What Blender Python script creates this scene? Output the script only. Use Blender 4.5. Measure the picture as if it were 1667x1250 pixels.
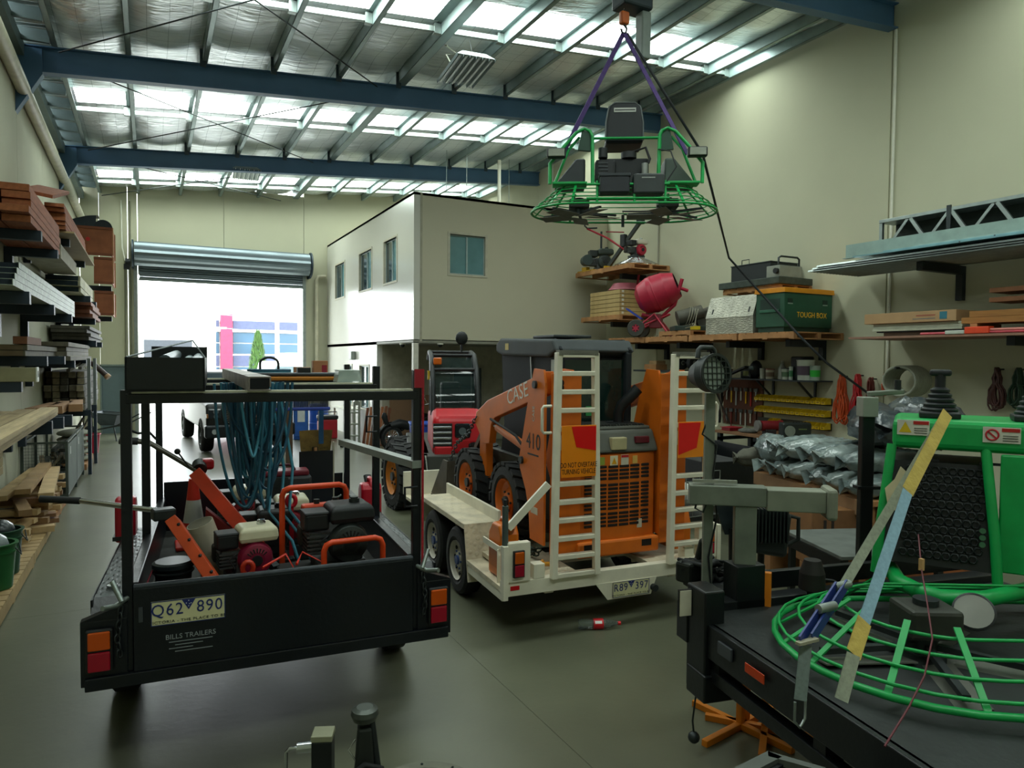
import bpy, math, random
from mathutils import Vector as V, Matrix, Quaternion
random.seed(7)
S = bpy.context.scene
COL = S.collection
for o in list(bpy.data.objects): bpy.data.objects.remove(o)
R_ = math.radians
# ---------------------------------------------------------------- camera
F, CX, CY, H = 1140.0, 833.5, 625.0, 2.3          # focal length and centre in pixels of the 1667x1250 frame, eye height
AX = V((0.88837, -0.00849, 0.45905)); AY = V((-0.45905, -0.03504, 0.88772)); AZ = V((0.00855, -0.99935, -0.03503))
def ray(px, py):
    d = V(((px-CX)/F, (py-CY)/F, 1.0)); return V((AX.dot(d), AY.dot(d), AZ.dot(d)))
def at(px, py, x=None, y=None, z=None):
    d = ray(px, py)
    t = x/d.x if x is not None else y/d.y if y is not None else (z-H)/d.z
    return V((d.x*t, d.y*t, d.z*t+H))
cam = bpy.data.cameras.new('camera'); co = bpy.data.objects.new('camera', cam); COL.objects.link(co)
cam.sensor_width = 36; cam.lens = F/1667*36; cam.clip_start = .02; cam.clip_end = 500
co.matrix_world = Matrix(((AX.x, -AX.y, -AX.z, 0), (AY.x, -AY.y, -AY.z, 0), (AZ.x, -AZ.y, -AZ.z, H), (0, 0, 0, 1)))
S.camera = co
# ---------------------------------------------------------------- light and exposure
W = bpy.data.worlds.new('sky'); S.world = W; W.use_nodes = True
bg = W.node_tree.nodes['Background']; bg.inputs[0].default_value = (.9, .98, 1, 1); bg.inputs[1].default_value = 7.0
S.view_settings.view_transform = 'Standard'; S.view_settings.look = 'None'; S.view_settings.gamma = 1
S.view_settings.exposure = 0.5; S.view_settings.use_curve_mapping = False
SKYLIGHT = 9.5
la = bpy.data.lights.new('door_daylight', 'AREA'); la.shape = 'RECTANGLE'; la.size = 4.7; la.size_y = 4.4; la.energy = 1; la.cycles.is_portal = True
lo = bpy.data.objects.new('door_daylight', la); COL.objects.link(lo); lo.location = (2.1, 24.3, 2.3); lo.rotation_euler = (R_(-90), 0, 0)
# ---------------------------------------------------------------- materials
def lin(h):
    h = h.lstrip('#'); c = [int(h[i:i+2], 16)/255 for i in (0, 2, 4)]
    return tuple((x/12.92 if x <= .04045 else ((x+.055)/1.055)**2.4) for x in c)+(1,)
MC = {}
def M(col, rough=.55, metal=0, var=.12, scale=6, bump=0, bscale=40, dirt=None, dirtamt=.5, stretch=None, spec=.5, alpha=None, trans=0, key=''):
    k = (col, rough, metal, var, scale, bump, bscale, dirt, dirtamt, stretch, spec, alpha, trans, key)
    if k in MC: return MC[k]
    m = bpy.data.materials.new('paint_'+col.strip('#')); m.use_nodes = True; nt = m.node_tree; n = nt.nodes; L = nt.links.new
    p = n['Principled BSDF']; c = lin(col)
    p.inputs['Roughness'].default_value = rough; p.inputs['Metallic'].default_value = metal; p.inputs['Specular IOR Level'].default_value = spec
    p.inputs['Base Color'].default_value = c
    if trans: p.inputs['Transmission Weight'].default_value = trans; p.inputs['IOR'].default_value = 1.35
    if alpha is not None: p.inputs['Alpha'].default_value = alpha
    if var or bump or dirt:
        tc = n.new('ShaderNodeTexCoord'); mp = n.new('ShaderNodeMapping'); L(tc.outputs['Object'], mp.inputs[0])
        if stretch: mp.inputs['Scale'].default_value = stretch
    if var or dirt:
        nz = n.new('ShaderNodeTexNoise'); nz.inputs['Scale'].default_value = scale; nz.inputs['Detail'].default_value = 6; L(mp.outputs[0], nz.inputs[0])
        cr = n.new('ShaderNodeValToRGB'); e = cr.color_ramp.elements; e[0].position = .3; e[1].position = .7
        e[0].color = tuple(x*(1-var) for x in c[:3])+(1,); e[1].color = tuple(min(1, x*(1+var)) for x in c[:3])+(1,)
        L(nz.outputs['Fac'], cr.inputs[0]); out = cr.outputs[0]
        if dirt:
            n2 = n.new('ShaderNodeTexNoise'); n2.inputs['Scale'].default_value = scale*2.3; n2.inputs['Detail'].default_value = 9; n2.inputs['Roughness'].default_value = .7; L(mp.outputs[0], n2.inputs[0])
            r2 = n.new('ShaderNodeValToRGB'); r2.color_ramp.elements[0].position = 1-dirtamt*.62-.05; r2.color_ramp.elements[1].position = 1-dirtamt*.62+.05
            L(n2.outputs['Fac'], r2.inputs[0]); mx = n.new('ShaderNodeMix'); mx.data_type = 'RGBA'
            L(r2.outputs[0], mx.inputs[0]); L(out, mx.inputs[6]); mx.inputs[7].default_value = lin(dirt); out = mx.outputs[2]
        L(out, p.inputs['Base Color'])
    if bump:
        nb = n.new('ShaderNodeTexNoise'); nb.inputs['Scale'].default_value = bscale; nb.inputs['Detail'].default_value = 5; L(mp.outputs[0], nb.inputs[0])
        bp = n.new('ShaderNodeBump'); bp.inputs['Strength'].default_value = bump; bp.inputs['Distance'].default_value = .02
        L(nb.outputs['Fac'], bp.inputs['Height']); L(bp.outputs[0], p.inputs['Normal'])
    MC[k] = m; return m
def emit(col, s):
    k = ('e', col, s)
    if k in MC: return MC[k]
    m = bpy.data.materials.new('light_'+col.strip('#')); m.use_nodes = True; p = m.node_tree.nodes['Principled BSDF']
    p.inputs['Base Color'].default_value = (.8, .8, .8, 1); p.inputs['Emission Color'].default_value = lin(col); p.inputs['Emission Strength'].default_value = s
    MC[k] = m; return m
def tread_plate(col, rough=.5, metal=0, scale=26):
    k = ('tp', col, rough, metal, scale)
    if k in MC: return MC[k]
    m = bpy.data.materials.new('tread_plate'); m.use_nodes = True; nt = m.node_tree; n = nt.nodes; L = nt.links.new; p = n['Principled BSDF']
    p.inputs['Base Color'].default_value = lin(col); p.inputs['Roughness'].default_value = rough; p.inputs['Metallic'].default_value = metal
    tc = n.new('ShaderNodeTexCoord'); hs = []
    for a in (45, -45):
        mp = n.new('ShaderNodeMapping'); mp.inputs['Rotation'].default_value = (R_(a), R_(a), R_(a)); mp.inputs['Scale'].default_value = (scale, scale*.45, scale)
        L(tc.outputs['Object'], mp.inputs[0]); v = n.new('ShaderNodeTexVoronoi'); v.inputs['Randomness'].default_value = .0; v.inputs['Scale'].default_value = 1; L(mp.outputs[0], v.inputs[0]); hs.append(v)
    mi = n.new('ShaderNodeMath'); mi.operation = 'MINIMUM'; L(hs[0].outputs[0], mi.inputs[0]); L(hs[1].outputs[0], mi.inputs[1])
    cr = n.new('ShaderNodeValToRGB'); cr.color_ramp.elements[0].position = .2; cr.color_ramp.elements[1].position = .4; cr.color_ramp.elements[0].color = (1, 1, 1, 1); cr.color_ramp.elements[1].color = (0, 0, 0, 1); L(mi.outputs[0], cr.inputs[0])
    bp = n.new('ShaderNodeBump'); bp.inputs['Strength'].default_value = .8; bp.inputs['Distance'].default_value = .004; L(cr.outputs[0], bp.inputs['Height']); L(bp.outputs[0], p.inputs['Normal'])
    nz = n.new('ShaderNodeTexNoise'); nz.inputs['Scale'].default_value = 5; nz.inputs['Detail'].default_value = 8; L(tc.outputs['Object'], nz.inputs[0])
    c2 = n.new('ShaderNodeValToRGB'); c = lin(col); c2.color_ramp.elements[0].color = tuple(x*.72 for x in c[:3])+(1,); c2.color_ramp.elements[1].color = c; c2.color_ramp.elements[0].position = .35; c2.color_ramp.elements[1].position = .6
    L(nz.outputs[0], c2.inputs[0]); L(c2.outputs[0], p.inputs['Base Color'])
    MC[k] = m; return m
# ---------------------------------------------------------------- mesh builder
class B:
    G = None
    def __init__(s): s.v = []; s.f = []; s.s = []; s.T = B.G
    def add(s, vs, fs, smooth=False):
        k = len(s.v)
        if s.T: vs = [s.T @ V(v) for v in vs]
        s.v += [tuple(v) for v in vs]; s.f += [tuple(i+k for i in f) for f in fs]; s.s += [smooth]*len(fs); return s
    def box(s, x0, x1, y0, y1, z0, z1):
        return s.add([(x, y, z) for z in (z0, z1) for y in (y0, y1) for x in (x0, x1)],
                     [(0, 2, 3, 1), (4, 5, 7, 6), (0, 1, 5, 4), (2, 6, 7, 3), (0, 4, 6, 2), (1, 3, 7, 5)])
    def cb(s, c, sx, sy, sz, rz=0, rx=0, ry=0):
        m = Matrix.Translation(V(c)) @ Matrix.Rotation(rz, 4, 'Z') @ Matrix.Rotation(ry, 4, 'Y') @ Matrix.Rotation(rx, 4, 'X'); T = s.T; s.T = (T @ m) if T else m
        s.box(-sx/2, sx/2, -sy/2, sy/2, -sz/2, sz/2); s.T = T; return s
    def hexa(s, a, b):      # two quads (4 corners each, same winding)
        return s.add(list(a)+list(b), [(3, 2, 1, 0), (4, 5, 6, 7), (0, 1, 5, 4), (1, 2, 6, 5), (2, 3, 7, 6), (3, 0, 4, 7)])
    def bar(s, p, q, w, h=None, up=(0, 0, 1)):
        p, q = V(p), V(q); h = h or w; d = (q-p).normalized(); u = V(up)
        if abs(d.dot(u)) > .98: u = V((0, 1, 0)) if abs(d.y) < .9 else V((1, 0, 0))
        r = d.cross(u).normalized(); u = r.cross(d)
        o = [r*(-w/2)+u*(-h/2), r*(w/2)+u*(-h/2), r*(w/2)+u*(h/2), r*(-w/2)+u*(h/2)]
        return s.hexa([p+k for k in o], [q+k for k in o])
    def prism(s, poly, axis, a, b):   # 2-D polygon extruded along an axis
        f = {'x': lambda u, w, t: (t, u, w), 'y': lambda u, w, t: (u, t, w), 'z': lambda u, w, t: (u, w, t)}[axis]; n = len(poly)
        return s.add([f(u, w, a) for u, w in poly]+[f(u, w, b) for u, w in poly], [tuple(range(n))[::-1], tuple(range(n, 2*n))]+[(i, (i+1) % n, n+(i+1) % n, n+i) for i in range(n)])
    def tube(s, pts, r, n=8, closed=False):
        pts = [V(p) for p in pts]; N = len(pts); rr = r if isinstance(r, (list, tuple)) else [r]*N
        vs = []; t0 = None; u = None
        for i, p in enumerate(pts):
            a = pts[(i-1) % N] if (closed or i > 0) else p; b = pts[(i+1) % N] if (closed or i < N-1) else p
            t = (b-a).normalized()
            if u is None: u = t.orthogonal().normalized()
            else:
                u = u-t*u.dot(t); u = u.normalized() if u.length > 1e-6 else t.orthogonal().normalized()
            w = t.cross(u)
            vs += [p+(u*math.cos(2*math.pi*k/n)+w*math.sin(2*math.pi*k/n))*rr[i] for k in range(n)]
        fs = [(i*n+k, i*n+(k+1) % n, ((i+1) % N)*n+(k+1) % n, ((i+1) % N)*n+k) for i in range(N if closed else N-1) for k in range(n)]
        s.add(vs, fs, True)
        if not closed: s.add(vs[:n], [tuple(range(n))[::-1]]); s.add(vs[-n:], [tuple(range(n))])
        return s
    def cyl(s, p, q, r, r2=None, n=16): return s.tube([p, q], [r, r if r2 is None else r2], n)
    def lathe(s, prof, o=(0, 0, 0), axis='z', n=24, smooth=True):
        o = V(o); f = {'z': lambda r, h, a: V((r*math.cos(a), r*math.sin(a), h)), 'x': lambda r, h, a: V((h, r*math.cos(a), r*math.sin(a))), 'y': lambda r, h, a: V((r*math.sin(a), h, r*math.cos(a)))}[axis]
        for (r0, h0), (r1, h1) in zip(prof, prof[1:]):
            vs = [o+f(r, h, 2*math.pi*k/n) for r, h in ((r0, h0), (r1, h1)) for k in range(n)]
            s.add(vs, [(k, (k+1) % n, n+(k+1) % n, n+k) for k in range(n)], smooth)
        return s
    def ball(s, c, rx, ry=None, rz=None, n=12):
        ry = ry or rx; rz = rz or rx; c = V(c); m = n//2; vs = []
        for i in range(m+1):
            a = math.pi*i/m
            vs += [c+V((rx*math.sin(a)*math.cos(2*math.pi*k/n), ry*math.sin(a)*math.sin(2*math.pi*k/n), rz*math.cos(a))) for k in range(n)]
        return s.add(vs, [(i*n+k, (i+1)*n+k, (i+1)*n+(k+1) % n, i*n+(k+1) % n) for i in range(m) for k in range(n)], True)
    def grid(s, fn, nu, nv, smooth=True, th=0):
        vs = [V(fn(i/nu, j/nv)) for j in range(nv+1) for i in range(nu+1)]
        fs = [(j*(nu+1)+i, j*(nu+1)+i+1, (j+1)*(nu+1)+i+1, (j+1)*(nu+1)+i) for j in range(nv) for i in range(nu)]
        return s.add(vs, fs, smooth)
    def ob(s, name, mat, parent=None, bev=0, seg=2):
        me = bpy.data.meshes.new(name); me.from_pydata(s.v, [], s.f); me.polygons.foreach_set('use_smooth', s.s); me.materials.append(mat)
        import bmesh as _b
        bm = _b.new(); bm.from_mesh(me); _b.ops.recalc_face_normals(bm, faces=bm.faces); bm.to_mesh(me); bm.free()
        return mk(name, me, parent, bev, seg)
def mk(name, me, parent=None, bev=0, seg=2):
    o = bpy.data.objects.new(name, me); COL.objects.link(o)
    if parent: o.parent = parent
    if bev:
        b = o.modifiers.new('bevel', 'BEVEL'); b.width = bev; b.segments = seg; b.limit_method = 'ANGLE'; b.angle_limit = R_(40)
    return o
def tag(o, label, cat, group=None):
    o['label'] = label; o['category'] = cat
    if group: o['group'] = group
    return o
def thing(name, label, cat, loc=(0, 0, 0), rz=0, group=None, rx=0, ry=0):
    o = bpy.data.objects.new(name, None); o.empty_display_size = .1; COL.objects.link(o); o.location = loc; o.rotation_euler = (rx, ry, rz); return tag(o, label, cat, group)
def struct(o): o['kind'] = 'structure'; return o
def root(name):
    o = bpy.data.objects.new(name, None); COL.objects.link(o); return struct(o)
def bx(name, mat, parent, x0, x1, y0, y1, z0, z1, bev=0): return B().box(x0, x1, y0, y1, z0, z1).ob(name, mat, parent, bev)
def dup(o, parent=None, loc=None, rot=None, **props):
    c = o.copy(); COL.objects.link(c); c.parent = parent
    if loc is not None: c.location = loc
    if rot is not None: c.rotation_euler = rot
    for k, v in props.items(): c[k] = v
    for ch in list(o.children): dup(ch, c)
    return c
def text(name, s, size, mat, parent, loc, rot, th=.001, sx=1, align='CENTER', sp=1):
    c = bpy.data.curves.new(name, 'FONT'); c.body = s; c.size = size; c.extrude = th; c.align_x = align; c.align_y = 'CENTER'; c.resolution_u = 3; c.space_character = sp
    t = bpy.data.objects.new('tmp', c); COL.objects.link(t); bpy.context.view_layer.update()
    me = bpy.data.meshes.new_from_object(t.evaluated_get(bpy.context.evaluated_depsgraph_get())); bpy.data.objects.remove(t)
    me.materials.clear(); me.materials.append(mat)
    o = mk(name, me, parent); o.location = loc; o.rotation_euler = rot; o.scale = (sx, 1, 1); return o
def arc(c, r, a0, a1, n, plane='xy'):
    out = []
    for i in range(n+1):
        a = R_(a0+(a1-a0)*i/n); u, w = r*math.cos(a), r*math.sin(a)
        out.append((c[0]+u, c[1]+w, c[2]) if plane == 'xy' else (c[0]+u, c[1], c[2]+w) if plane == 'xz' else (c[0], c[1]+u, c[2]+w))
    return out
ORD = ['first', 'second', 'third', 'fourth', 'fifth', 'sixth', 'seventh', 'eighth', 'ninth', 'tenth', 'eleventh', 'twelfth', 'thirteenth', 'fourteenth', 'fifteenth']
def rnd(a, b): return random.uniform(a, b)
# common materials
GALV = M('#9aa3a0', .4, .85, .12, 9); STEELBLUE = M('#2c3c46', .5, 0, .1, 3); BLACK = M('#101518', .5, 0, .2, 8); RUBBER = M('#17191a', .75, 0, .25, 12, .15, 60)
BLACKP = M('#0d1216', .38, 0, .25, 9, .06, 30); WHITE = M('#d9d8c8', .5, 0, .08, 5); CHROME = M('#c8ccd0', .2, 1, 0); DKSTEEL = M('#3a3f40', .45, .7, .2, 10)
CREAM = M('#cfc9ac', .45, 0, .1, 6); ORANGE = M('#e2480f', .4, 0, .12, 5); RED = M('#b8101c', .4, 0, .12, 6); GREEN = M('#0f9a4a', .38, 0, .12, 7)
ALU = M('#b9bcb6', .35, .9, .08, 20); YEL = M('#c9a20e', .45, 0, .12, 6); GLASSD = M('#16262a', .08, 0, .1, 2)
TIMBER = M('#a98a62', .75, 0, .22, 3, .2, 25, stretch=(9, 1, 9)); TIMBERX = M('#a98a62', .75, 0, .22, 3, .2, 25, stretch=(1, 9, 9)); REDWOOD = M('#8a4a2c', .75, 0, .25, 3, .2, 25, stretch=(9, 1, 9))
GREYWOOD = M('#5d5a50', .8, 0, .3, 3, .25, 25, stretch=(9, 1, 9)); PALLETW = M('#a5764a', .8, 0, .25, 4, .2, 25)
# ================================================================ the hall
XL, XR, YB, YF, XO, YO, ZO, ZF = -1.78, 10.62, 23.9, -4.6, 5.33, 15.2, 6.07, 2.69
ZT = lambda x: 7.17+.08*x            # rafter top = purlin seat
FR = [-4.2, 1.6, 7.35, 13.12, 18.87]       # portal frames
CONC = M('#5d5f4d', .34, 0, .16, 1.1, .05, 18, dirt='#484937', dirtamt=.42)
WALLC = M('#bab99f', .85, 0, .03, 1.2, .04, 60); OFFC = M('#c4bfa8', .55, 0, .02, 1, .02, 80)
fl = root('floor')
bx('slab_base', M('#4a4b44', .9), fl, XL-.3, XR+.3, YF-.3, YB+.25, -.3, -.02)
ys = [YF-.2, 2.1, 7.35, 13.12, 18.87, YB+.2]; xs = [XL-.2, 2.2, 6.4, XR+.2]
for i in range(5):
    for j in range(3): bx('concrete_slab', CONC, fl, xs[j]+.0015, xs[j+1]-.0015, ys[i]+.0015, ys[i+1]-.0015, -.02, 0)
def wallpanels(nm, mat, x0, x1, cuts, z1):
    w = root(nm)
    for a, b in zip(cuts, cuts[1:]): bx('wall_panel', mat, w, x0, x1, a+.008, b-.008, 0, z1, .006)
    bx('wall_backing', M('#77745f', .9), w, min(x0, x1)+(.03 if x0 < 0 else .04) if False else x0+(.12 if x0 > 0 else -.02), x1+(.02 if x0 > 0 else -.12), cuts[0], cuts[-1], 0, z1)
    return w
wr = wallpanels('wall_right', WALLC, XR, XR+.15, [YF]+FR[1:]+[YB], 8.3)
wl = wallpanels('wall_left', M('#b3b49f', .85, 0, .05, 1.2, .05, 60), XL-.15, XL, [YF]+[1.6, 4.5, 7.35, 10.2, 13.12, 16, 18.87, 21.4]+[YB], 7.1)
# conduit on the right wall seams
cd = B().cyl((XR-.02, 7.28, 2), (XR-.02, 7.28, 7.6), .02, n=8).ob('conduit', WHITE); tag(cd, 'white vertical conduit on the right wall below the near roof beam', 'conduit')
cd = B().cyl((XR-.02, 13.1, 2.9), (XR-.02, 13.1, 7.6), .018, n=8).ob('conduit', M('#8f8d7c')); tag(cd, 'thin grey conduit on the right wall behind the hanging green machine', 'conduit')
# back wall around the roller door
OX0, OX1, OZ = -.3, 4.56, 4.75
wb = root('wall_back')
for a, b, c, d in [(XL, -1.3, 0, 7.6), (-.56, OX0, 0, 7.6), (-1.3, -.56, 2.02, 7.6), (OX0, 2.1, OZ, 7.6), (2.1, OX1, OZ, 7.6), (OX1, XR, 0, 8.3)]:
    bx('wall_panel', WALLC, wb, a+.006, b-.006, YB, YB+.2, c, d, .004)
wf = root('wall_front'); bx('wall_panel', WALLC, wf, XL, XR, YF-.2, YF, 0, 8.3)
# pedestrian door
d1 = root('door_1'); GD = M('#5d6f74', .5, 0, .05)
bx('door_leaf', GD, d1, -1.28, -.58, YB+.03, YB+.08, 0, 2.0); B().box(-1.31, -1.27, YB-.03, YB+.1, 0, 2.04).box(-.59, -.55, YB-.03, YB+.1, 0, 2.04).box(-1.31, -.55, YB-.03, YB+.1, 2.0, 2.05).ob('door_frame', M('#6f7c78'), d1)
B().cyl((-.68, YB+.03, 1.0), (-.68, YB-.04, 1.0), .02, n=8).cyl((-.68, YB-.04, 1.0), (-.8, YB-.04, 1.0), .012, n=8).ob('door_handle', CHROME, d1)
# roller door, rolled most of the way up
rd = thing('roller_door', 'grey steel roller door rolled up above the bright opening', 'roller door', (0, YB, 4.6))
RG = M('#7d8a90', .4, .5, .08, 4, stretch=(.3, 4, 40))
b = B(); N = 26
for k in range(N):
    a0, a1 = 2*math.pi*k/N, 2*math.pi*(k+1)/N; r0, r1 = (.36, .33) if k % 2 else (.33, .36)
    b.add([(x, -.42+r*math.cos(a), .72+r*math.sin(a)) for x in (-.38, 4.64) for r, a in ((r0, a0), (r1, a1))], [(0, 2, 3, 1)])
b.ob('shutter_roll', RG, rd)
for k in range(10):
    z = .02+k*.075
    B().add([(x, y, zz) for x in (-.26, 4.52) for y, zz in ((-.05, z), (-.10, z+.02), (-.10, z+.055), (-.05, z+.073))], [(0, 4, 5, 1), (1, 5, 6, 2), (2, 6, 7, 3)]).ob('shutter_slat', RG, rd)
B().box(-.28, 4.54, -.11, -.04, -.03, .03).ob('bottom_rail', GALV, rd)
for x in (-.45, 4.66): B().cyl((x, -.42, .72), (x+.05, -.42, .72), .4, n=20).box(x, x+.05, -.42, .0, .3, 1.1).ob('end_plate', STEELBLUE, rd)
for x in (-.36, 4.55): B().box(x-.05, x+.05, -.12, -.003, -4.58, .5).ob('guide_rail', GALV, rd)
B().cyl((-.62, -.3, .45), (-.48, -.3, .45), .12, n=14).box(-.66, -.5, -.4, -.2, .25, .4).ob('chain_motor', BLACK, rd)
B().tube([(-.62, -.3, .5), (-.7, -.1, .9), (-.72, -.03, 2.3)], .02, 6).ob('motor_conduit', WHITE, rd)
for k, x in enumerate((-.5, -.64)):
    o = B().cyl((x, YB-.03, .1), (x, YB-.03, 5.2 if k else 6.9), .022, n=8).ob('conduit', M('#7d7c68', .8)); tag(o, ['grey conduit running up beside the left of the roller door', 'grey conduit, next left of the door guide, short'][k], 'conduit')
# downpipes on the back wall, right of the door
o = B().tube([(4.95, YB-.1, .05), (4.95, YB-.1, 4.9)]+[(5.0, YB-.1, 5.0), (5.15, YB-.1, 5.02), (5.25, YB-.1, 5.02)], .06, 10).ob('downpipe', M('#c9c4ab')); tag(o, 'cream downpipe with elbow between roller door and office', 'downpipe')
o = B().cyl((4.85, YB-.06, .05), (4.85, YB-.06, 2.2), .03, n=8).ob('wall_pipe', M('#b9b49c')); tag(o, 'thin cream pipe low beside the cream downpipe', 'pipe')
o = B().tube([(XL+.1, y, 6.36-.03*(y-13)*.6) for y in (0, 6, 13, 20, YB-.35)]+[(XL+.16, YB-.12, 5.8), (XL+.16, YB-.12, 5.2)], .1, 12).ob('drain_pipe', M('#b9b8a2', .5)); tag(o, 'cream drain pipe running high along the left wall under the eave', 'drain pipe')
# ---- office block
of = root('wall_office')
def wallx(nm, x0, x1, y0, y1, z0, z1, holes, axis, mat, par):
    # a wall slab with rectangular holes; axis = direction it runs in
    a0, a1 = (y0, y1) if axis == 'y' else (x0, x1); b = B()
    def put(a, c, p, q):
        if c-a > 1e-4 and q-p > 1e-4: b.box(x0, x1, a, c, p, q) if axis == 'y' else b.box(a, c, y0, y1, p, q)
    cur = a0
    for h0, h1, p, q in sorted(holes): put(cur, h0, z0, z1); put(h0, h1, z0, p); put(h0, h1, q, z1); cur = h1
    put(cur, a1, z0, z1); return b.ob(nm, mat, par)
WINY = [(16.43, 17.49), (18.6, 19.85), (21.55, 22.75)]; GLW = M('#d3d2c8', .2, 0, .02, 1, .02, 30, spec=.7)
wallx('side_wall', XO, XO+.15, YO, YB, ZF, ZO, [(a, b, 4.2, 5.25) for a, b in WINY], 'y', GLW, of)
wallx('front_wall', XO+.15, XR, YO, YO+.15, ZF, ZO, [(6.2, 7.12, 4.28, 5.2)], 'x', OFFC, of)
wallx('lower_side_wall', XO, XO+.15, 18.1, YB, 0, ZF, [(18.85, 19.8, .9, 2.08), (20.65, 21.6, .9, 2.08)], 'y', GLW, of)
bx('recess_back_wall', M('#a9a593', .8), of, XO+.15, XR, 18.1, 18.25, 0, ZF)
bx('office_floor_slab', M('#8d8b7f', .8), of, XO, XR, YO, YB, ZF-.03, ZF+.05); bx('office_roof_slab', M('#8d8b7f', .8), of, XO, XR, YO, YB, ZO-.06, ZO)
bx('corner_column', M('#cfccbe', .5), of, XO, XO+.12, YO, YO+.12, 0, ZF); bx('corner_trim', M('#a9a592'), of, XO+.15, XO+.2, YO-.01, YO+.02, ZF, ZO)
B().box(XO-.006, XO, YO, 18.1, ZF-.01, ZF+.03).box(XO, XR, YO-.006, YO, ZF-.01, ZF+.03).ob('soffit_trim', M('#8a897c'), of)
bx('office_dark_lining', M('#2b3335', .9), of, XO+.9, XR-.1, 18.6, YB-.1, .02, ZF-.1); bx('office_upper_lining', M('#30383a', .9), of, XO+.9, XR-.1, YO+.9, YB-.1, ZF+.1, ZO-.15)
def window(n, axis, a0, a1, z0, z1, c, deep):
    w = root('window_%d' % n); t = .05
    def bb(nm, m, p0, p1, q0, q1, d0, d1):
        return bx(nm, m, w, c+d0, c+d1, p0, p1, q0, q1, .004) if axis == 'y' else bx(nm, m, w, p0, p1, c+d0, c+d1, q0, q1, .004)
    FR_ = M('#bdb9a6'); AL = M('#9fb0b0', .4, .3)
    for nm, p0, p1, q0, q1 in (('frame_side', a0-t, a0+.01, z0-t, z1+t), ('frame_side', a1-.01, a1+t, z0-t, z1+t), ('window_sill', a0, a1, z0-t, z0), ('frame_head', a0, a1, z1, z1+t)): bb(nm, FR_, p0, p1, q0, q1, -.015, .1)
    m = (a0+a1)/2; g = M('#5f8a90', .1, 0, .12, 3)
    bb('pane', g, a0, m, z0, z1, .08, .09); bb('pane', g if n == 1 else M('#2a3d42', .1), m, a1, z0, z1, .06, .07)
    B_ = [(a0, a0+.035), (m-.02, m+.02), (a1-.035, a1)]
    for p, q in B_: bb('stile', AL, p, q, z0, z1, .05, .1)
    for p, q in ((z0, z0+.03), (z1-.03, z1)): bb('rail', AL, a0, a1, p, q, .05, .1)
window(1, 'x', 6.2, 7.12, 4.28, 5.2, YO, 0)
for k, (a, b_) in enumerate(WINY): window(k+2, 'y', a, b_, 4.2, 5.25, XO, 0)
window(5, 'y', 18.85, 19.8, .9, 2.08, XO, 0); window(6, 'y', 20.65, 21.6, .9, 2.08, XO, 0)
d2 = root('door_2'); bx('door_leaf', M('#39474a', .5), d2, 7.5, 8.35, 18.05, 18.09, 0, 2.05); B().box(7.43, 7.5, 18.02, 18.1, 0, 2.1).box(8.35, 8.42, 18.02, 18.1, 0, 2.1).box(7.43, 8.42, 18.02, 18.1, 2.05, 2.12).ob('door_frame', M('#9d9a8a'), d2)
for k, (x, y) in enumerate(((5.27, 16.0), (5.9, 15.15))):
    t = thing('security_camera', ['dome camera under the soffit, left of the white column', 'dome camera under the soffit, right of the white column'][k], 'camera', (x+.1, y+.1, ZF-.03)); B().cyl((0, 0, 0), (0, 0, -.03), .07).ob('base', WHITE, t); B().ball((0, 0, -.04), .055).ob('dome', BLACK, t)
t = thing('wall_box', 'small grey switch box high on the lower office wall', 'box', (XO, 20.4, 2.25)); B().box(-.12, -.002, -.15, .15, 0, .25).ob('housing', M('#9aa39c', .4), t, .02); B().box(-.13, -.12, -.13, .13, .02, .23).ob('cover', M('#aab2aa', .4), t, .01)
# ---- roof
ce = root('ceiling'); RB = M('#466a8c', .5, 0, .08, 2)
for y in FR:
    for x0, x1 in ((XL, XR),):
        b = B(); z0, z1 = ZT(x0), ZT(x1); D = .40
        for dz0, dz1, w in ((-D, -D+.02, .17), (-.02, 0, .17), (-D, 0, .012)):
            b.hexa([(x0, y-w/2, z0+dz0), (x1, y-w/2, z1+dz0), (x1, y+w/2, z1+dz0), (x0, y+w/2, z0+dz0)], [(x0, y-w/2, z0+dz1), (x1, y-w/2, z1+dz1), (x1, y+w/2, z1+dz1), (x0, y+w/2, z0+dz1)])
        b.ob('rafter', RB, ce)
        B().add([(-XL*0+XL, y+s, z) for s in (-.09, .09) for z in (6.0, 7.0)]+[(XL+.35, y+s, z) for s in (-.09, .09) for z in (6.62, 7.0)], [(0, 1, 3, 2), (4, 6, 7, 5), (0, 4, 5, 1), (2, 3, 7, 6), (0, 2, 6, 4), (1, 5, 7, 3)]).ob('haunch', RB, ce)
PX = [-1.3]+[-.3+1.13*i for i in range(10)]+[10.42]; PG = M('#8fa09f', .45, .45, .1, 4)
STR = [(-1.6, -.8), (4.1, 4.95), (9.85, 10.68), (15.45, 16.28), (21.9, 22.75)]
def zz(x, d): return ZT(x)+d
for i, x in enumerate(PX):
    b = B(); w = .075 if i != 5 else .16
    b.box(x-.004, x+.004, YF, YB, zz(x, 0), zz(x, .2)).box(x-.004, x+w, YF, YB, zz(x, 0), zz(x, .006)).box(x-w, x+.004, YF, YB, zz(x, .194), zz(x, .2)).box(x+w-.004, x+w, YF, YB, zz(x, 0), zz(x, .02)); b.ob('purlin', PG, ce)
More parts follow.
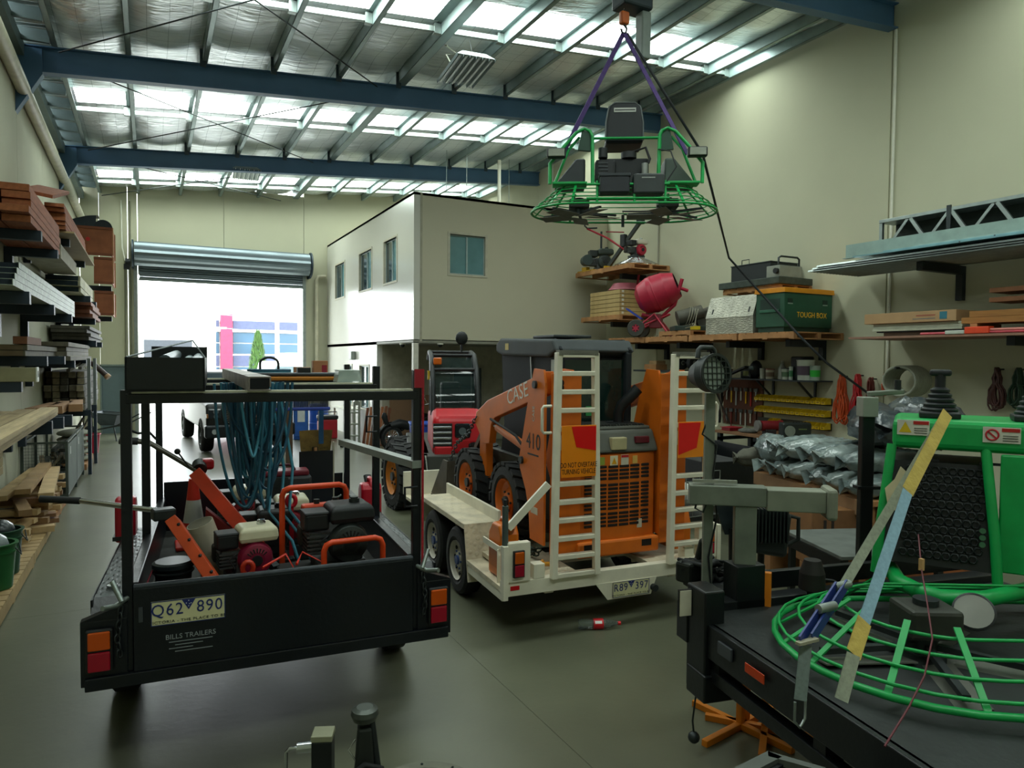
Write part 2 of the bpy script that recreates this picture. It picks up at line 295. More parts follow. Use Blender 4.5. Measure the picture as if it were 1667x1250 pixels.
# foil-faced insulation sagging between the purlins, with clear roof sheets left open
foil = bpy.data.materials.new('foil_insulation'); foil.use_nodes = True; nt = foil.node_tree; n = nt.nodes; L = nt.links.new; p = n['Principled BSDF']
p.inputs['Metallic'].default_value = .68; p.inputs['Roughness'].default_value = .28
tc = n.new('ShaderNodeTexCoord'); mp = n.new('ShaderNodeMapping'); mp.inputs['Scale'].default_value = (1.2, 6, 1); L(tc.outputs['Object'], mp.inputs[0])
nz = n.new('ShaderNodeTexNoise'); nz.inputs['Scale'].default_value = 2.2; nz.inputs['Detail'].default_value = 7; nz.inputs['Distortion'].default_value = .6; L(mp.outputs[0], nz.inputs[0])
bp = n.new('ShaderNodeBump'); bp.inputs['Strength'].default_value = .8; bp.inputs['Distance'].default_value = .05; L(nz.outputs[0], bp.inputs['Height'])
br = n.new('ShaderNodeTexBrick'); br.offset = 0; br.inputs['Scale'].default_value = 1; br.inputs['Brick Width'].default_value = .3; br.inputs['Row Height'].default_value = .3; br.inputs['Mortar Size'].default_value = .004
br.inputs['Color1'].default_value = br.inputs['Color2'].default_value = (.86, .91, .93, 1); br.inputs['Mortar'].default_value = (.45, .5, .52, 1); L(tc.outputs['Object'], br.inputs[0]); L(br.outputs[0], p.inputs['Base Color']); L(bp.outputs[0], p.inputs['Normal'])
segs = []; cur = YF
for a, b_ in STR: segs.append((cur, a)); cur = b_
segs.append((cur, YB+.1))
SKY = emit('#eefcf4', SKYLIGHT)
for i, (xa, xb) in enumerate(zip(PX, PX[1:])):
    for ya, yb in segs:
        B().grid(lambda u, v: (xa+(xb-xa)*u, ya+(yb-ya)*v, zz(xa+(xb-xa)*u, .2-.075*math.sin(math.pi*u)*min(1, 6*v, 6*(1-v))*(1+.4*math.sin(ya+v*9+i)+.35*math.sin(v*(yb-ya)*5.5+i*2)))), 8, max(4, int((yb-ya)*7))).ob('foil_blanket', foil, ce)
    for ya, yb in STR:
        B().grid(lambda u, v: (xa+.08+(xb-xa-.16)*u, ya+(yb-ya)*v, zz(xa+(xb-xa)*u, .205)), 1, 1, False).ob('skylight_panel', SKY, ce)
    for ya, yb in STR:
        y = yb+.1; B().hexa([(xa, y-.035, zz(xa, .06)), (xb, y-.035, zz(xb, .06)), (xb, y+.035, zz(xb, .06)), (xa, y+.035, zz(xa, .06))], [(xa, y-.035, zz(xa, .14)), (xb, y-.035, zz(xb, .14)), (xb, y+.035, zz(xb, .14)), (xa, y+.035, zz(xa, .14))]).box(xb-.12, xb-.01, y-.05, y+.05, zz(xb, .02), zz(xb, .18)).ob('bridging_bar', GALV, ce)
for fy in FR[2:]:
    for x in PX[2:-1:1]: B().box(x-.05, x+.05, fy-.2, fy-.185, zz(x, -.1), zz(x, .2)).ob('purlin_cleat', STEELBLUE, ce)
# ribbed eave sheet and roof deck above everything
b = B(); N = 230
for k in range(N):
    y = YF+(YB-YF)*k/N; dy = (YB-YF)/N; h = (0, .03, .03, 0)
    b.add([(x, y+dy*t, 7.2+.08*(x+1.5)+h[j]) for x in (XL-.05, -1.3) for j, t in enumerate((0, .3, .6, .9))], [(0, 4, 5, 1), (1, 5, 6, 2), (2, 6, 7, 3)])
b.ob('ribbed_eave_sheet', M('#98a6a4', .35, .6, .1), ce)
for k in range(20): y = 8+k*.78; B().box(XL, -1.3, y, y+.06, 6.98, 7.16).ob('eave_strut', M('#6f8080', .5, .3), ce)
B().add([(XL-.3, YF-.2, 7.5), (XR+.3, YF-.2, 8.55), (XR+.3, YB+.2, 8.55), (XL-.3, YB+.2, 7.5)], [(0, 1, 2, 3)]).ob('roof_deck', M('#777777', .8), ce)
bx('eave_gutter', M('#60706f', .5), ce, XL-.05, XL+.12, YF, YB, 6.85, 7.05)
for ya, yb in zip(FR, FR[1:]+[YB]):
    for x0, x1 in ((-1.2, 3.8), (3.8, -1.2)): B().cyl((x0, ya+.2, zz(x0, -.12)), (x1, yb-.2, zz(x1, -.12)), .012, n=6).ob('brace_rod', DKSTEEL, ce)
# hanging lights
def baylight(x, y, z, rz, label):
    t = thing('bay_light', label, 'light', (x, y, z), rz, 'fluorescent bay lights')
    B().add([(-.32, -.6, 0), (.32, -.6, 0), (.32, .6, 0), (-.32, .6, 0), (-.2, -.5, .1), (.2, -.5, .1), (.2, .5, .1), (-.2, .5, .1)], [(0, 1, 2, 3), (4, 7, 6, 5), (0, 4, 5, 1), (1, 5, 6, 2), (2, 6, 7, 3), (3, 7, 4, 0)]).ob('reflector', M('#aab5b4', .35, .4), t)
    for k in range(6): x_ = -.27+.108*k; B().cyl((x_, -.57, -.02), (x_, .57, -.02), .016, n=8).ob('tube', M('#e4ecec', .3), t)
    for k in range(7): x_ = -.32+.107*k; B().add([(x_-.012, -.6, 0), (x_+.012, -.6, 0), (x_, -.6, -.05), (x_-.012, .6, 0), (x_+.012, .6, 0), (x_, .6, -.05)], [(0, 1, 2), (3, 5, 4), (0, 3, 4, 1), (1, 4, 5, 2), (2, 5, 3, 0)]).ob('louvre', M('#8f9c9c', .3, .6), t)
    for s in (-.4, .4): B().cyl((0, s, .1), (0, s*.6, ZT(x)-z), .005, n=5).ob('hanger_wire', DKSTEEL, t)
    B().tube([(-.15, .2, .1), (-.3, .1, .25), (-.22, .3, .35), (-.12, .1, .3), (-.3, .2, .45), (-.28, .1, ZT(x)-z)], .012, 6).ob('power_cord', WHITE, t)
baylight(4.75, 11.0, 7.15, R_(-6), 'louvred bay light with coiled white cord hanging near the middle of the roof')
baylight(2.25, 19.4, 7.02, R_(-4), 'small louvred bay light hanging over the second roof beam')
# sprinkler / exhaust pipe and ceiling hangers over the office
o = B().tube([(8.55, 17.4, 7.75), (8.55, 17.4, 6.55), (8.9, 17.4, 6.5), (8.9, 17.4, 6.07)], .05, 8).ob('vent_pipe', WHITE); tag(o, 'white vent pipe rising from the office roof with a jog', 'pipe')
k = 0
for px, y in ((500, 20), (561, 20.5), (565, 17), (727, 17.5), (760, 17), (829, 18), (900, 17.5)):
    q = at(px, 250, y=y)
    if XO+.1 < q.x < XR-.1:
        o = B().cyl((q.x, y, 6.07), (q.x, y, ZT(q.x)+.1), .008, n=5).ob('hanger_rod', M('#9aa5a3', .4, .5)); tag(o, 'thin metal hanger rod between office roof and purlins', 'rod', 'hanger rods over the office'); k += 1
# ================================================================ outside
gr = struct(B().box(-40, 50, YB+.2, 75, -.4, -.03).ob('floor_outside', M('#b9b8b0', .8, 0, .1, .4)))
bd = thing('office_building', 'white office building across the street with pink column and blue windows', 'building', (0, 50, 0))
WB = M('#e9e9e6', .7, 0, .02); GB = M('#3e4560', .6); BG = M('#2c4a60', .3, 0, .15, .5)
def X50(px): return at(px, 560, y=50).x
def Z50(py): return at(420, py, y=50).z
bx('wall', WB, bd, -30, X50(485), .3, 10, -.4, Z50(515)); bx('wall', WB, bd, X50(485), X50(520), .3, 10, -.4, Z50(530))
bx('pink_column', M('#8c2444', .7), bd, X50(359), X50(378), -.3, .3, -.4, Z50(513))
for a, b_ in ((352, 357), (380, 448), (456, 485)):
    for p, q, m, nm in ((523, 539, GB, 'spandrel'), (542, 558, BG, 'pane'), (560, 576, BG, 'pane'), (579, 596, GB, 'spandrel'), (598, 620, BG, 'pane')): bx(nm, m, bd, X50(a), X50(b_), .1, .28, Z50(q), Z50(p))
bx('garage_door', M('#33383e', .7), bd, X50(234), X50(313), .1, .28, -.4, Z50(556)); bx('ledge', WB, bd, X50(352), X50(485), -.05, .28, Z50(541), Z50(537))
def cypress():
    q = at(420, 612, y=38); t = thing('cypress_tree', 'narrow bright green conical cypress outside the roller door', 'tree', (q.x, 38, -.03)); h = at(420, 540, y=38).z
    B().cyl((0, 0, 0), (0, 0, h*.5), .08, .04, 8).ob('trunk', M('#5b4630'), t); b = B()
    for k in range(2600):
        u = random.random()**.8; z = .35+(h-.35)*u; r = .62*(1-u)**.75+.04; a = rnd(0, 6.28); rr = r*rnd(.75, 1.08); c = V((rr*math.cos(a), rr*math.sin(a), z)); d = V((math.cos(a)*.35, math.sin(a)*.35, 1)).normalized()*rnd(.1, .22); w = V((-math.sin(a), math.cos(a), 0))*rnd(.02, .05)
        b.add([c-w, c+w, c+d], [(0, 1, 2)])
    o = b.ob('foliage', M('#3a5a22', .8, 0, .3, 3), t); o['kind'] = 'stuff'
cypress()
pl = thing('power_pole', 'timber power pole with crossarms outside the roller door', 'pole', (at(339, 600, y=44).x, 44, -.03)); hz = at(339, 500, y=44).z
B().cyl((0, 0, 0), (0, 0, hz), .15, .1, 10).ob('pole', M('#8d8a84'), pl)
for z in (hz-.4, hz-1.2): B().box(-1, 1, -.06, .06, z, z+.12).ob('crossarm', M('#8d8a84'), pl)
for z, e in ((hz-.3, 5.5), (hz-1.1, 3.5)):
    o = B().tube([(pl.location.x+8*(i/10)*1.2, 44-(i/10)*8, z+e*((i/10)**2-(i/10))*.2-.6*i/10) for i in range(11)], .02, 5).ob('power_line', M('#7d8085')); tag(o, ['upper power line sagging from the street pole', 'lower power line sagging from the street pole'][e < 4], 'cable')
vn = thing('delivery_van', 'white van parked outside the right of the roller door', 'van', (at(475, 600, y=31.5).x, 31.5, -.03), R_(0))
B().prism([(-1, .35), (-1, 1.2), (-.75, 2.15), (.75, 2.15), (1.0, 1.2), (1, .35)], 'y', 0, 4.6).ob('body', M('#e4e6e8', .35), vn, .08); B().box(-.68, .68, -.03, .1, 1.3, 1.95).ob('windscreen', M('#5a6a72', .15), vn); B().box(-.8, .8, -.04, .02, .7, 1.0).ob('grille', BLACK, vn)
for x in (-.8, .8):
    for y in (.8, 3.7): B().lathe([(0, -.1), (.33, -.1), (.35, 0), (.33, .1), (0, .1)], (x, y, .35), 'x', 18).ob('wheel', RUBBER, vn)
tk = thing('box_truck', 'white truck with flat roof parked outside behind the trailer rack', 'truck', (at(300, 600, y=40).x+6.2, 41, -.03)); bx('body', M('#e8e9ea', .5), tk, -.9, .9, 0, 4, .8, 2.6, .05); bx('cab', M('#dfe2e4', .4), tk, -.85, .85, -1.4, -.02, .5, 2.1, .1); bx('windscreen', GLASSD, tk, -.75, .75, -1.42, -1.3, 1.3, 1.95)
for x in (-.8, .8):
    for y in (-.8, 3): B().lathe([(0, -.12), (.38, -.12), (.4, 0), (.38, .12), (0, .12)], (x, y, .4), 'x', 18).ob('wheel', RUBBER, tk)
# ================================================================ helpers for machines
def frame(ox, oy, rz):
    c, s = math.cos(rz), math.sin(rz)
    return lambda x, y, z=0: V((ox+c*x-s*y, oy+s*x+c*y, z))
def wheel(par, c, r, w, rim, hub=None, side=-1, lug=0, name='wheel', holes=6, rr=.58):
    """tyre + rim (+ hub), axis along x; side = direction the outer face looks"""
    c = V(c); h = w/2
    t = B().lathe([(r*rr, -h*.8), (r*.7, -h), (r*.9, -h*.95), (r*.985, -h*.72), (r, 0), (r*.985, h*.72), (r*.9, h*.95), (r*.7, h), (r*rr, h*.8)], c, 'x', 36)
    if lug:
        for k in range(lug):
            a = 2*math.pi*k/lug
            for s in (-1, 1):
                a2 = a+(.5*2*math.pi/lug if s > 0 else 0); pts = []
                for rr_ in (r*.95, r*1.045):
                    for xx, da in ((s*h*-.05, .2), (s*h*1.0, .06), (s*h*1.0, -.16), (s*h*-.05, .0)):
                        pts.append(c+V((xx, rr_*math.cos(a2+da), rr_*math.sin(a2+da))))
                t.hexa(pts[:4], pts[4:])
    ty = t.ob(name if False else 'tyre', RUBBER, par)
    d = side; o = c+V((d*h*.45, 0, 0))
    b = B().lathe([(r*rr, d*h*.5), (r*rr*.97, d*h*.36), (r*rr*.86, d*h*.1), (r*rr*.62, -d*h*.05), (r*rr*.4, d*h*.1), (r*rr*.38, d*h*.25), (0, d*h*.25)], o-V((0, 0, 0)), 'x', 28)
    b.lathe([(r*rr, -d*h*1.4), (r*rr, d*h*.4)], o, 'x', 28); rm = b.ob('rim', rim, par)
    hb = B().cyl(o+V((d*h*.2, 0, 0)), o+V((d*h*.45, 0, 0)), r*.14, n=12)
    for k in range(6): a = k*math.pi/3; q = o+V((d*h*.2, r*.26*math.cos(a), r*.26*math.sin(a))); hb.cyl(q, q+V((d*h*.12, 0, 0)), r*.035, n=6)
    hb.ob('hub', hub or DKSTEEL, rm)
    if holes:
        b = B()
        for k in range(holes):
            a = 2*math.pi*k/holes; q = o+V((d*h*.02, r*rr*.72*math.cos(a), r*rr*.72*math.sin(a))); b.cyl(q, q+V((d*h*.1, 0, 0)), r*.06, n=8)
        b.ob('slots', M('#0c0d0d', .9, 0, 0), rm)['kind'] = 'stuff'
    return ty
def chain(b, pts, r=.018, t=.005):
    pts = [V(p) for p in pts]; seg = []; 
    for p, q in zip(pts, pts[1:]):
        n = max(1, int((q-p).length/(r*1.7)))
        seg += [(p.lerp(q, i/n), (q-p).normalized()) for i in range(n)]
    for i, (p, d) in enumerate(seg):
        u = d.orthogonal().normalized(); w = d.cross(u)
        if i % 2: u = w
        b.tube([p+d*(r*1.25*math.cos(a))+u*(r*.75*math.sin(a)) for a in [2*math.pi*k/8 for k in range(8)]], t, 5, True)
    return b
def plate(par, txt1, txt2, sub, loc, rz, w=.372, h=.134):
    """number plate facing -y in its parent's frame; text left and right of the blue triangle"""
    p = B().prism([(-w/2, -h/2), (w/2, -h/2), (w/2, h/2), (-w/2, h/2)], 'y', -.004, .002).ob('number_plate', M('#d8d3a6', .45, 0, .06), par, .002); p.location = loc; p.rotation_euler = (0, 0, rz); NB = M('#1d2c6e', .4, 0, 0)
    b = B()
    for x0, x1, z0, z1 in ((-w/2, w/2, -h/2, -h/2+.004), (-w/2, w/2, h/2-.004, h/2), (-w/2, -w/2+.004, -h/2, h/2), (w/2-.004, w/2, -h/2, h/2)): b.box(x0, x1, -.0065, -.004, z0, z1)
    b.ob('plate_border', NB, p); B().add([(-.034, -.006, h/2-.005), (.034, -.006, h/2-.005), (0, -.006, h/2-.062)], [(0, 1, 2)]).ob('blue_triangle', NB, p)
    b = B()
    for x, z in ((0, -.012), (-.012, -.025), (.012, -.027), (0, -.042), (.004, -.03)): b.ball((x, -.0065, h/2+z), .003, .0008, .003, 6)
    b.ob('white_stars', M('#e8e8e8', .5, 0, 0), p)
    text('registration_text', txt1, .092, NB, p, (-w*.285, -.0065, .014), (R_(90), 0, 0), .0006, .9, sp=1.12); text('registration_text', txt2, .092, NB, p, (w*.285, -.0065, .014), (R_(90), 0, 0), .0006, .9, sp=1.12)
    text('slogan_text', sub, .021, M('#20242c', .5, 0, 0), p, (0, -.0065, -h*.37), (R_(90), 0, 0), .0006, 1.25, sp=1.1); return p
def engine(name, label, cat, loc, rz, tank, fan, clean=BLACK, group=None, s=1.0, cap=CHROME):
    """small air-cooled engine: fan housing looks along -y"""
    t = thing(name, label, cat, loc, rz, group); t.scale = (s, s, s)
    engine_parts(t, tank, fan, clean, cap); return t
def engine_parts(t, tank, fan, clean=BLACK, cap=CHROME, o=(0, 0, 0)):
    o = V(o); T = Matrix.Translation(o)
    def nb(): b = B(); b.T = T; return b
    nb().box(-.16, .16, -.1, .14, 0, .05).box(-.1, .14, -.1, .12, .05, .2).ob('crankcase', M('#4b4f50', .5, .5, .2, 15), t, .01)
    b = nb().box(-.2, -.06, -.06, .1, .1, .24)
    for k in range(5): b.box(-.22, -.05, -.08, .12, .11+k*.026, .122+k*.026)
    b.ob('cylinder_fins', M('#5a5e5f', .45, .6, .15, 15), t)
    b = nb().lathe([(0, -.17), (.06, -.17), (.115, -.155), (.13, -.12), (.135, -.09)], (.04, 0, .17), 'y', 24); f = b.ob('fan_shroud', fan, t)
    b = nb()
    for k in range(7): a = R_(-50+k*17); b.cb((.04+.075*math.sin(a), -.168, .17+.075*math.cos(a)), .008, .008, .035, 0, 0, a)
    b.ob('vent_slots', M('#141010', .8, 0, 0), f); nb().cyl((.04, -.17, .17), (.04, -.185, .17), .04, n=16).ob('recoil_boss', BLACK, f)
    nb().add([(x, y, z) for z, g in ((.3, 0), (.335, .012), (.395, .006), (.42, -.02)) for x, y in ((-.07-g, -.13-g), (.2+g, -.13-g), (.2+g, .12+g), (-.07-g, .12+g))], [(3, 2, 1, 0), (12, 13, 14, 15)]+[(i*4+k, i*4+(k+1) % 4, i*4+4+(k+1) % 4, i*4+4+k) for i in range(3) for k in range(4)]).ob('fuel_tank', tank, t, .012, 3)
    nb().cyl((.1, -.02, .41), (.1, -.02, .445), .035, n=16).cyl((.1, -.02, .445), (.1, -.02, .455), .028, n=16).ob('fuel_cap', cap, t)
    nb().box(-.24, -.08, -.1, .08, .26, .38).ob('air_cleaner', clean, t, .02, 3); nb().box(-.24, -.08, -.1, .08, .36, .385).ob('cleaner_lid', clean, t, .01)
    nb().box(-.24, -.1, .09, .2, .12, .26).ob('muffler', M('#3b3733', .6, .5), t, .02); nb().tube([(-.1, -.15, .24), (-.16, -.16, .2), (-.12, -.15, .12)], .006, 6).ob('fuel_hose', RUBBER, t)
# ================================================================ black box trailer with a rack
T1L = (.68, 4.2); T1R = R_(-4.2); T1 = frame(*T1L, T1R)
t = thing('box_trailer', 'black box trailer with ladder rack and number plate, full of tools', 'trailer', (*T1L, 0), T1R)
BT = M('#0a1018', .32, 0, .3, 5, .08, 40, dirt='#23292e', dirtamt=.2); TPB = tread_plate('#565c5e', .4, .5)
bx('tray_floor', M('#2b2c29', .7, 0, .4, 5), t, -.77, .77, .02, 2.55, .63, .77)
for s in (-1, 1):
    bx('side_panel', BT, t, s*.77-.015, s*.77+.015, .03, 2.55, .6, 1.03); bx('side_rail', BT, t, s*.78-.03, s*.78+.03, .03, 2.55, 1.03, 1.07, .006)
    bx('mudguard_top', TPB, t, min(s*.8, s*1.01), max(s*.8, s*1.01), .35, 2.1, .9, .915); bx('mudguard_skirt', BT, t, s*1.01-.006, s*1.01+.006, .3, 2.1, .78, .915)
    B().hexa([(s*.8, .35, .9), (s*1.01, .35, .9), (s*1.01, .35, .915), (s*.8, .35, .915)], [(s*.8, .06, .66), (s*1.01, .06, .66), (s*1.01, .05, .675), (s*.8, .05, .675)]).ob('mudguard_slope', BT, t)
    B().cyl((s*.93, .5, .915), (s*.93, .5, .935), .03, n=12).ob('bolt_cap', CHROME, t)
    bx('light_bracket', BT, t, min(s*.8, s*1.02), max(s*.8, s*1.02), -.02, .04, .55, .9, .005); B().add([(s*.8, -.02, .9), (s*1.02, -.02, .9), (s*.8, -.02, .98), (s*.8, .04, .9), (s*1.02, .04, .9), (s*.8, .04, .98)], [(0, 1, 2), (3, 5, 4), (0, 3, 4, 1), (1, 4, 5, 2), (0, 2, 5, 3)]).ob('gusset', BT, t)
    lh = bx('tail_light', M('#0f1112', .5), t, s*.93-.065, s*.93+.065, -.05, -.02, .63, .86, .01)
    bx('amber_lens', M('#c8500c', .25, 0, .05), lh, s*.93-.052, s*.93+.052, -.062, -.048, .752, .85, .008); bx('red_lens', M('#a01028', .25, 0, .05), lh, s*.93-.052, s*.93+.052, -.062, -.048, .64, .742, .008)
    chain(B(), [(s*.83, -.04, .95), (s*.845, -.05, .8), (s*.83, -.05, .68)], .02, .005).ob('tailgate_chain', DKSTEEL, t)
    B().cyl((s*.82, -.06, 1.0), (s*.87, -.01, 1.1), .014, n=8).tube([(s*.8, 0, 1.0), (s*.85, -.06, .98), (s*.9, -.14, 1.0)], .014, 8).ob('latch_rod', GALV, t)
    for y, zt in ((.02, 2.23 if s > 0 else 2.12), (1.2, 2.24), (2.5, 2.24)): bx('rack_post', BT, t, s*.8-.026, s*.8+.026, y-.026, y+.026, .6, zt, .004)
    for y in (.02, 1.2):
        if s > 0: B().tube([(.8, y-.03, 1.85 if y > 1 else 1.5), (.72, y-.03, 1.85 if y > 1 else 1.5), (.72, y-.03, 1.73 if y > 1 else 1.38), (.8, y-.03, 1.73 if y > 1 else 1.38)], .009, 6).ob('tie_loop', BT, t)
    wheel(t, (s*.92, 1.22, .33), .33, .19, M('#3c4044', .5, .4), side=s)
    bx('chassis_rail', BT, t, s*.6-.03, s*.6+.03, .0, 2.55, .52, .62)
tg = bx('tailgate', BT, t, -.77, .77, -.03, .0, .6, 1.05, .004); B().cyl((-.77, -.012, 1.055), (.77, -.012, 1.055), .018, n=10).ob('tailgate_lip', M('#2c3238', .45, .3, .3, 20), tg)
bx('rear_beam', BT, t, -1.0, 1.0, -.04, .05, .53, .6, .006); bx('headboard', BT, t, -.77, .77, 2.55, 2.58, .6, 1.2)
for y in (.02, 1.2, 2.5):
    c_ = bx('rack_crossbar', BT, t, -.8, .8, y-.03, y+.03, 2.045, 2.1, .004); bx('wear_strip', M('#c9c7b2', .7, 0, .2, 20), c_, -.77, .77, y-.028, y+.028, 2.1, 2.112)
for y in (0, .7, 1.4, 2.1, 2.5): bx('cross_member', BT, t, -.6, .6, y, y+.05, .53, .61)
B().bar((-.5, 2.55, .55), (0, 3.6, .5), .07).bar((.5, 2.55, .55), (0, 3.6, .5), .07).box(-.05, .05, 3.5, 3.75, .48, .56).ob('drawbar', BT, t)
B().cyl((-.98, 1.22, .33), (.98, 1.22, .33), .03).ob('axle', DKSTEEL, t)
plate(t, 'Q62', '890', 'VICTORIA - THE PLACE TO BE.', (-.5, -.034, .905), 0)
text('sticker_text', 'BILLS TRAILERS', .038, M('#9aa0a4', .5, 0, 0), tg, (-.49, -.033, .765), (R_(90), 0, 0), .0005)
for k in range(4): B().box(-.6+.03*(k % 2), -.38-.05*(k % 3), -.0325, -.0305, .735-.018*k, .739-.018*k).ob('sticker_line', M('#8b9196', .5, 0, 0), tg)
bx('small_latch', M('#3d4247', .5), tg, -.745, -.725, -.04, -.03, .87, .95)
B().box(.775, .835, -.035, -.02, 2.12, 2.235).ob('ratchet_strap', M('#a01226', .6), t); B().box(.824, .836, -.03, -.015, 1.0, 2.15).ob('red_webbing', M('#a8202c', .8, 0, .3, 60), t)
# --- things on its rack
p = T1(-.6, -.12, 2.115); t = thing('rack_tool_box', 'open black steel tray box on the rack of the black trailer', 'tool box', p, T1R)
b = B().box(-.19, .19, 0, .012, 0, .18).box(-.19, -.18, 0, 1.75, 0, .18).box(.18, .19, 0, 1.75, 0, .18).box(-.19, .19, 1.74, 1.75, 0, .26).box(-.19, .19, 0, 1.75, 0, .012); b.ob('body', BLACKP, t)
B().tube([(-.185, .02, .18), (.1, 1.3, .3), (.185, .6, .18)], .005, 6).ob('lid_stay', M('#6f7678', .5, .3), t)
b = None
for k, (x, y0, y1, z, r, c) in enumerate(((-.02, .3, 2.2, .21, .035, '#6f7c84'), (.07, .25, 2.2, .18, .03, '#85949c'), (.13, .2, 2.1, .19, .032, '#6d7a82'), (-.1, .35, 1.7, .15, .03, '#3c4042'), (-.12, .2, .9, .10, .028, '#b08a34'))):
    q = T1(-.6+x, -.12+y0, 2.115+z-.05); e = T1(-.6+x, -.12+y1, 2.115+z+.0); o = B().tube([q, e], r, 12).lathe([(r*.8, -.002), (r*.8, .001), (0, .001)], q, 'y', 12).ob('metal_pipe', M(c, .35, .6)); tag(o, ['long steel pipe highest in the black rack box', 'pale steel pipe right of the highest in the rack box', 'steel pipe at the right edge of the rack box', 'dark pipe low in the rack box', 'short yellow-ended pipe at the left of the rack box'][k], 'pipe', 'pipes in the rack box')
p = T1(-.13, -.1, 2.113); t = thing('channel_beam', 'worn grey steel channel lying lengthwise across the trailer rack', 'steel beam', p, T1R+R_(2))
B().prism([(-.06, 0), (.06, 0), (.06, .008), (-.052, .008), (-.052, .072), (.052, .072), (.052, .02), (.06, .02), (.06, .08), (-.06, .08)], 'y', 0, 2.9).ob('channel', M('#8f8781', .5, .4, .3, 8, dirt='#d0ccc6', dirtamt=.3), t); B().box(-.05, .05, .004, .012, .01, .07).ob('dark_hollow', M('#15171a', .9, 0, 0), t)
B().box(-.062, .062, .34, .352, .0805, .082).ob('scribe_band', DKSTEEL, t)
t = thing('orange_float', 'orange edged black bull float resting on the trailer rack at right', 'float', T1(.3, 1.5, 2.12), T1R); B().box(-.42, .42, 0, .2, .03, .06).ob('blade', M('#22272b', .5, 0, .2), t, .012); B().box(-.4, .42, -.02, .02, 0, .03).ob('orange_edge', M('#b57016', .5), t, .008); B().box(-.05, .05, .05, .15, .06, .1).ob('bracket', BLACK, t)
for k, (x, w, h, d) in enumerate(((.36, .14, .1, .12), (.52, .13, .16, .12))):
    t = thing('cardboard_box', ['low brown carton on the rack behind the orange float', 'tall brown carton with red print on the rack behind the float'][k], 'box', T1(x+.02, 2.42, 2.113), T1R); CB = M('#a5714c', .8, 0, .1, 8)
    bx('carton', CB, t, -w/2, w/2, -d/2, d/2, 0, h, .004); bx('tape', M('#b98a60', .5), t, -w/2-.0005, w/2+.0005, -.02, .02, h*.6, h+.001)
    if k: bx('red_print', M('#8e1d2e', .6), t, .01, .055, -d/2-.002, -d/2, .03, .12)
t = thing('clear_crate', 'small clear plastic crate on the front bar of the trailer rack', 'crate', T1(.6, 1.25, 2.113), T1R); B().add([(-.09, 0, 0), (.1, 0, 0), (.1, .2, 0), (-.09, .2, 0), (-.075, 0, .09), (.085, 0, .09), (.085, .2, .09), (-.075, .2, .09)], [(0, 1, 5, 4), (1, 2, 6, 5), (2, 3, 7, 6), (3, 0, 4, 7), (4, 5, 6, 7)]).ob('tub', M('#b7c8c4', .3, 0, .05, alpha=.75), t, .004); bx('rim', M('#c9d6d2', .3), t, -.08, .09, -.004, .2, .088, .094)
# --- hoses draped over the rack
HC = ['#23536b', '#2a6279', '#1c4459', '#3a7f95']
def hose(k, x, y, zl, w, rad, label):
    pts = []
    for i in range(25):
        u = i/24; a = math.pi*u
        pts.append(T1(x-w/2+w*u+.02*math.sin(5*u+k), y+.03*math.sin(7*u+k*2), 2.12-(2.12-zl)*math.sin(a)**.55 if 0 < u < 1 else 2.12))
    o = B().tube(pts, rad, 8).ob('air_hose', M(HC[k % 4], .4, 0, .1)); tag(o, label, 'hose', 'blue hoses hanging from the trailer rack')
for k in range(26):
    hose(k, rnd(-.19, .02), rnd(.85, 1.25), rnd(1.12, 1.75), rnd(.1, .34), rnd(.009, .012), 'dark teal hose looped over the middle of the trailer rack')
for k, (x, z) in enumerate(((.1, .75), (.16, .8), (.02, .72))):
    o = B().tube([T1(x-.1, 1.1, 2.12), T1(x, 1.05, 1.5), T1(x-.03, 1.0, 1.2), T1(x+.12, .9, 1.0), T1(x+.2, .8, z)], .011, 8).ob('air_hose', M(HC[3], .4)); tag(o, ['teal hose trailing from the rack to the engines', 'teal hose trailing farthest right into the tray', 'teal hose trailing farthest left into the tray'][k], 'hose', 'hoses trailing into the tray')
t = thing('hose_coil', 'coiled teal hose with black handle hoop on the trailer rack', 'hose reel', T1(.05, 1.75, 2.12), T1R)
for k in range(5): B().tube([(.16*math.cos(a), .12*math.sin(a), .012+.016*k) for a in [2*math.pi*i/24 for i in range(24)]], .011, 6, True).ob('coil', M(HC[k % 4], .4), t)
B().tube([(-.07, 0, .05)]+[(.07*math.cos(R_(a)), 0, .13+.05*math.sin(R_(a))) for a in range(180, -1, -20)]+[(.07, 0, .05)], .01, 6).ob('handle', BLACK, t)
# --- things in the tray
def tray(x, y): return T1(x, y+.08, .772)
# compactor with two orange hoops and a black engine
t = thing('plate_compactor', 'black engine compactor with two orange tube hoops at the right of the tray', 'compactor', tray(.3, .42), T1R+R_(4))
B().box(-.33, .3, -.22, .3, 0, .05).ob('base_plate', M('#33302c', .7, .3, .3), t, .02)
engine_parts(t, BLACK, M('#2c3230', .5, .3), BLACK, DKSTEEL, (.1, 0, .14)); B().box(-.28, .28, -.17, .2, .05, .14).ob('deck', M('#2a2c2b', .6), t, .01)
OT = M('#e0481a', .38, 0, .08)
def hoop(x0, x1, y, z0, z1, r=.02): 
    c = .05; return [(x0, y, z0), (x0, y, z1-c), (x0+c*.3, y, z1-c*.3), (x0+c, y, z1), (x1-c, y, z1), (x1-c*.3, y, z1-c*.3), (x1, y, z1-c), (x1, y, z0)]
B().tube(hoop(-.22, .22, .28, .05, .63), .02, 10).ob('roll_bar', OT, t); B().tube(hoop(-.05, .33, -.25, .0, .36), .019, 10).ob('roll_bar', OT, t)
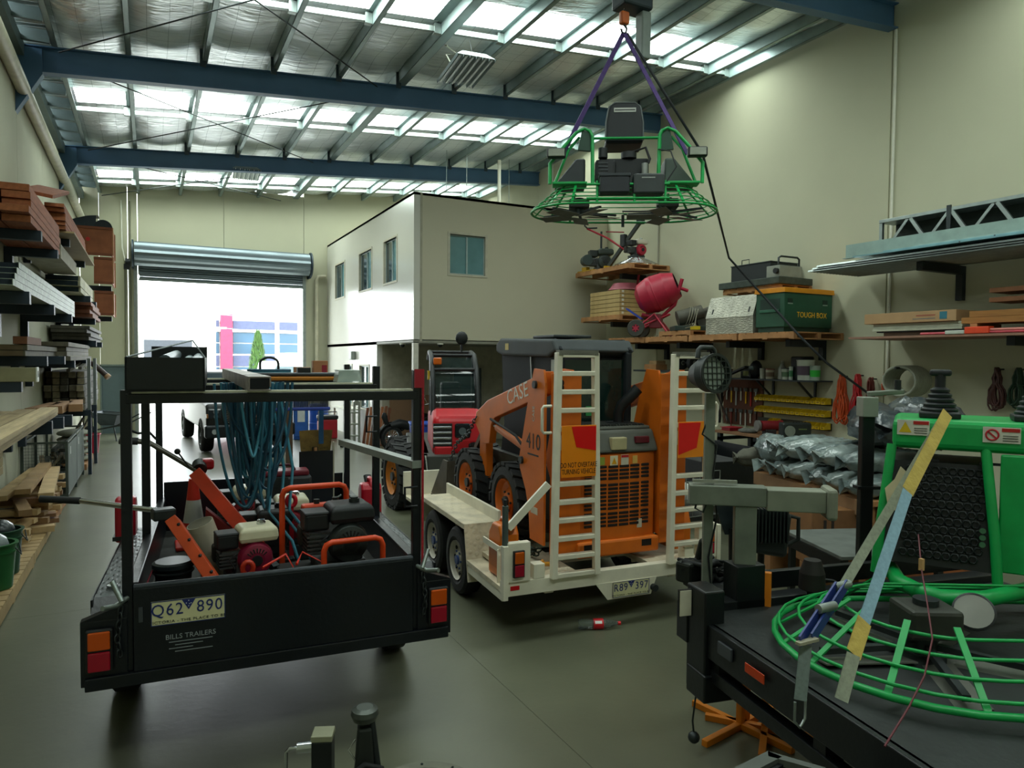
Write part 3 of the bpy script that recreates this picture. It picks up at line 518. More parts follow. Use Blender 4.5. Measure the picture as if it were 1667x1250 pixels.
B().box(-.1, .2, .18, .27, .44, .52).ob('orange_cover', M('#c8401a', .5), t, .015); B().cyl((0, .22, .52), (0, .22, .55), .02).cyl((.13, .22, .52), (.13, .22, .555), .022).ob('caps', DKSTEEL, t)
# trowel engine with cream tank and red fan
t = thing('power_trowel_engine', 'engine with cream tank and crimson fan shroud in middle of the tray', 'engine', tray(-.17, .5), T1R+R_(8)); engine_parts(t, CREAM, M('#7a1030', .45), BLACK, CHROME, (0, 0, .12)); B().box(-.2, .2, -.14, .16, 0, .12).ob('mount_plate', M('#3a2a26', .7), t, .01); t.scale = (.82, .82, .82)
t = thing('cutter_engine', 'engine with cream tank behind the orange hoop of the compactor', 'engine', tray(.12, 1.25), T1R); engine_parts(t, CREAM, M('#7a1420', .5), BLACK, CHROME, (0, 0, .14)); t.scale = (.85, .85, .85); B().box(-.2, .22, -.15, .2, 0, .14).ob('mount_plate', DKSTEEL, t, .01); B().bar((.22, 0, .36), (.52, .05, .52), .012).ob('lever', GALV, t)
t = thing('saw_engine', 'far engine with cream tank at the front left of the tray', 'engine', tray(-.16, 1.75), T1R); engine_parts(t, CREAM, M('#8c1420', .5), BLACK, CHROME, (0, 0, .15)); t.scale = (.85, .85, .85); B().box(-.2, .2, -.16, .2, 0, .15).ob('mount_plate', M('#53181c', .6), t, .01)
t = thing('black_engine', 'black engine block in front of the crimson tool case', 'engine', tray(-.02, 1.02), T1R); engine_parts(t, BLACK, M('#202426', .5), BLACK, BLACK, (0, 0, .1)); t.scale = (.85, .85, .85); B().box(-.2, .22, -.15, .2, 0, .1).ob('mount_plate', DKSTEEL, t, .01)
t = thing('orange_boom', 'orange channel arm with long chrome handle sticking out to the left', 'machine arm', (0, 0, 0)); 
A, Z = T1(-.61, .62, 1.27), T1(-.3, .2, .86); B().bar(A, Z, .07, .09, (0, -1, 0)).ob('channel_arm', M('#c8481a', .45, 0, .15), t, .004); B().bar(Z, Z+(Z-A)*.2, .035, .03).ob('pivot_bar', DKSTEEL, t)
Q = at(130, 815, z=1.3); G0 = at(65, 812, z=1.32); HS = A+V((.0, .05, .04)); B().tube([HS, Q], .018, 12).ob('handle_tube', CHROME, t); B().tube([Q, G0], .024, 12).ob('grip', RUBBER, t); B().cb(A+V((-.05, .03, .04)), .13, .1, .07, .2).ob('clamp', DKSTEEL, t, .01)
b = B()
for k in range(5): q = A.lerp(Z, .1+.2*k); b.ball(q+V((.005, -.04, .03)), .012, n=6)
b.ob('bolts', DKSTEEL, t)
t = thing('red_saw', 'red-orange floor saw arm with handlebars rising to the left of the tray', 'floor saw', (0, 0, 0)); A, Z = T1(-.48, 1.35, 1.44), T1(-.08, .75, 1.0)
B().bar(A, Z, .09, .1, (0, -1, 0)).ob('channel_arm', M('#d83a14', .42, 0, .12), t, .004); B().bar(Z, Z+(Z-A)*.22, .05, .03).ob('blade_bar', DKSTEEL, t)
E_ = T1(-.86, 1.55, 1.66)
for dy in (0, .12): B().tube([A+V((0, dy, .02)), E_+V((.05, dy, 0)), E_+V((-.02, dy, .01))], .014, 8).ob('handle_tube', M('#5a564c', .4, .6), t); B().tube([E_+V((-.02, dy, .01)), E_+V((-.14, dy+.02, .02))], .021, 8).ob('grip', RUBBER, t)
B().tube([E_+V((.1, .06, .02)), E_+V((.06, .06, .07)), E_+V((-.02, .06, .07)), E_+V((-.06, .06, .09))], .01, 6).ob('brake_lever', BLACK, t)
B().tube([A+V((-.05, 0, .05)), A+V((-.12, 0, .16))], .006, 6).ob('lever_rod', DKSTEEL, t); B().ball(A+V((-.13, 0, .175)), .022).ob('lever_knob', BLACK, t)
B().cyl(A+V((.02, .02, .03)), A+V((.02, .1, .06)), .05, n=14).ob('pulley', DKSTEEL, t); B().box(0, .09, 0, .1, 0, .08).ob('red_cover', RED, t, .02).location = A+V((.03, .05, .02))
B().hexa([T1(-.42, 1.0, 1.25), T1(-.08, .75, .98), T1(-.2, .75, .72), T1(-.46, 1.0, .72)], [T1(-.42, 1.1, 1.25), T1(-.08, .85, .98), T1(-.2, .85, .72), T1(-.46, 1.1, .72)]).ob('guard', M('#7c1a1c', .5, 0, .2), t); B().cyl(T1(-.3, .8, .95), T1(-.3, .74, .95), .05, n=14).ob('red_eye', RED, t)
B().bar(T1(-.34, .83, 1.08), T1(-.26, .72, .88), .03).ob('strut', RED, t)
t = thing('traffic_cone', 'orange traffic cone with white band in the trailer tray', 'traffic cone', tray(-.52, 1.85), 0); t.scale = (1.05, 1.05, 1.05); KO = M('#d8301c', .5); pf = [(.1, .03), (.035, .5), (.03, .52), (0, .52)]
B().box(-.13, .13, -.13, .13, 0, .03).ob('base', KO, t, .01); B().lathe([(.1, .03), (.074, .19)], n=20).ob('cone_lower', KO, t); B().lathe([(.074, .19), (.05, .36)], n=20).ob('white_band', M('#c9c9c4', .5), t); B().lathe([(.05, .36), (.032, .52), (0, .525)], n=20).ob('cone_tip', KO, t)
t = thing('pvc_pipe', 'short cream plastic pipe tilted in the trailer tray beside orange arm', 'pipe', tray(-.42, .78), R_(20), rx=0); a = V((-.04, .0, .42)); b_ = V((.1, 0, .05)); PC = M('#b9b4a0', .5, 0, .05)
for nm, r, m in (('pipe_wall', .085, PC), ('pipe_bore', .078, M('#6f6a58', .7))): B().tube([a, b_], r, 24).ob(nm, m, t) if nm == 'pipe_wall' else B().tube([a+(a-b_)*.002, a+(a-b_)*.004], r, 24).ob(nm, m, t)
B().tube([b_.lerp(a, .45), b_.lerp(a, .47)], .088, 24).ob('collar', PC, t)
t = thing('black_bucket', 'black plastic bucket with lid at the left rear of the tray', 'bucket', tray(-.6, .42), 0); t.scale = (.85, .85, .85); B().lathe([(0, .003), (.1, .003), (.13, .3), (.135, .3)], n=24).ob('pail', BLACKP, t); B().lathe([(.14, .285), (.14, .315), (.12, .325), (0, .325)], n=24).ob('lid', M('#1c2226', .4), t); B().lathe([(.132, .24), (.138, .245), (.138, .255), (.132, .26)], n=24).ob('rib', BLACKP, t)
B().tube([(-.135, 0, .27), (-.17, -.06, .2), (-.16, -.12, .14), (-.1, -.15, .16)], .006, 6).ob('bail', M('#8a2030', .5), t)
t = thing('tool_case', 'dark crimson topped tool case near the front of the trailer tray', 'tool case', tray(.2, 2.05), T1R); bx('lower_shell', M('#2a2d30', .5), t, -.3, .22, -.1, .14, 0, .5, .02); bx('lid', M('#6c1626', .45), t, -.28, .2, -.08, .12, .5, .55, .015); B().tube(hoop(-.16, .08, -.05, .55, .6), .012, 8).ob('handle', M('#501020', .5), t); bx('latch', DKSTEEL, t, -.1, .02, -.115, -.1, .42, .5)
for k, s in enumerate((-1, 1)):
    q = T1(-1.0, 1.95, .86) if s < 0 else T1(.97, 2.25, .8); t = thing('fuel_can', ['red fuel can on the left mudguard of the black trailer', 'red fuel can on the right front corner of the black trailer'][k], 'fuel can', q, T1R); RC = M('#b01228', .35, 0, .06)
    t.scale = (1.7 if k else 1.3, 1.2, 1.05); B().prism([(-.08, 0), (.08, 0), (.08, .27), (.03, .33), (-.05, .33), (-.08, .28)], 'x', -.055, .055).ob('body', RC, t, .02, 3); B().tube([(0, -.06, .3), (0, -.05, .36), (0, .02, .37), (0, .06, .31)], .012, 8).ob('handle', RC, t); B().cyl((0, .05, .32), (0, .1, .37), .022).ob('spout_cap', BLACK, t); bx('holder', DKSTEEL, t, -.065, .065, -.088, .088, .02, .05)
t = thing('dark_board', 'dark upright board at the front right corner of the trailer', 'board', T1(.48, 2.36, .772), T1R); bx('panel', M('#0d131a', .5), t, -.13, .17, 0, .03, 0, .67); bx('pale_edge', M('#a8a490', .6), t, .17, .182, -.005, .035, .0, .75)
t = thing('shovel', 'upturned shovel with muddy blade standing in the trailer front', 'shovel', T1(.5, 2.43, .772), T1R); B().cyl((0, 0, 0), (0, 0, .7), .02, n=8).ob('handle', PALLETW, t)
B().grid(lambda u, v: ((-.15+.3*u)*(1-.12*(1-v)), .03-.05*(2*u-1)**2-.03*v, .66+.2*v), 8, 5).ob('blade', M('#7a6330', .8, 0, .35, 9, .3, 20, dirt='#2a2d2e', dirtamt=.6), t); B().cyl((0, .01, .6), (0, .01, .7), .026, n=8).ob('socket', DKSTEEL, t)
t = thing('timber_stake', 'brown timber stake standing in the front of the trailer tray', 'stake', T1(.27, 2.45, .772), T1R); bx('stake', M('#5f4e3c', .8, 0, .2), t, -.03, .03, -.02, .02, 0, 1.08); bx('stake_end', M('#7a6448', .8), t, -.028, .028, -.018, .018, 1.08, 1.083)
t = thing('blue_broom', 'wide broom with blue head hanging under the trailer rack', 'broom', T1(.3, 2.2, 1.83), T1R); bx('blue_head', M('#2c3f92', .5), t, -.4, .3, -.02, .03, 0, .03, .008); b = B()
for k in range(60): b.box(-.39+.0113*k, -.385+.0113*k, -.015, .025, .03, .11)
b.ob('bristles', M('#1a1e22', .8), t)['kind'] = 'stuff'; B().bar((.22, 0, .0), (.22, 0, -.3), .04).ob('handle', M('#12466e', .5), t); 
for k, (x, y, z, c) in enumerate(((.28, .95, .28, '#c01424'), (-.05, .3, .1, '#b83018'))):
    t = thing('red_tag_handle', ['red handle with round hole standing between the engines', 'red guard plate low beside the crimson fan'][k], 'handle', T1(x-.13, y+.1*(1-k), .772), T1R); zz_ = .45 if k == 0 else .2
    B().box(-.015, .015, -.01, .01, 0, zz_).ob('stem', M(c, .4), t); B().tube([(.03*math.cos(a), 0, zz_+.035+.04*math.sin(a)) for a in [2*math.pi*i/14 for i in range(14)]], .016, 8, True).ob('ring', M(c, .4), t)
# debris in the tray
for k in range(9):
    q = tray(rnd(-.5, .3), rnd(.1, .35)); o = B().cb((0, 0, 0), rnd(.08, .2), rnd(.03, .07), .025, rnd(0, 3)).ob('scrap_piece', M(['#5a3a28', '#7b2a18', '#3c3c38'][k % 3], .7)); o.location = q+V((0, 0, .014)); tag(o, ['rusty scrap on the tray floor near the tailgate', 'red scrap on the tray floor near the tailgate', 'grey scrap on the tray floor near the tailgate'][k % 3], 'scrap', 'scrap on the tray floor')
for k in range(2):
    o = B().tube([tray(-.1+.2*k, .15)+V((0, 0, .25)), tray(.05+.1*k, .3)+V((0, 0, .28)), tray(.1+.25*k, .1)+V((0, 0, .2)), tray(-.2+.3*k, .35)+V((0, 0, .02))], .009, 6).ob('power_lead', M('#d0301c', .5)); tag(o, ['orange-red cord lying over the left of the tray floor', 'orange-red cord lying over the right of the tray floor'][k], 'cord')
# ================================================================ cream plant trailer with ramps
T2L = (3.58, 4.9); T2R = R_(-4.3); T2 = frame(*T2L, T2R)
t = thing('plant_trailer', 'cream tandem plant trailer with upright ramps carrying the orange loader', 'trailer', (*T2L, 0), T2R)
TW = M('#e2dcc8', .5, 0, .1, 5, .05, 30, dirt='#6b4a36', dirtamt=.22); TPW = tread_plate('#d8ccb0', .5, 0, 16)
bx('rear_beam', TW, t, -1.07, 1.07, 0, .08, .38, .5, .005)
for s in (-1, 1):
    bx('deck_runner', TPW, t, min(s*.36, s*.9), max(s*.36, s*.9), .08, 3.9, .46, .5, .003)
    bx('chassis_rail', TW, t, s*.62-.04, s*.62+.04, .08, 3.9, .34, .46)
    bx('side_rail', TW, t, s*.71-.02, s*.71+.02, .95, 3.9, .5, .79, .004) if False else None
    x0, x1 = min(s*.71, s*1.06), max(s*.71, s*1.06)
    bx('fender_top', TPW, t, x0, x1, 1.0, 2.5, .74, .755); bx('fender_lip', TPW, t, s*1.06-.004, s*1.06+.004, 1.0, 2.5, .71, .755)
    bx('fender_inner', TW, t, s*.71-.015, s*.71+.015, .98, 2.6, .46, .86, .004)
    B().hexa([(x0, 1.0, .755), (x1, 1.0, .755), (x1, 1.01, .74), (x0, 1.01, .74)], [(x0, .88, .24), (x1, .88, .24), (x1, .89, .24), (x0, .89, .24)]).ob('fender_rear', TPW, t)
    B().hexa([(x0, 2.5, .755), (x1, 2.5, .755), (x1, 2.49, .74), (x0, 2.49, .74)], [(x0, 2.75, .4), (x1, 2.75, .4), (x1, 2.74, .4), (x0, 2.74, .4)]).ob('fender_front', TW, t)
    bx('rear_step', TPW, t, x0, x1, .06, .92, .4, .44); bx('step_skirt', TW, t, s*1.05-.006, s*1.05+.006, .06, .9, .33, .4)
    for y in (1.32, 2.12): wheel(t, (s*.94, y, .33), .33, .2, M('#b3ada0', .45, .3), M('#1d3a70', .5), side=s, holes=8)
    # tail light post
    bx('light_post', TW, t, s*1.06-.022, s*1.06+.022, -.03, .03, .36, .8, .004); bx('light_shroud', TW, t, min(s*.84, s*1.04), max(s*.84, s*1.04), -.02, .05, .5, .82, .006)
    lh = bx('tail_light', M('#101214', .5), t, s*.95-.05, s*.95+.05, -.045, -.02, .54, .76, .006); bx('amber_lens', M('#c05410', .25, 0, .05), lh, s*.95-.04, s*.95+.04, -.055, -.043, .655, .75, .006); bx('red_lens', M('#98122c', .25, 0, .05), lh, s*.95-.04, s*.95+.04, -.055, -.043, .55, .645, .006)
    bx('reflector', M('#c8101c', .2), t, s*.97-.04, s*.97+.04, -.008, 0, .43, .465, .003); bx('deck_stop', TW, t, min(s*.7, s*.8), max(s*.7, s*.8), .0, .1, .5, .62, .004)
    # ramp
    r0, r1 = (-.655, -.2) if s < 0 else (.5, .95); zb, zt = .49, 2.36
    rp = B().bar((r0+.025, -.02, zb), (r0+.06, .0, zt), .05, .06, (0, 1, 0)).ob('ramp_rail', TW, t, .004); B().bar((r1-.025, -.02, zb), (r1-.05, .0, zt), .05, .06, (0, 1, 0)).ob('ramp_rail', TW, t, .004)
    for k in range(13):
        z = zb+.02+k*(zt-zb-.04)/12
        if k in (6, 7): continue
        u = k/12; B().box(r0+.05+.03*u, r1-.05-.02*u, -.04, .02, z-.02, z+.02).ob('ramp_rung', TW, t, .006)
    bx('ramp_cap', M('#6b6a60', .6, 0, .3), t, r0+.05, r1-.04, -.04, .03, zt-.02, zt+.02)
    xs = (r0, -1) if s < 0 else (r1, 1); x = xs[0]
    B().tube([(x, -.0, 1.92), (x+xs[1]*.07, 0, 1.92), (x+xs[1]*.085, 0, 1.9), (x+xs[1]*.085, 0, 1.72), (x+xs[1]*.07, 0, 1.7), (x, 0, 1.7)], .012, 8).ob('ramp_handle', TW, t)
    B().bar((s*1.0, .08, .92), (r0-.02 if s < 0 else r1+.02, .0, 1.28), .04, .06).ob('ramp_brace', TW, t, .004)
    z0, z1 = (1.33, 1.76) if s < 0 else (1.44, 1.76); sg = bx('warning_sign', M('#f08a12', .35, 0, .04), t, r0+.07, r1-.06, -.052, -.046, z0, z1, .002); a, b_ = r0+.07, r1-.06; w = b_-a; RS = M('#e00a0e', .35, 0, .03); h = .43
    pol = [(a+w*.28, z1-.01), (b_-.004, z1-.01), (b_-.004, z1-h*.5), (a+w*.42, z1-h*.42)] if s < 0 else [(a+.004, z1-.01), (a+w*.75, z1-.01), (a+w*.62, z1-h*.55), (a+.004, z1-h*.68)]
    B().prism(pol, 'y', -.055, -.052).ob('red_marking', RS, sg)
    if s < 0:
        for k, tx in enumerate(('DO NOT OVERTAKE', 'TURNING VEHICLE')): text('sign_text', tx, .06, M('#171310', .5, 0, 0), sg, ((a+b_)/2, -.053, z0+.1-.055*k), (R_(90), 0, 0), .0008, .62)
B().cyl((-1.05, .02, .8), (-1.05, .02, 1.12), .026, n=14).ob('jack_tube', M('#47524e', .5), t); B().cyl((-1.05, .02, 1.12), (-1.05, .02, 1.17), .014, n=8).ob('jack_knob', DKSTEEL, t)
for y in (.75, 1.5, 2.3, 3.1, 3.84): bx('cross_member', TW, t, -.62, .62, y, y+.07, .36, .46)
bx('headboard', TW, t, -.9, .9, 3.88, 3.93, .5, .8); B().bar((-.6, 3.9, .42), (0, 5.2, .42), .08).bar((.6, 3.9, .42), (0, 5.2, .42), .08).ob('drawbar', TW, t)
B().cyl((-.95, 1.32, .33), (.95, 1.32, .33), .03).ob('axle', DKSTEEL, t); B().cyl((-.95, 2.12, .33), (.95, 2.12, .33), .03).ob('axle', DKSTEEL, t)
B().prism([(-.22, .39), (.4, .39), (.34, .24), (-.1, .24)], 'y', -.004, .004).ob('plate_bracket', TW, t); plate(t, 'R89', '397', 'VICTORIA - THE PLACE TO BE', (.13, -.008, .32), 0); B().cyl((.36, -.05, .3), (.36, .0, .3), .03, n=12).ob('plate_lamp', DKSTEEL, t)
# can holder
for z in (.56, .72)[1:]: B().bar((-1.03, .2, z), (-1.03, .56, z), .012, .05).bar((-.8, .2, z), (-.8, .56, z), .012, .05).bar((-1.03, .2, z), (-.8, .2, z), .05, .012, (0, 1, 0)).ob('can_holder', TW, t)
B().bar((-1.03, .2, .44), (-1.03, .2, .72), .03, .012).ob('holder_strap', TW, t)
t = thing('jerry_can', 'orange plastic fuel can in a holder on the plant trailer step', 'jerry can', T2(-.915, .38, .442), T2R); JC = M('#cf6a08', .4, 0, .12, 6)
B().prism([(-.15, 0), (.15, 0), (.15, .36), (.06, .46), (-.1, .46), (-.15, .38)], 'x', -.085, .085).ob('body', JC, t, .025, 3); B().tube([(0, -.13, .4), (0, -.1, .49), (0, .02, .49), (0, .07, .44)], .022, 8).ob('handle', JC, t); B().cyl((0, -.12, .4), (0, -.19, .47), .035, n=14).ob('cap', M('#a4540a', .5), t)
b = B().box(-.0865, -.085, -.12, .12, .08, .3); b.ob('side_panel', M('#b85e08', .45), t)
for k, (x, y) in enumerate(((.72, .8), (-.62, .7))):
    b = B(); pts = [T2(x+rnd(-.16, .16), y+rnd(-.3, .3), .515+rnd(0, .1)) for i in range(22 if k == 0 else 8)]; o = chain(b, pts, .03, .008).ob('load_chain', M('#2f3a30', .5, .5, .3, 9)); tag(o, ['heap of dark load chain on the right deck runner', 'loose load chain on the left deck runner'][k], 'chain')
o = B().tube([T2(-.7, .15, .52), T2(-.62, .2, .55), T2(-.55, .22, .54)], .02, 8).tube([T2(-.7, .22, .52), T2(-.6, .24, .57)], .016, 8).ob('chain_binder', M('#c88812', .5)); tag(o, 'yellow chain binder handle on the deck by the tail light', 'binder')
t = thing('orange_jerry_can', 'orange can behind the right ramp of the plant trailer', 'jerry can', T2(.93, .5, .442), T2R); B().prism([(-.16, 0), (.16, 0), (.16, .3), (.05, .42), (-.12, .42), (-.16, .3)], 'x', -.1, .1).ob('body', JC, t, .02); B().tube([(0, -.1, .38), (0, -.06, .46), (0, .06, .44)], .018, 8).ob('handle', JC, t)
# ================================================================ skid steer loader
q = T2(.12, .2, .502); t = thing('skid_steer_loader', 'orange skid steer loader with black cab chained on the plant trailer', 'loader', q, T2R); t.scale = (.86, 1, 1)
SO = M('#cf6712', .45, 0, .12, 4, .03, 20, dirt='#6a3512', dirtamt=.2); CBK = M('#161c20', .7, 0, .15, 4, spec=.3); DG = M('#4a4c44', .55, 0, .1)
HOLE = M('#1a0f08', .9, 0, 0)
# engine door, slightly bowed, with slotted grille
def rear(x): return -.0+.05*(x/.47)**2
b = B().grid(lambda u, v: (-.47+.94*u, rear(-.47+.94*u), .2+.76*v), 10, 1); b.ob('engine_door', SO, t)
for z0, z1 in ((.20, .205), (.955, .96)): pass
bx('engine_bay', SO, t, -.46, .46, .06, .6, .18, .98); bx('rear_bumper', SO, t, -.49, .49, -.03, .12, .06, .2, .02)
for x in (-.36, .33): bx('bumper_pocket', HOLE, t, x-.06, x+.06, -.032, -.02, .12, .18)
for zc, rows in ((.80, 4), (.585, 7), (.38, 4)):
    for r in range(rows):
        for c in range(6):
            x = -.33+.132*c; z = zc+(r-(rows-1)/2)*.035
            bx('grille_slot', HOLE, t, x-.058, x+.058, rear(x)-.006, rear(x)+.004, z-.012, z+.012, .004)
# lamp band and hood
B().hexa([(-.5, .0, .97), (.5, .0, .97), (.5, .5, .97), (-.5, .5, .97)], [(-.48, .08, 1.17), (.48, .08, 1.17), (.48, .5, 1.2), (-.48, .5, 1.2)]).ob('lamp_band', DG, t, .03, 3)
for x in (-.3, .3): bx('rear_lamp', M('#5a1420', .3), t, x-.085, x+.085, .015, .05, 1.05, 1.11, .006)
bx('work_lamp', M('#b5ab84', .3), t, -.09, .09, -.01, .05, 1.0, 1.11, .008)
b = B()
for k in range(22): b.box(-.4+.037*k, -.385+.037*k, .12, .5, 1.2, 1.215)
b.ob('hood_ribs', M('#2e312e', .6), t)['kind'] = 'stuff'; B().box(-.46, .46, .1, .55, 1.16, 1.2).ob('hood', DG, t, .02)
B().tube([(.2, .3, 1.2), (.2, .3, 1.3), (.22, .27, 1.38), (.33, .2, 1.5), (.36, .18, 1.54)], .055, 14).cyl((.2, .3, 1.2), (.2, .3, 1.22), .13, n=18).ob('exhaust', BLACK, t)
for nm, x, w, h, c in (('round_decal', -.2, .07, .07, '#8c9a3c'), ('warning_decal', -.06, .09, .09, '#d9cfae'), ('danger_decal', .07, .09, .1, '#c9c2b0'), ('square_decal', .2, .06, .07, '#c9a050')): bx(nm, M(c, .5), t, x-w/2, x+w/2, rear(x)-.004, rear(x)+.002, .905-h/2, .905+h/2)
B().add([(-.09, -.006, .875), (-.03, -.006, .875), (-.06, -.006, .935)], [(0, 1, 2)]).ob('warning_triangle', M('#d89a10', .5), t); bx('danger_red', M('#b01420', .5), t, .027, .113, -.005, -.0045, .93, .952); bx('number_decal', M('#d0c8b4', .5), t, .24, .3, .012, .018, .28, .36)
for s in (-1, 1):
    x0, x1 = min(s*.45, s*.84), max(s*.45, s*.84)
    # tower: rear face and outer side plate with a curved front edge
    prof = [(.02, .2), (.02, 1.6), (.05, 1.71), (.24, 1.72), (.34, 1.5), (.52, .98), (.55, .9), (.53, .8), (.4, .62), (.33, .45), (.3, .2)]
    B().prism(prof, 'x', s*.84-.012, s*.84+.012).ob('tower_side_plate', SO, t); B().prism(prof, 'x', s*.52-.012, s*.52+.012).ob('tower_inner_plate', SO, t)
    bx('tower_rear_plate', SO, t, x0+.06, x1, .0, .03, .12, 1.68, .004)
    B().cyl((s*.68, -.004, 1.56), (s*.68, .01, 1.56), .03, n=14).cyl((s*.68, -.004, 1.6), (s*.68, .01, 1.6), .03, n=14).ob('lifting_eye', HOLE, t)
    bx('danger_decal', M('#cfc9ba', .5), t, s*.69-.04, s*.69+.04, -.004, 0, 1.02, 1.18); bx('danger_red', M('#9c1420', .5), t, s*.69-.04, s*.69+.04, -.005, -.003, 1.15, 1.18)
    B().cyl((s*.853, .2, 1.58), (s*.88, .2, 1.58), .035, n=14).cyl((s*.853, .48, .88), (s*.88, .48, .88), .035, n=14).ob('pivot_pin', DKSTEEL, t)
    # lift arm, elbow and cylinder
    B().prism([(.1, 1.5), (.1, 1.7), (1.5, 1.37), (1.85, 1.22), (1.88, 1.1), (1.62, .9), (1.45, .92), (1.4, 1.12), (1.3, 1.2)], 'x', s*.75-.045, s*.75+.045).ob('lift_arm', SO, t, .008)
    B().cyl((s*.75, .6, .98), (s*.75, 1.3, 1.1), .045, n=14).ob('lift_cylinder', SO, t); B().cyl((s*.75, 1.25, 1.09), (s*.75, 1.55, 1.14), .026, n=12).ob('cylinder_rod', CHROME, t); B().tube([(s*.8, .58, 1.0), (s*.82, .7, 1.08), (s*.82, 1.0, 1.13), (s*.8, 1.4, 1.18)], .014, 6).ob('hydraulic_hose', RUBBER, t)
    for y in (.98, 2.12): wheel(t, (s*.68, y, .4), .375, .3, SO, DKSTEEL, side=s, lug=20, holes=0, rr=.6)
    bx('front_stanchion', SO, t, min(s*.6, s*.7), max(s*.6, s*.7), 1.75, 1.95, .5, 1.1, .01)
    bx('side_sill', M('#3a3c36', .6), t, min(s*.45, s*.53), max(s*.45, s*.53), .4, 2.3, .3, .8, .01)
B().box(-.5, .5, .4, 2.2, .16, .5).ob('chassis', M('#38281a', .7, 0, .3), t, .02)
text('maker_text', 'CASE', .2, M('#d6cfc0', .5, 0, .3, 30), t, (-.797, .72, 1.47), (R_(90), R_(-13.5), R_(-90)), .001, 1.1); text('model_text', '410', .2, M('#1c1a18', .6, 0, .3, 30), t, (-.854, .24, 1.07), (R_(90), 0, R_(-90)), .001); text('maker_text', 'CASE', .06, M('#c9c4b6', .5), t, (-.854, .24, 1.32), (R_(90), R_(-90), R_(-90)), .001)
bx('warning_decal', M('#c9c2ac', .5), t, -.8545, -.852, .14, .28, .44, .5); bx('model_line', M('#1c1a18', .6), t, -.854, -.852, .13, .36, .95, .965)
# cab
B().prism([(.5, 1.0), (.42, 1.9), (.55, 2.0), (1.75, 2.02), (1.85, 1.92), (1.75, 1.1), (1.9, .6), (1.6, .6)], 'x', -.45, -.42).prism([(.5, 1.0), (.42, 1.9), (.55, 2.0), (1.75, 2.02), (1.85, 1.92), (1.75, 1.1), (1.9, .6), (1.6, .6)], 'x', .42, .45).ob('cab_side', CBK, t)
B().prism([(.42, 1.88), (.5, 1.99), (1.8, 2.03), (1.92, 1.97), (1.92, 1.88), (1.75, 1.84), (.6, 1.82)], 'x', -.5, .5).ob('cab_roof', M('#43484a', .65, 0, .1, spec=.3), t, .03, 3); bx('roof_hatch', M('#2c3132', .5), t, -.25, .25, .9, 1.4, 2.02, 2.05, .01)
B().prism([(-.4, 1.22), (.4, 1.22), (.38, 1.8), (-.38, 1.8)], 'y', .47, .48).ob('rear_window', M('#142622', .06, 0, .15, 3), t); B().box(-.46, -.38, .42, .5, 1.2, 1.88).box(.38, .46, .42, .5, 1.2, 1.88).ob('rear_pillar', CBK, t, .02); bx('green_sticker', M('#2f8a4a', .5), t, -.1, .06, .455, .468, 1.27, 1.36)
bx('seat', BLACK, t, -.22, .22, .8, 1.2, .7, 1.4, .05); bx('cab_floor', CBK, t, -.42, .42, .5, 1.9, .5, .6); B().bar((-.46, .95, 1.0), (-.46, 1.05, 1.85), .014).ob('side_trim', ALU, t)
bx('vent_decal', M('#9aa39c', .5), t, -.453, -.45, .52, .6, 1.62, 1.8); bx('yellow_decal', M('#c0a83c', .5), t, -.502, -.499, 1.55, 1.64, 1.9, 1.97)
# bucket
b = B(); b.T = Matrix.Translation((0, .35, 0)); b.prism([(2.42, .55), (2.5, .5), (2.48, .12), (2.6, .04), (3.15, .03), (3.15, .01), (2.55, .0), (2.42, .1)], 'x', -.82, .82); b.ob('bucket_shell', M('#4d463c', .6, .4, .3, 6), t)
for s in (-1, 1): B().prism([(2.77, .55), (2.95, .55), (3.45, .05), (2.85, .03)], 'x', s*.82-.01, s*.82+.01).ob('bucket_side', M('#4d463c', .6, .4, .3, 6), t); B().bar((s*.6, 1.9, 1.1), (s*.6, 2.75, .3), .08, .06, (0, 1, 0)).ob('coupler_arm', M('#5a4232', .7), t); B().cyl((s*.5, 2.2, 1.0), (s*.5, 2.75, .5), .03, n=10).ob('tilt_ram', CHROME, t)
chain(B(), [(-.8, 1.85, 1.15), (-.8, 2.1, .95), (-.8, 2.5, .8), (-.8, 2.75, .55)], .03, .008).ob('tie_chain', DKSTEEL, t)
# ================================================================ right foreground: black trailer with the second ride-on trowel
T3L = (2.83, 2.87); T3R = R_(-11); T3 = frame(*T3L, T3R)     # far left corner of the deck
t = thing('flat_trailer', 'black flat deck trailer in right foreground carrying the green trowel machine', 'trailer', (*T3L, 0), T3R)
B3 = M('#0b1012', .42, 0, .25, 6, .06, 30, dirt='#2a302d', dirtamt=.25); GS = M('#6e7468', .5, .2, .2, 8, .04, 30)
bx('deck', M('#1c2120', .6, 0, .35, 7, .1, 30), t, .0, 2.4, -3.4, .45, .74, .79); bx('deck_edge', B3, t, -.03, .02, -3.4, .3, .6, .79, .005)
bx('lower_rail', B3, t, -.01, .06, -3.4, .3, .46, .53, .004); bx('front_beam', B3, t, -.06, 2.4, .3, .42, .62, .84, .005)
for y in (.05, -.8, -1.6, -2.6): bx('outrigger', B3, t, 0, .5, y, y+.08, .5, .62)
bx('corner_box', B3, t, -.05, .08, .12, .32, .36, .98, .01); bx('corner_gusset', B3, t, -.06, .2, .1, .3, .34, .5, .01)
lh = bx('side_lamp', M('#3c4044', .4), t, -.045, -.03, -.13, -.0, .68, .75, .004); bx('amber_lens', M('#b8380c', .25, 0, .05), lh, -.05, -.044, -.42, -.26, .69, .74, .004)
for y in (-1.5, -2.3): wheel(t, (.35, y, .33), .33, .2, GS, side=-1)
bx('post_socket', B3, t, .28, .48, .3, .45, .6, 1.05, .006); bx('far_rail', B3, t, .55, 2.4, .45, .5, .84, .95, .004)
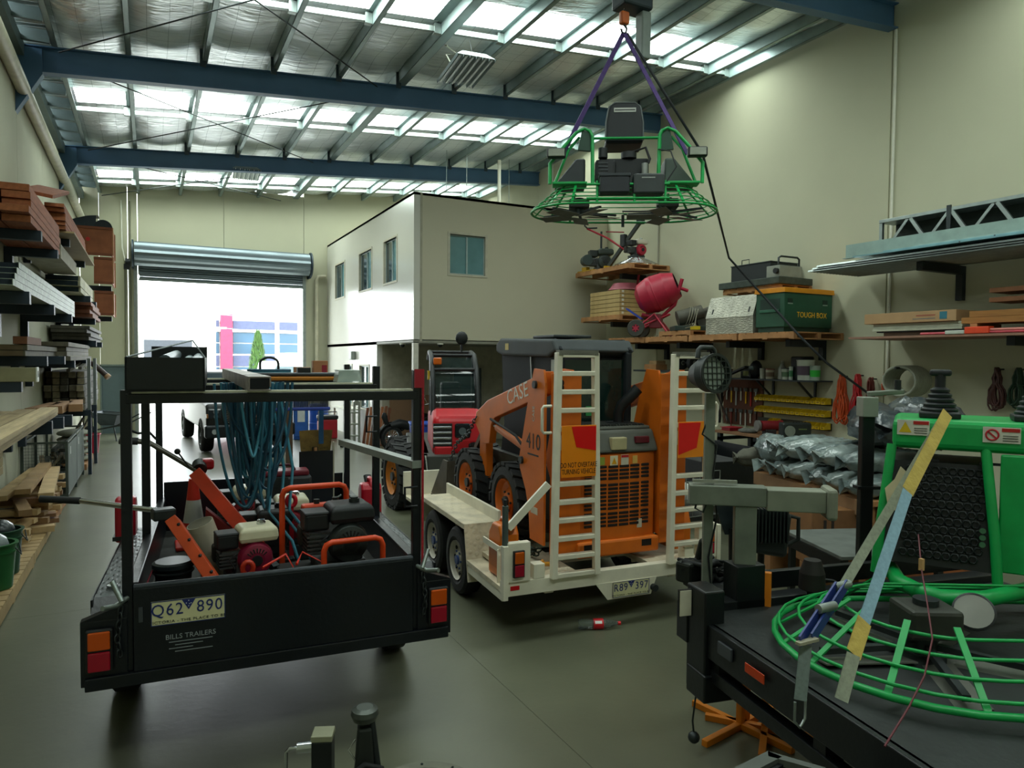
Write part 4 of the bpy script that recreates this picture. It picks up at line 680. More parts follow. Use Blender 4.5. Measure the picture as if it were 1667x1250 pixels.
bx('number_plate', M('#c9c4ae', .4), t, -.13, -.055, .26, .265, .8, .95); bx('plate_border', B3, t, -.135, -.05, .266, .28, .795, .955)
# grey frame standing in the socket
t = thing('crane_frame', 'grey steel post and beam bolted to the black flat trailer', 'steel frame', T3(.38, .38, 1.05), T3R+R_(-26))
bx('post', GS, t, -.065, .065, -.05, .05, -.2, .36, .006); bx('beam', GS, t, -.34, .12, -.06, .06, .36, .48, .006); bx('sleeve', M('#7b7f70', .55, .1, .2), t, .12, .46, -.07, .07, .34, .47, .006); bx('end_cap', M('#7f8272', .6, 0, .2), t, .46, .52, -.1, .1, .3, .49, .02); bx('rod', ALU, t, -.32, -.05, -.012, .012, .49, .51); B().cyl((.53, -.02, .4), (.518, -.02, .4), .012, n=8).ob('bolt', DKSTEEL, t)
# pole with the round spotlight
q = at(1150, 960, z=.84); t = thing('spotlight_pole', 'grey pole with round guarded spotlight at the corner of the flat trailer', 'work light', (q.x, q.y, .8), R_(-27)); hz = at(1148, 640, y=q.y).z-.8
B().box(-.03, .03, -.02, .02, 0, hz).ob('pole', GS, t, .003)
sp = M('#1c2422', .5, 0, .1); c = V((-.02, -.06, at(1140, 608, y=q.y).z-.8))
ag = Matrix.Translation(c) @ Matrix.Rotation(R_(28), 4, 'Z') @ Matrix.Rotation(R_(-4), 4, 'X')
b = B(); b.T = ag; b.lathe([(.0, .12), (.07, .12), (.115, .02), (.12, -.04), (.125, -.05), (.125, -.06), (.108, -.06), (.1, -.02)], (0, 0, 0), 'y', 32); hs = b.ob('lamp_housing', sp, t)
b = B(); b.T = ag; b.lathe([(0, -.02), (.105, -.022)], (0, 0, 0), 'y', 28); b.ob('lens', M('#8f9c90', .15, 0, .15, 8), hs)
for i in range(5):
    o_ = -.075+.0375*i; w = math.sqrt(.108**2-o_**2)
    for hv in (0, 1):
        b = B(); b.T = ag; b.box(o_-.003, o_+.003, -.062, -.056, -w, w) if hv else b.box(-w, w, -.062, -.056, o_-.003, o_+.003); b.ob('guard_bar', sp, hs)
b = B(); b.T = ag; b.tube([(-.07, .03, .1), (-.06, .03, .15), (-.04, .03, .165), (.05, .03, .165), (.07, .03, .15), (.08, .03, .09)], .016, 8); b.ob('handle', sp, t)
B().tube([(0, 0, hz*.9), (-.05, -.02, hz*.8), (.04, -.03, hz*.75), (.02, -.03, hz*.6), (.05, -.03, hz*.4), (.0, -.03, hz*.2), (.03, -.02, 0)], .006, 6).ob('cord', BLACK, t); B().tube([(-.07, -.03, hz*.52), (-.03, -.03, hz*.545), (0, -.03, hz*.5), (-.04, -.03, hz*.42), (-.09, -.03, hz*.44), (-.07, -.03, hz*.5)], .007, 6).ob('hook', DKSTEEL, t)
# flood lamp
q = at(1240, 858, y=3.9); t = thing('flood_lamp', 'ribbed black floodlight behind the grey steel post', 'flood lamp', q, R_(-30)); t.scale = (1.35, 1.35, 1.35); b = B().hexa([(-.16, -.1, -.12), (.12, -.1, -.16), (.16, -.06, .1), (-.16, -.06, .14)], [(-.12, .1, -.08), (.1, .1, -.12), (.12, .12, .08), (-.12, .12, .1)]); b.ob('housing', sp, t, .03, 3)
for k in range(13): bx('fin', sp, t, -.14+.02*k, -.132+.02*k, -.13, -.05, -.06, .13)
B().tube([(.12, -.02, .08), (.2, -.02, .06), (.2, -.02, -.06), (.13, -.02, -.1)], .012, 8).ob('bracket', sp, t); B().cyl((0, .0, -.13), (0, .02, -q.z/1.35), .02, n=8).ob('stand', B3, t)
q = at(1190, 840, y=4.2); t = thing('black_scoop', 'black plastic scoop lying against the grey post of the flat trailer', 'scoop', q, R_(-30)); B().grid(lambda u, v: (-.16+.26*u+.1*v, -.05+.12*math.sin(math.pi*u)*.6, .16-.3*v-.06*u), 8, 8).ob('tray', M('#20282a', .4), t); B().tube([(-.16, -.05, .16), (.0, .03, .12), (.1, -.04, .1)], .012, 6).ob('lip', BLACK, t); B().cyl((.0, .0, -.1), (.02, .0, -q.z), .018, n=8).ob('stem', B3, t)
# orange stands
for k, (px, py, a, hh) in enumerate(((1205, 1185, 10, 1.05), (1245, 1190, 40, .85))):
    q = at(px, py, z=0); q = V((q.x, q.y, 0)); t = thing('orange_stand', ['left orange steel stand with star base under the flat trailer', 'right orange steel stand with splayed base under the flat trailer'][k], 'stand', q, R_(a)); OS = M('#d67a10', .45, 0, .1)
    bx('upright', OS, t, -.02, .02, -.02, .02, .03, 1.0 if k else .62, .003)
    for i in range(4): aa = R_(i*90); B().bar((0, 0, .02), (.36*math.cos(aa), .36*math.sin(aa), .02), .04).ob('foot', OS, t, .003)
    if k == 0: bx('inner_upright', OS, t, .05, .08, -.015, .015, .03, .62)
# hitch at the far left end: hoses, plug and coupling
q = T3(.4, .7, .84); t = thing('hose_bundle', 'tangle of black hoses and coupling on the flat trailer corner', 'hoses', q, T3R)
for k in range(9):
    b = B().tube([(rnd(-.22, .1)+.05*math.cos(i*1.3+k), rnd(-.06, .1), .02+.06*math.sin(i*.9+k)+.05) for i in range(7)], rnd(.012, .022), 6); b.ob('hose', RUBBER, t)
B().cb((-.18, .05, .06), .16, .12, .14, .4).cb((-.1, .05, .18), .05, .05, .2, .2, .3).ob('coupling', M('#20241f', .55, .3), t, .02); B().box(-.22, .12, -.22, .06, -.03, .0).ob('shelf_plate', B3, t); B().cyl((-.12, 0, -.02), (-.12, -.02, -.14), .018, n=10).ob('plug', M('#8b8f84', .5), t)
o = B().tube([T3(-.05, .2, .36), T3(-.07, .2, .2), T3(-.06, .2, .12)], .006, 6).ball(T3(-.06, .2, .1), .035).ob('hanging_hook', DKSTEEL); tag(o, 'dark hook hanging on a cord below the flat trailer corner', 'hook')
# ---------------- ride-on trowel, used twice
def rod_ring(c, r, z, n, cx2=None):
    """stadium ring around two rotor centres (+-c)"""
    pts = []
    for i in range(n+1): a = math.pi/2+math.pi*i/n; pts.append((-c+r*math.cos(a), r*math.sin(a), z))
    for i in range(n+1): a = -math.pi/2+math.pi*i/n; pts.append((c+r*math.cos(a), r*math.sin(a), z))
    return pts
def trowel_guard(t, c, r, g, flat=0):
    """guard: lower ring, upper rings stepping in and up, and radial spars"""
    B().tube(rod_ring(c, r, .05, 14), .018, 8, True).ob('guard_ring', g, t)
    for k in range(5 if not flat else 4): B().tube(rod_ring(c, r-.02-(.075 if not flat else .1)*k, .10+(.085-.03*min(1, flat*4))*k*(1-flat*.4), 14), .0085, 6, True).ob('guard_rod', g, t)
    for x, a in [(-c, d) for d in (100, 130, 160, 180, 200, 230, 260)]+[(c, d) for d in (80, 50, 20, 0, -20, -50, -80)]:
        u, w = math.cos(R_(a)), math.sin(R_(a)); B().bar((x+u*r, w*r, .05), (x+u*(r-.34), w*(r-.34), (.46-.13*min(1, flat*4))*(1-flat*.4)), .03, .008, (0, 0, 1)).ob('guard_spar', g, t)
def rotor(t, x, rr, tilt=0):
    B().cyl((x, 0, .02), (x, 0, .3), .06, n=14).ob('rotor_shaft', DKSTEEL, t); B().box(x-.13, x+.13, -.12, .12, .12, .27).ob('gearbox', M('#33352e', .6, .2, .25), t, .02)
    for k in range(5):
        a = R_(72*k+12+tilt); m = Matrix.Translation((x, 0, .0)) @ Matrix.Rotation(a, 4, 'Z'); b = B(); b.T = m; b.bar((.05, 0, .06), (rr, 0, .04), .035, .03); b.ob('rotor_arm', DKSTEEL, t)
        b = B(); b.T = m @ Matrix.Rotation(R_(10), 4, 'X'); b.box(.1, rr+.02, -.1, .1, -.01, -.003); b.ob('trowel_blade', M('#6f7068', .45, .6, .25, 6), t)
# the hanging one
q0 = at(1014, 352, y=7.5); HT = thing('ride_on_trowel', 'green twin-rotor ride-on trowel hanging from purple slings', 'ride-on trowel', (q0.x, q0.y, q0.z), R_(-31)); HT.scale = (1, 1, .77); GM = GREEN; t = HT
trowel_guard(t, .57, .62, GM); 
for x in (-.57, .57): rotor(t, x, .5, 20 if x > 0 else 0)
B().tube([(-.5, -.62, .34), (.5, -.62, .34)], .02, 8).tube([(-.5, -.62, .12), (.5, -.62, .12)], .02, 8).ob('front_bar', GM, t)
for x in (-.37, .08, .45): B().tube([(x, -.62, .06), (x, -.6, .4)], .016, 8).ob('front_strut', GM, t)
for s in (-1, 1):
    x = s*.68; B().box(s*.7-.22, s*.7+.22, -.34, -.12, .44, .48).ob('step_plate', GM, t, .01)
    pts = [(s*.95, -.3, .45), (s*.95, -.3, .78), (s*.78, -.28, 1.06), (s*.62, -.26, 1.30), (s*.52, -.26, 1.36), (s*.45, -.26, 1.32), (s*.42, -.26, 1.24), (s*.41, -.28, .45)]
    B().tube(pts, .024, 10).ob('side_hoop', GM, t); B().tube([(s*.9, -.2, .45), (s*.72, -.18, 1.04), (s*.58, -.16, 1.26)], .02, 8).ob('side_brace', GM, t)
    B().hexa([(s*.42, -.25, 1.0), (s*.6, -.25, 1.02), (s*.55, -.25, 1.34), (s*.43, -.25, 1.3)], [(s*.42, -.2, 1.0), (s*.6, -.2, 1.02), (s*.55, -.2, 1.34), (s*.43, -.2, 1.3)]).ob('hoop_plate', M('#123c2a', .5), t)
    l = B().box(s*.87-.12, s*.87+.12, -.42, -.32, .84, 1.0).ob('work_lamp', BLACK, t, .025, 3); B().box(s*.87-.1, s*.87+.1, -.43, -.415, .86, .98).ob('lamp_lens', M('#8f9486', .25), l, .01)
    B().hexa([(s*.5, -.2, .46), (s*.9, -.2, .46), (s*.62, -.2, .9), (s*.5, -.2, .9)], [(s*.5, .2, .46), (s*.9, .2, .46), (s*.62, .2, .9), (s*.5, .2, .9)]).ob('side_tank', M('#20272a', .5) if s < 0 else M('#3f4c44', .5), t, .03, 3); B().cyl((s*.6, 0, .9), (s*.6, 0, .94), .04).ob('tank_cap', BLACK, t)
bx('battery_box', M('#161c22', .5), t, -.34, .02, -.66, -.45, .2, .47, .02); bx('box_lid', M('#20282c', .45), t, -.35, .03, -.67, -.44, .45, .5, .01)
bx('fuel_box', M('#2c3332', .5), t, .06, .44, -.66, -.45, .18, .5, .03); bx('box_text', M('#9aa09a', .5), t, .16, .32, -.665, -.66, .42, .435)
bx('engine_block', M('#171c1d', .55, .2), t, -.34, .3, -.2, .25, .42, .9, .03); bx('engine_cover', BLACK, t, -.38, -.12, -.28, -.1, .5, .86, .04); B().cyl((-.28, -.2, .9), (-.28, -.2, 1.06), .06, n=14).ob('breather', BLACK, t); B().cyl((.05, -.15, .9), (.05, -.15, 1.0), .1, n=16).ob('air_filter', BLACK, t); B().cyl((.24, -.28, .52), (.24, -.28, .78), .04, n=14).ob('oil_filter', M('#8b8f88', .35, .5), t); B().tube([(.1, -.2, 1.0), (.25, -.25, 1.05), (.3, -.28, .85), (.28, -.28, .78)], .018, 8).ob('intake_hose', RUBBER, t)
for k in range(5): bx('louvre', M('#30373a', .5), t, -.34, -.22, -.29, -.28, .56+.055*k, .58+.055*k)
B().tube([(.4, -.3, 1.0), (.55, -.34, .95), (.62, -.34, .7), (.5, -.34, .46)], .01, 6).ob('cable', BLACK, t)
B().tube([(-.42, -.26, 1.2), (.42, -.26, 1.2)], .022, 8).ob('seat_bar', GM, t)
st = B().grid(lambda u, v: ((-.23+.46*u)*(1-.12*v*v), -.02-.05*math.sin(math.pi*u), 1.24+.62*v), 8, 8); B().prism([(-.24, 1.22), (.24, 1.22), (.235, 1.55), (.2, 1.8), (.13, 1.86), (-.13, 1.86), (-.2, 1.8), (-.235, 1.55)], 'y', -.08, .04).ob('seat_back', M('#141a1e', .6), t, .03, 3)
B().tube([(-.24, -.06, 1.24), (-.235, -.06, 1.55), (-.2, -.06, 1.8), (-.13, -.06, 1.865), (.13, -.06, 1.865), (.2, -.06, 1.8), (.235, -.06, 1.55), (.24, -.06, 1.24)], .012, 8).ob('seat_piping', M('#596060', .5), t); bx('seat_label', M('#b9bcb4', .5), t, -.14, .14, -.088, -.082, 1.7, 1.77); bx('label_text', M('#3a3d3a', .5), t, -.13, .13, -.09, -.087, 1.725, 1.745); bx('seat_pan', BLACK, t, -.24, .24, -.06, .4, 1.2, 1.3, .03)
B().cyl((0, 0, .02), (0, 0, -.18), .02, n=8).ob('lower_pin', DKSTEEL, t)
# slings, hook and hoist
hk = at(1016, 40, y=7.45); bw = Matrix.Translation(HT.location) @ Matrix.Rotation(R_(-31), 4, 'Z') @ Matrix.Diagonal((1, 1, .77, 1)); PU = M('#4a3472', .7, 0, .2, 20)
for k, (x, y, z) in enumerate(((-.8, -.2, .95), (.78, -.2, .95))):
    e = bw @ V((x, y, z)); o = B().bar(V((hk.x, hk.y, hk.z-.1)), e, .06, .012, (0, 1, 0)).ob('lifting_sling', PU); tag(o, ['left purple sling holding the hanging green trowel', 'right purple sling holding the hanging green trowel'][k], 'sling', 'purple slings')
t = thing('chain_hoist', 'dark electric hoist with orange hook block near the roof', 'hoist', (hk.x, hk.y, hk.z)); B().box(-.06, .06, -.04, .04, .0, .16).ob('hook_block', M('#c8601a', .5), t, .02); B().tube([(0, 0, 0), (.04, 0, -.04), (.03, 0, -.1), (-.03, 0, -.11), (-.045, 0, -.06)], .015, 8).ob('hook', DKSTEEL, t)
ht = ZT(hk.x)-.4-hk.z; B().box(-.1, .35, -.15, .15, min(.2, ht-.2), ht-.01).ob('motor', M('#1b2c34', .45), t, .03); B().box(.22, .36, -.1, .06, -.4, .2).ob('chain_bag', M('#7b8580', .6), t, .02); chain(B(), [(0, 0, .16), (0, 0, .35)], .015, .004).ob('chain', CHROME, t)
# tag rope from the hanging machine to the right wall
e = bw @ V((.95, -.1, 1.0)); p1 = at(1190, 420, x=9.35); p2 = at(1335, 585, x=9.6); p3 = at(1425, 650, x=9.6)
o = B().tube([V((hk.x+.05, hk.y, hk.z-.1)), e+V((.05, 0, 0)), e.lerp(p1, .5), V((9.3, p1.y, p1.z)), at(1300, 545, x=9.3), at(1345, 590, x=9.6), at(1420, 645, x=10.4)], .019, 6).ob('tag_rope', M('#1c2226', .6)); tag(o, 'black tag line running from the hanging trowel down past the green box', 'rope')
# the one on the flat trailer
dcam = lambda u, d, z=0: V((.888*u+.459*d, -.459*u+.888*d, z))
p = dcam(2.78, 3.82, .80)+V((-.17, -.25, 0)); t = thing('ride_on_trowel', 'green ride-on trowel strapped down on the black flat trailer', 'ride-on trowel', p, R_(-29)); INV = (Matrix.Translation(p) @ Matrix.Rotation(R_(-29), 4, 'Z')).inverted()
trowel_guard(t, .62, .72, GM, .3)
for x in (-.62, .62): rotor(t, x, .55, 30)
B.G = INV; B().tube([at(1450, 925, z=1.02), at(1462, 945, z=1.0), at(1495, 962, z=1.0), at(1530, 972, z=1.0), at(1600, 975, z=1.0), at(1667, 962, z=1.0), at(1720, 945, z=1.0)], .045, 12).ob('main_tube', GM, t)
# cage body with perforated panels
BK = M('#0f1314', .5); x0, x1, y0, y1, zt_ = -.02, .56, 0, .55, 1.16; B.G = INV @ Matrix.Translation((4.0, 2.74, .8)) @ Matrix.Rotation(R_(-57), 4, 'Z')
B().hexa([(x0-.03, y0-.04, .3), (x1+.03, y0-.04, .3), (x1+.03, y1, .3), (x0-.03, y1, .3)], [(x0+.06, y0+.08, .9), (x1-.02, y0+.08, .9), (x1-.02, y1, .9), (x0+.06, y1, .9)]).ob('engine_bay', BK, t)
B().box(x0+.05, x1+.35, y0+.02, y1+.1, .98, zt_).ob('top_console', GM, t, .04, 3)
for s, xx in ((-1, x0), (1, x1)): B().tube([(xx-.02*(-s), y0-.05, .22), (xx, y0-.03, .5), (xx+.05*(-s), y0+.05, 1.0)], .028, 10).ob('cage_post', GM, t)
b = B()
def onpanel(u, v): return V((x0+.1+(x1-x0-.16)*u+.03*v, y0-.045+.115*v, .34+.54*v))
for i in range(9):
    for j in range(11):
        u, v = (i+.5+.5*(j % 2))/9.5, (j+.5)/11; c = onpanel(u, v); b.tube([c+V((.022*math.cos(a), 0, .022*math.sin(a))) for a in [2*math.pi*k/6 for k in range(6)]], .006, 4, True)
o = b.ob('perforated_mesh', M('#24292a', .45, .3), t); o['kind'] = 'stuff'
for xx in (x0+.16, x0+.5): bx('vent_slot', M('#050606', .8), t, xx, xx+.14, y0+.03, y0+.04, .91, .925)
bx('right_panel', GM, t, x1+.02, x1+.5, y0, y0+.03, .3, .98, .01); 
def decal(nm, x, z, w, red):
    d = bx(nm, M('#c9c6b8', .5), t, x-w/2, x+w/2, y0+.012, y0+.019, z-.045, z+.045)
    bx('decal_red', M('#a82018', .5), d, x, x+w/2-.005, y0+.009, y0+.012, z+.02, z+.04)
    for i in range(3): bx('decal_line', M('#444440', .6), d, x+.005, x+w/2-.012, y0+.0095, y0+.012, z-.005-.014*i, z-.001-.014*i)
    if red: B().tube([(x-w/4+.03*math.cos(a), y0+.011, z+.03*math.sin(a)) for a in [2*math.pi*k/20 for k in range(20)]], .005, 6, True).bar((x-w/4-.02, y0+.011, z+.02), (x-w/4+.02, y0+.011, z-.02), .008).ob('ban_ring', M('#b01824', .5), d)
    else: B().add([(x-w/2+.01, y0+.0105, z-.03), (x-.008, y0+.0105, z-.03), (x-w/4, y0+.0105, z+.035)], [(0, 1, 2)]).ob('warning_triangle', M('#d0b018', .5), d)
decal('warning_decal', x0+.16, 1.11, .17, 0); decal('no_step_decal', x1+.02, 1.09, .18, 1); bx('info_decal', M('#b5b5a4', .5), t, x1+.2, x1+.28, y0-.006, y0-.001, .5, .68)
for k, x in enumerate((x0+.3, x1+.2)):
    b = B().box(x-.11, x+.11, y0+.15, y0+.37, zt_, zt_+.04); bs = b.ob('lever_base', BLACK, t, .01)
    for i in range(5): B().lathe([(.1-.012*i, zt_+.04+.03*i), (.102-.012*i, zt_+.055+.03*i), (.08-.012*i, zt_+.07+.03*i)], (x, y0+.26, 0), 'z', 20).ob('bellows', BLACK, bs)
    B().cyl((x, y0+.26, zt_+.18), (x, y0+.26, zt_+.27), .03, n=12).ob('lever_stem', BLACK, bs); B().box(x-.06, x+.06, y0+.23, y0+.29, zt_+.26, zt_+.3).ob('lever_grip', BLACK, bs, .015, 3)
    if k: B().ball((x+.05, y0+.24, zt_+.3), .02).ob('red_button', M('#b01828', .4), bs)
B.G = INV @ Matrix.Translation(at(1585, 998, z=.98)) @ Matrix.Rotation(R_(-60), 4, 'Z') @ Matrix.Rotation(R_(-35), 4, 'X'); l = B().lathe([(0, .06), (.07, .05), (.095, 0), (.1, -.03), (.09, -.035)], (0, 0, 0), 'y', 28).ob('work_lamp', BLACK, t); B().lathe([(0, -.03), (.09, -.032)], (0, 0, 0), 'y', 28).ob('lamp_lens', M('#6f7064', .3, 0, .1), l)
B.G = INV; wp = [at(1495, 870, y=2.3), at(1500, 925, y=2.2), at(1510, 985, y=2.05), at(1518, 1040, y=1.9), at(1505, 1100, y=1.75), at(1480, 1150, y=1.65), at(1440, 1215, y=1.6)]; B().tube(wp, .004, 6).ob('red_wire', M('#5c1a26', .5), t); B().cb(wp[1]+V((0, 0, .02)), .02, .02, .06).ob('wire_joiner', M('#b08a5a', .5), t)
B.G = INV @ Matrix.Translation((4.0, 2.74, .8)) @ Matrix.Rotation(R_(-57), 4, 'Z')
for k in range(3): B().cyl((x1-.06, y0-.04, .46+.04*k), (x1-.06, y0-.05, .46+.04*k), .016, n=12).ob('indicator', M('#3f6a4c', .4), t)
B().prism([(.02, .62), (.1, .6), (.12, .84), (.08, .88), (.05, .8), (.0, .74)], 'y', -.06, -.057).ob('paper_tag', M('#cdbf9c', .7), t); B.G = None
# black pole with crank behind the strap
q = at(1405, 925, z=.84); pt = at(1415, 655, y=q.y).z; t = thing('crank_pole', 'black pole with grey cap and crank handle on the flat trailer', 'jack pole', (q.x, q.y, .79), R_(-27)); bx('pole', M('#0e1213', .45), t, -.045, .045, -.03, .03, 0, pt-.79-.1, .006); bx('cap', M('#8d9086', .5, .2), t, -.055, .055, -.05, .05, pt-.89, pt-.75, .006); B().bar((0, 0, pt-.73), (.24, -.02, pt-.71), .05, .035).ob('crank', GS, t, .008); B().cyl((.2, -.02, pt-.7), (.2, -.02, pt-.63), .022, n=12).ob('crank_knob', BLACK, t); bx('clip', BLACK, t, -.07, .09, -.04, .04, .62, .64)
# ratchet strap
a = at(1545, 672, y=2.55); m1 = at(1480, 800, y=2.35); m2 = at(1412, 1015, y=1.95); e = at(1380, 1110, z=.76)
t = thing('ratchet_strap', 'pale webbing strap with yellow sleeve over the green trowel', 'strap', (0, 0, 0)); WB_ = M('#9aa08e', .8, 0, .15, 60); BW = M('#7fa0b0', .8, 0, .12, 60); YS = M('#b8a04c', .7, 0, .15, 12, .3, 30)
top = V((p.x+.1, p.y+.28, p.z+1.23)); a = at(1537, 690, y=p.y+.1)
S1 = [at(1540, 672, y=2.28), at(1505, 790, y=2.1)]; 
def strap(pts, w, m, nm):
    pts = [V(q) for q in pts]; b = B(); up = V((-.459, -.888, .2)).normalized(); L_ = []
    for i, q in enumerate(pts):
        d = (pts[min(i+1, len(pts)-1)]-pts[max(i-1, 0)]).normalized(); s = d.cross(up).normalized()*w/2; L_.append((q-s, q+s))
    for (a0, a1), (c0, c1) in zip(L_, L_[1:]): b.add([a0, a1, c1, c0], [(0, 1, 2, 3)]); b.add([v-up*.004 for v in (a0, a1, c1, c0)], [(3, 2, 1, 0)])
    b.ob(nm, m, t)
A0 = at(1543, 672, y=2.2); A1 = at(1478, 800, y=1.98); A2 = at(1408, 1010, y=1.72); A3 = at(1390, 1065, y=1.66); A4 = at(1370, 1140, y=1.64)
strap([A0, A0.lerp(A1, .5), A1], .062, YS, 'yellow_sleeve'); strap([A1, A1.lerp(A2, .5), A2], .05, BW, 'blue_webbing'); strap([A2, A3], .062, YS, 'yellow_sleeve'); strap([A3, A4], .05, WB_, 'webbing')
C0 = at(1530, 690, y=2.25); C1 = at(1370, 960, y=2.05); C2 = at(1345, 1000, y=1.98); C3 = at(1312, 1050, y=1.93); C4 = at(1303, 1140, y=1.9); strap([C0, C1], .045, WB_, 'webbing'); strap([C3, C4], .05, M('#6f7c78', .8, 0, .15, 60), 'webbing')
d = (C3-C1).normalized()
for s in (-1, 1): B().bar(C1+V((s*.035, 0, .02)), C3+V((s*.035, 0, .02)), .008, .05).ob('ratchet_plate', M('#22347a', .4), t)
B().cyl(C2+V((-.05, 0, .03)), C2+V((.05, 0, .03)), .02, n=12).ob('ratchet_spool', GALV, t); B().cyl(C1+V((-.05, 0, .02)), C1+V((.05, 0, .02)), .018, n=12).ob('ratchet_pin', GALV, t); B().bar(C3+V((-.06, -.01, .02)), C3+V((.05, -.01, .02)), .025, .012).ob('ratchet_bar', M('#b9b49c', .4, .4), t)
B().tube([C4+V((-.03, 0, 0)), C4+V((-.03, 0, -.08)), C4+V((0, 0, -.11)), C4+V((.03, 0, -.08)), C4+V((.03, 0, 0))], .006, 6).ob('end_hook', GALV, t)
# ================================================================ bottom foreground hitch
q = at(526, 1190, z=.8); t = thing('jockey_jack', 'square black drawbar jack with grey cap and crank in the foreground', 'jack', (q.x, q.y, 0), R_(-22)); bx('tube', BLACKP, t, -.04, .04, -.04, .04, 0, .775, .004); bx('cap', M('#8a8a72', .5, .2), t, -.042, .042, -.042, .042, .775, .8, .004); B().cyl((-.04, 0, .74), (-.1, 0, .735), .022, n=12).ob('crank_boss', CHROME, t); B().tube([(-.1, 0, .735), (-.13, 0, .735), (-.145, 0, .72), (-.15, 0, .45)], .008, 8).ob('crank_rod', CHROME, t)
q = at(594, 1150, z=.8); t = thing('tow_coupling', 'dark trailer coupling with brake hose in the foreground', 'coupling', (q.x, q.y, 0), R_(-15))
B().prism([(-.04, 0), (.06, 0), (.045, .5), (.03, .72), (-.03, .72), (-.05, .45)], 'y', -.04, .04).ob('drawbar_head', M('#2b2f2b', .55, .3, .2), t, .01); B().lathe([(.0, .8), (.035, .8), (.055, .79), (.06, .77), (.05, .745), (.02, .73), (0, .73)], (0, 0, 0), 'z', 20).ob('handle_ring', M('#4a4f4a', .4, .5), t)
B().tube([(-.02, -.03, .5), (-.1, -.05, .52), (-.15, -.06, .4), (-.16, -.06, .1)], .013, 8).ob('brake_hose', RUBBER, t); B().tube([(-.1, -.05, .5), (0, -.06, .58), (.07, -.05, .55), (.08, -.04, .42), (.05, -.04, .38)], .012, 8).ob('brake_hose', RUBBER, t); B().cyl((.03, -.02, .74), (.07, -.03, .42), .014, n=8).ob('lever', DKSTEEL, t); B().tube([(-.04, 0, .66), (-.07, -.02, .63), (-.03, -.03, .57)], .004, 5).ob('safety_pin', CHROME, t)
for k in range(3): B().cyl((-.01+.03*(k % 2), -.041, .2+.14*k), (-.01+.03*(k % 2), -.05, .2+.14*k), .018, n=10).ob('bolt', DKSTEEL, t)
q = at(690, 1295, z=.6); t = thing('dusty_flange', 'dusty round steel wheel guard at the very bottom of the view', 'steel flange', (q.x, q.y, 0)); B().lathe([(0, .58), (.17, .58), (.19, .6), (.235, .6), (.24, .58), (.24, .54)], n=36).ob('disc', M('#67685a', .7, .2, .2, 12), t); B().cyl((0, 0, 0), (0, 0, .58), .06, n=14).ob('stem', DKSTEEL, t); b = B()
for k in range(10): a = k*.628; b.ball((.213*math.cos(a), .213*math.sin(a), .6), .007, n=6)
b.ob('rivets', DKSTEEL, t)['kind'] = 'stuff'
a = at(1130, 1240, z=.6); b_ = at(1250, 1222, z=.6); t = thing('trough_edge', 'grey steel trough edge at the bottom beside the orange stands', 'trough', (a.x, a.y, 0)); d = (b_-a); B().hexa([(-.3, -.16, .57), (d.x, d.y, .57), (d.x+.02, d.y-.06, .57), (-.28, -.22, .57)], [(-.3, -.16, .6), (d.x, d.y, .6), (d.x+.02, d.y-.06, .6), (-.28, -.22, .6)]).ob('rim', M('#5d625c', .5, .4, .2), t); B().hexa([(d.x, d.y, .57), (d.x+.12, d.y-.2, .57), (d.x+.08, d.y-.2, .57), (d.x-.03, d.y-.03, .57)], [(d.x, d.y, .6), (d.x+.12, d.y-.2, .6), (d.x+.08, d.y-.2, .6), (d.x-.03, d.y-.03, .6)]).ob('side_rim', M('#5d625c', .5, .4, .2), t); B().hexa([(-.28, -.22, .1), (d.x, d.y-.06, .1), (d.x+.02, d.y-.1, .1), (-.26, -.26, .1)], [(-.28, -.2, .58), (d.x, d.y-.04, .58), (d.x+.02, d.y-.08, .58), (-.26, -.24, .58)]).ob('wall', BLACKP, t); B().box(-.1, .1, -.25, -.15, 0, .15).ob('foot', BLACKP, t)
q = at(1322, 942, z=.95); t = thing('rubber_cup_lamp', 'dark rubber cup shaped lamp at the back of the flat trailer', 'lamp', (q.x, q.y, .79)); B().lathe([(.0, .28), (.05, .28), (.075, .2), (.08, .1), (.06, .09)], n=22).ob('cup', M('#1a1614', .6), t); B().cyl((0, 0, 0), (0, 0, .12), .03, n=10).ob('mount', DKSTEEL, t); B().tube([(.06, 0, .15), (.14, -.04, .14), (.2, -.1, .1)], .01, 6).ob('lead', BLACK, t)
# drink bottle on the floor
q = at(972, 1016, z=.04); t = thing('drink_bottle', 'clear plastic drink bottle with red label lying on the concrete', 'bottle', (q.x, q.y, .045), R_(-22)); PL = M('#c9d6d2', .08, 0, 0, trans=.92)
B().lathe([(0, -.16), (.036, -.158), (.042, -.13), (.038, -.1), (.043, -.07), (.043, .05), (.041, .07), (.03, .12), (.014, .16), (.013, .19)], (0, 0, 0), 'x', 24).ob('bottle_body', PL, t); B().lathe([(.0445, -.035), (.0445, .05)], (0, 0, 0), 'x', 24).ob('label', M('#c8101c', .4), t); B().lathe([(.016, .18), (.016, .205), (0, .205)], (0, 0, 0), 'x', 16).ob('cap', M('#d01018', .4), t)
B().grid(lambda u, v: (-.025+.06*u, -.0452*math.cos(R_(20+30*v)), .0452*math.sin(R_(20+30*v))), 2, 4).ob('label_logo', M('#e6e2de', .5), t)
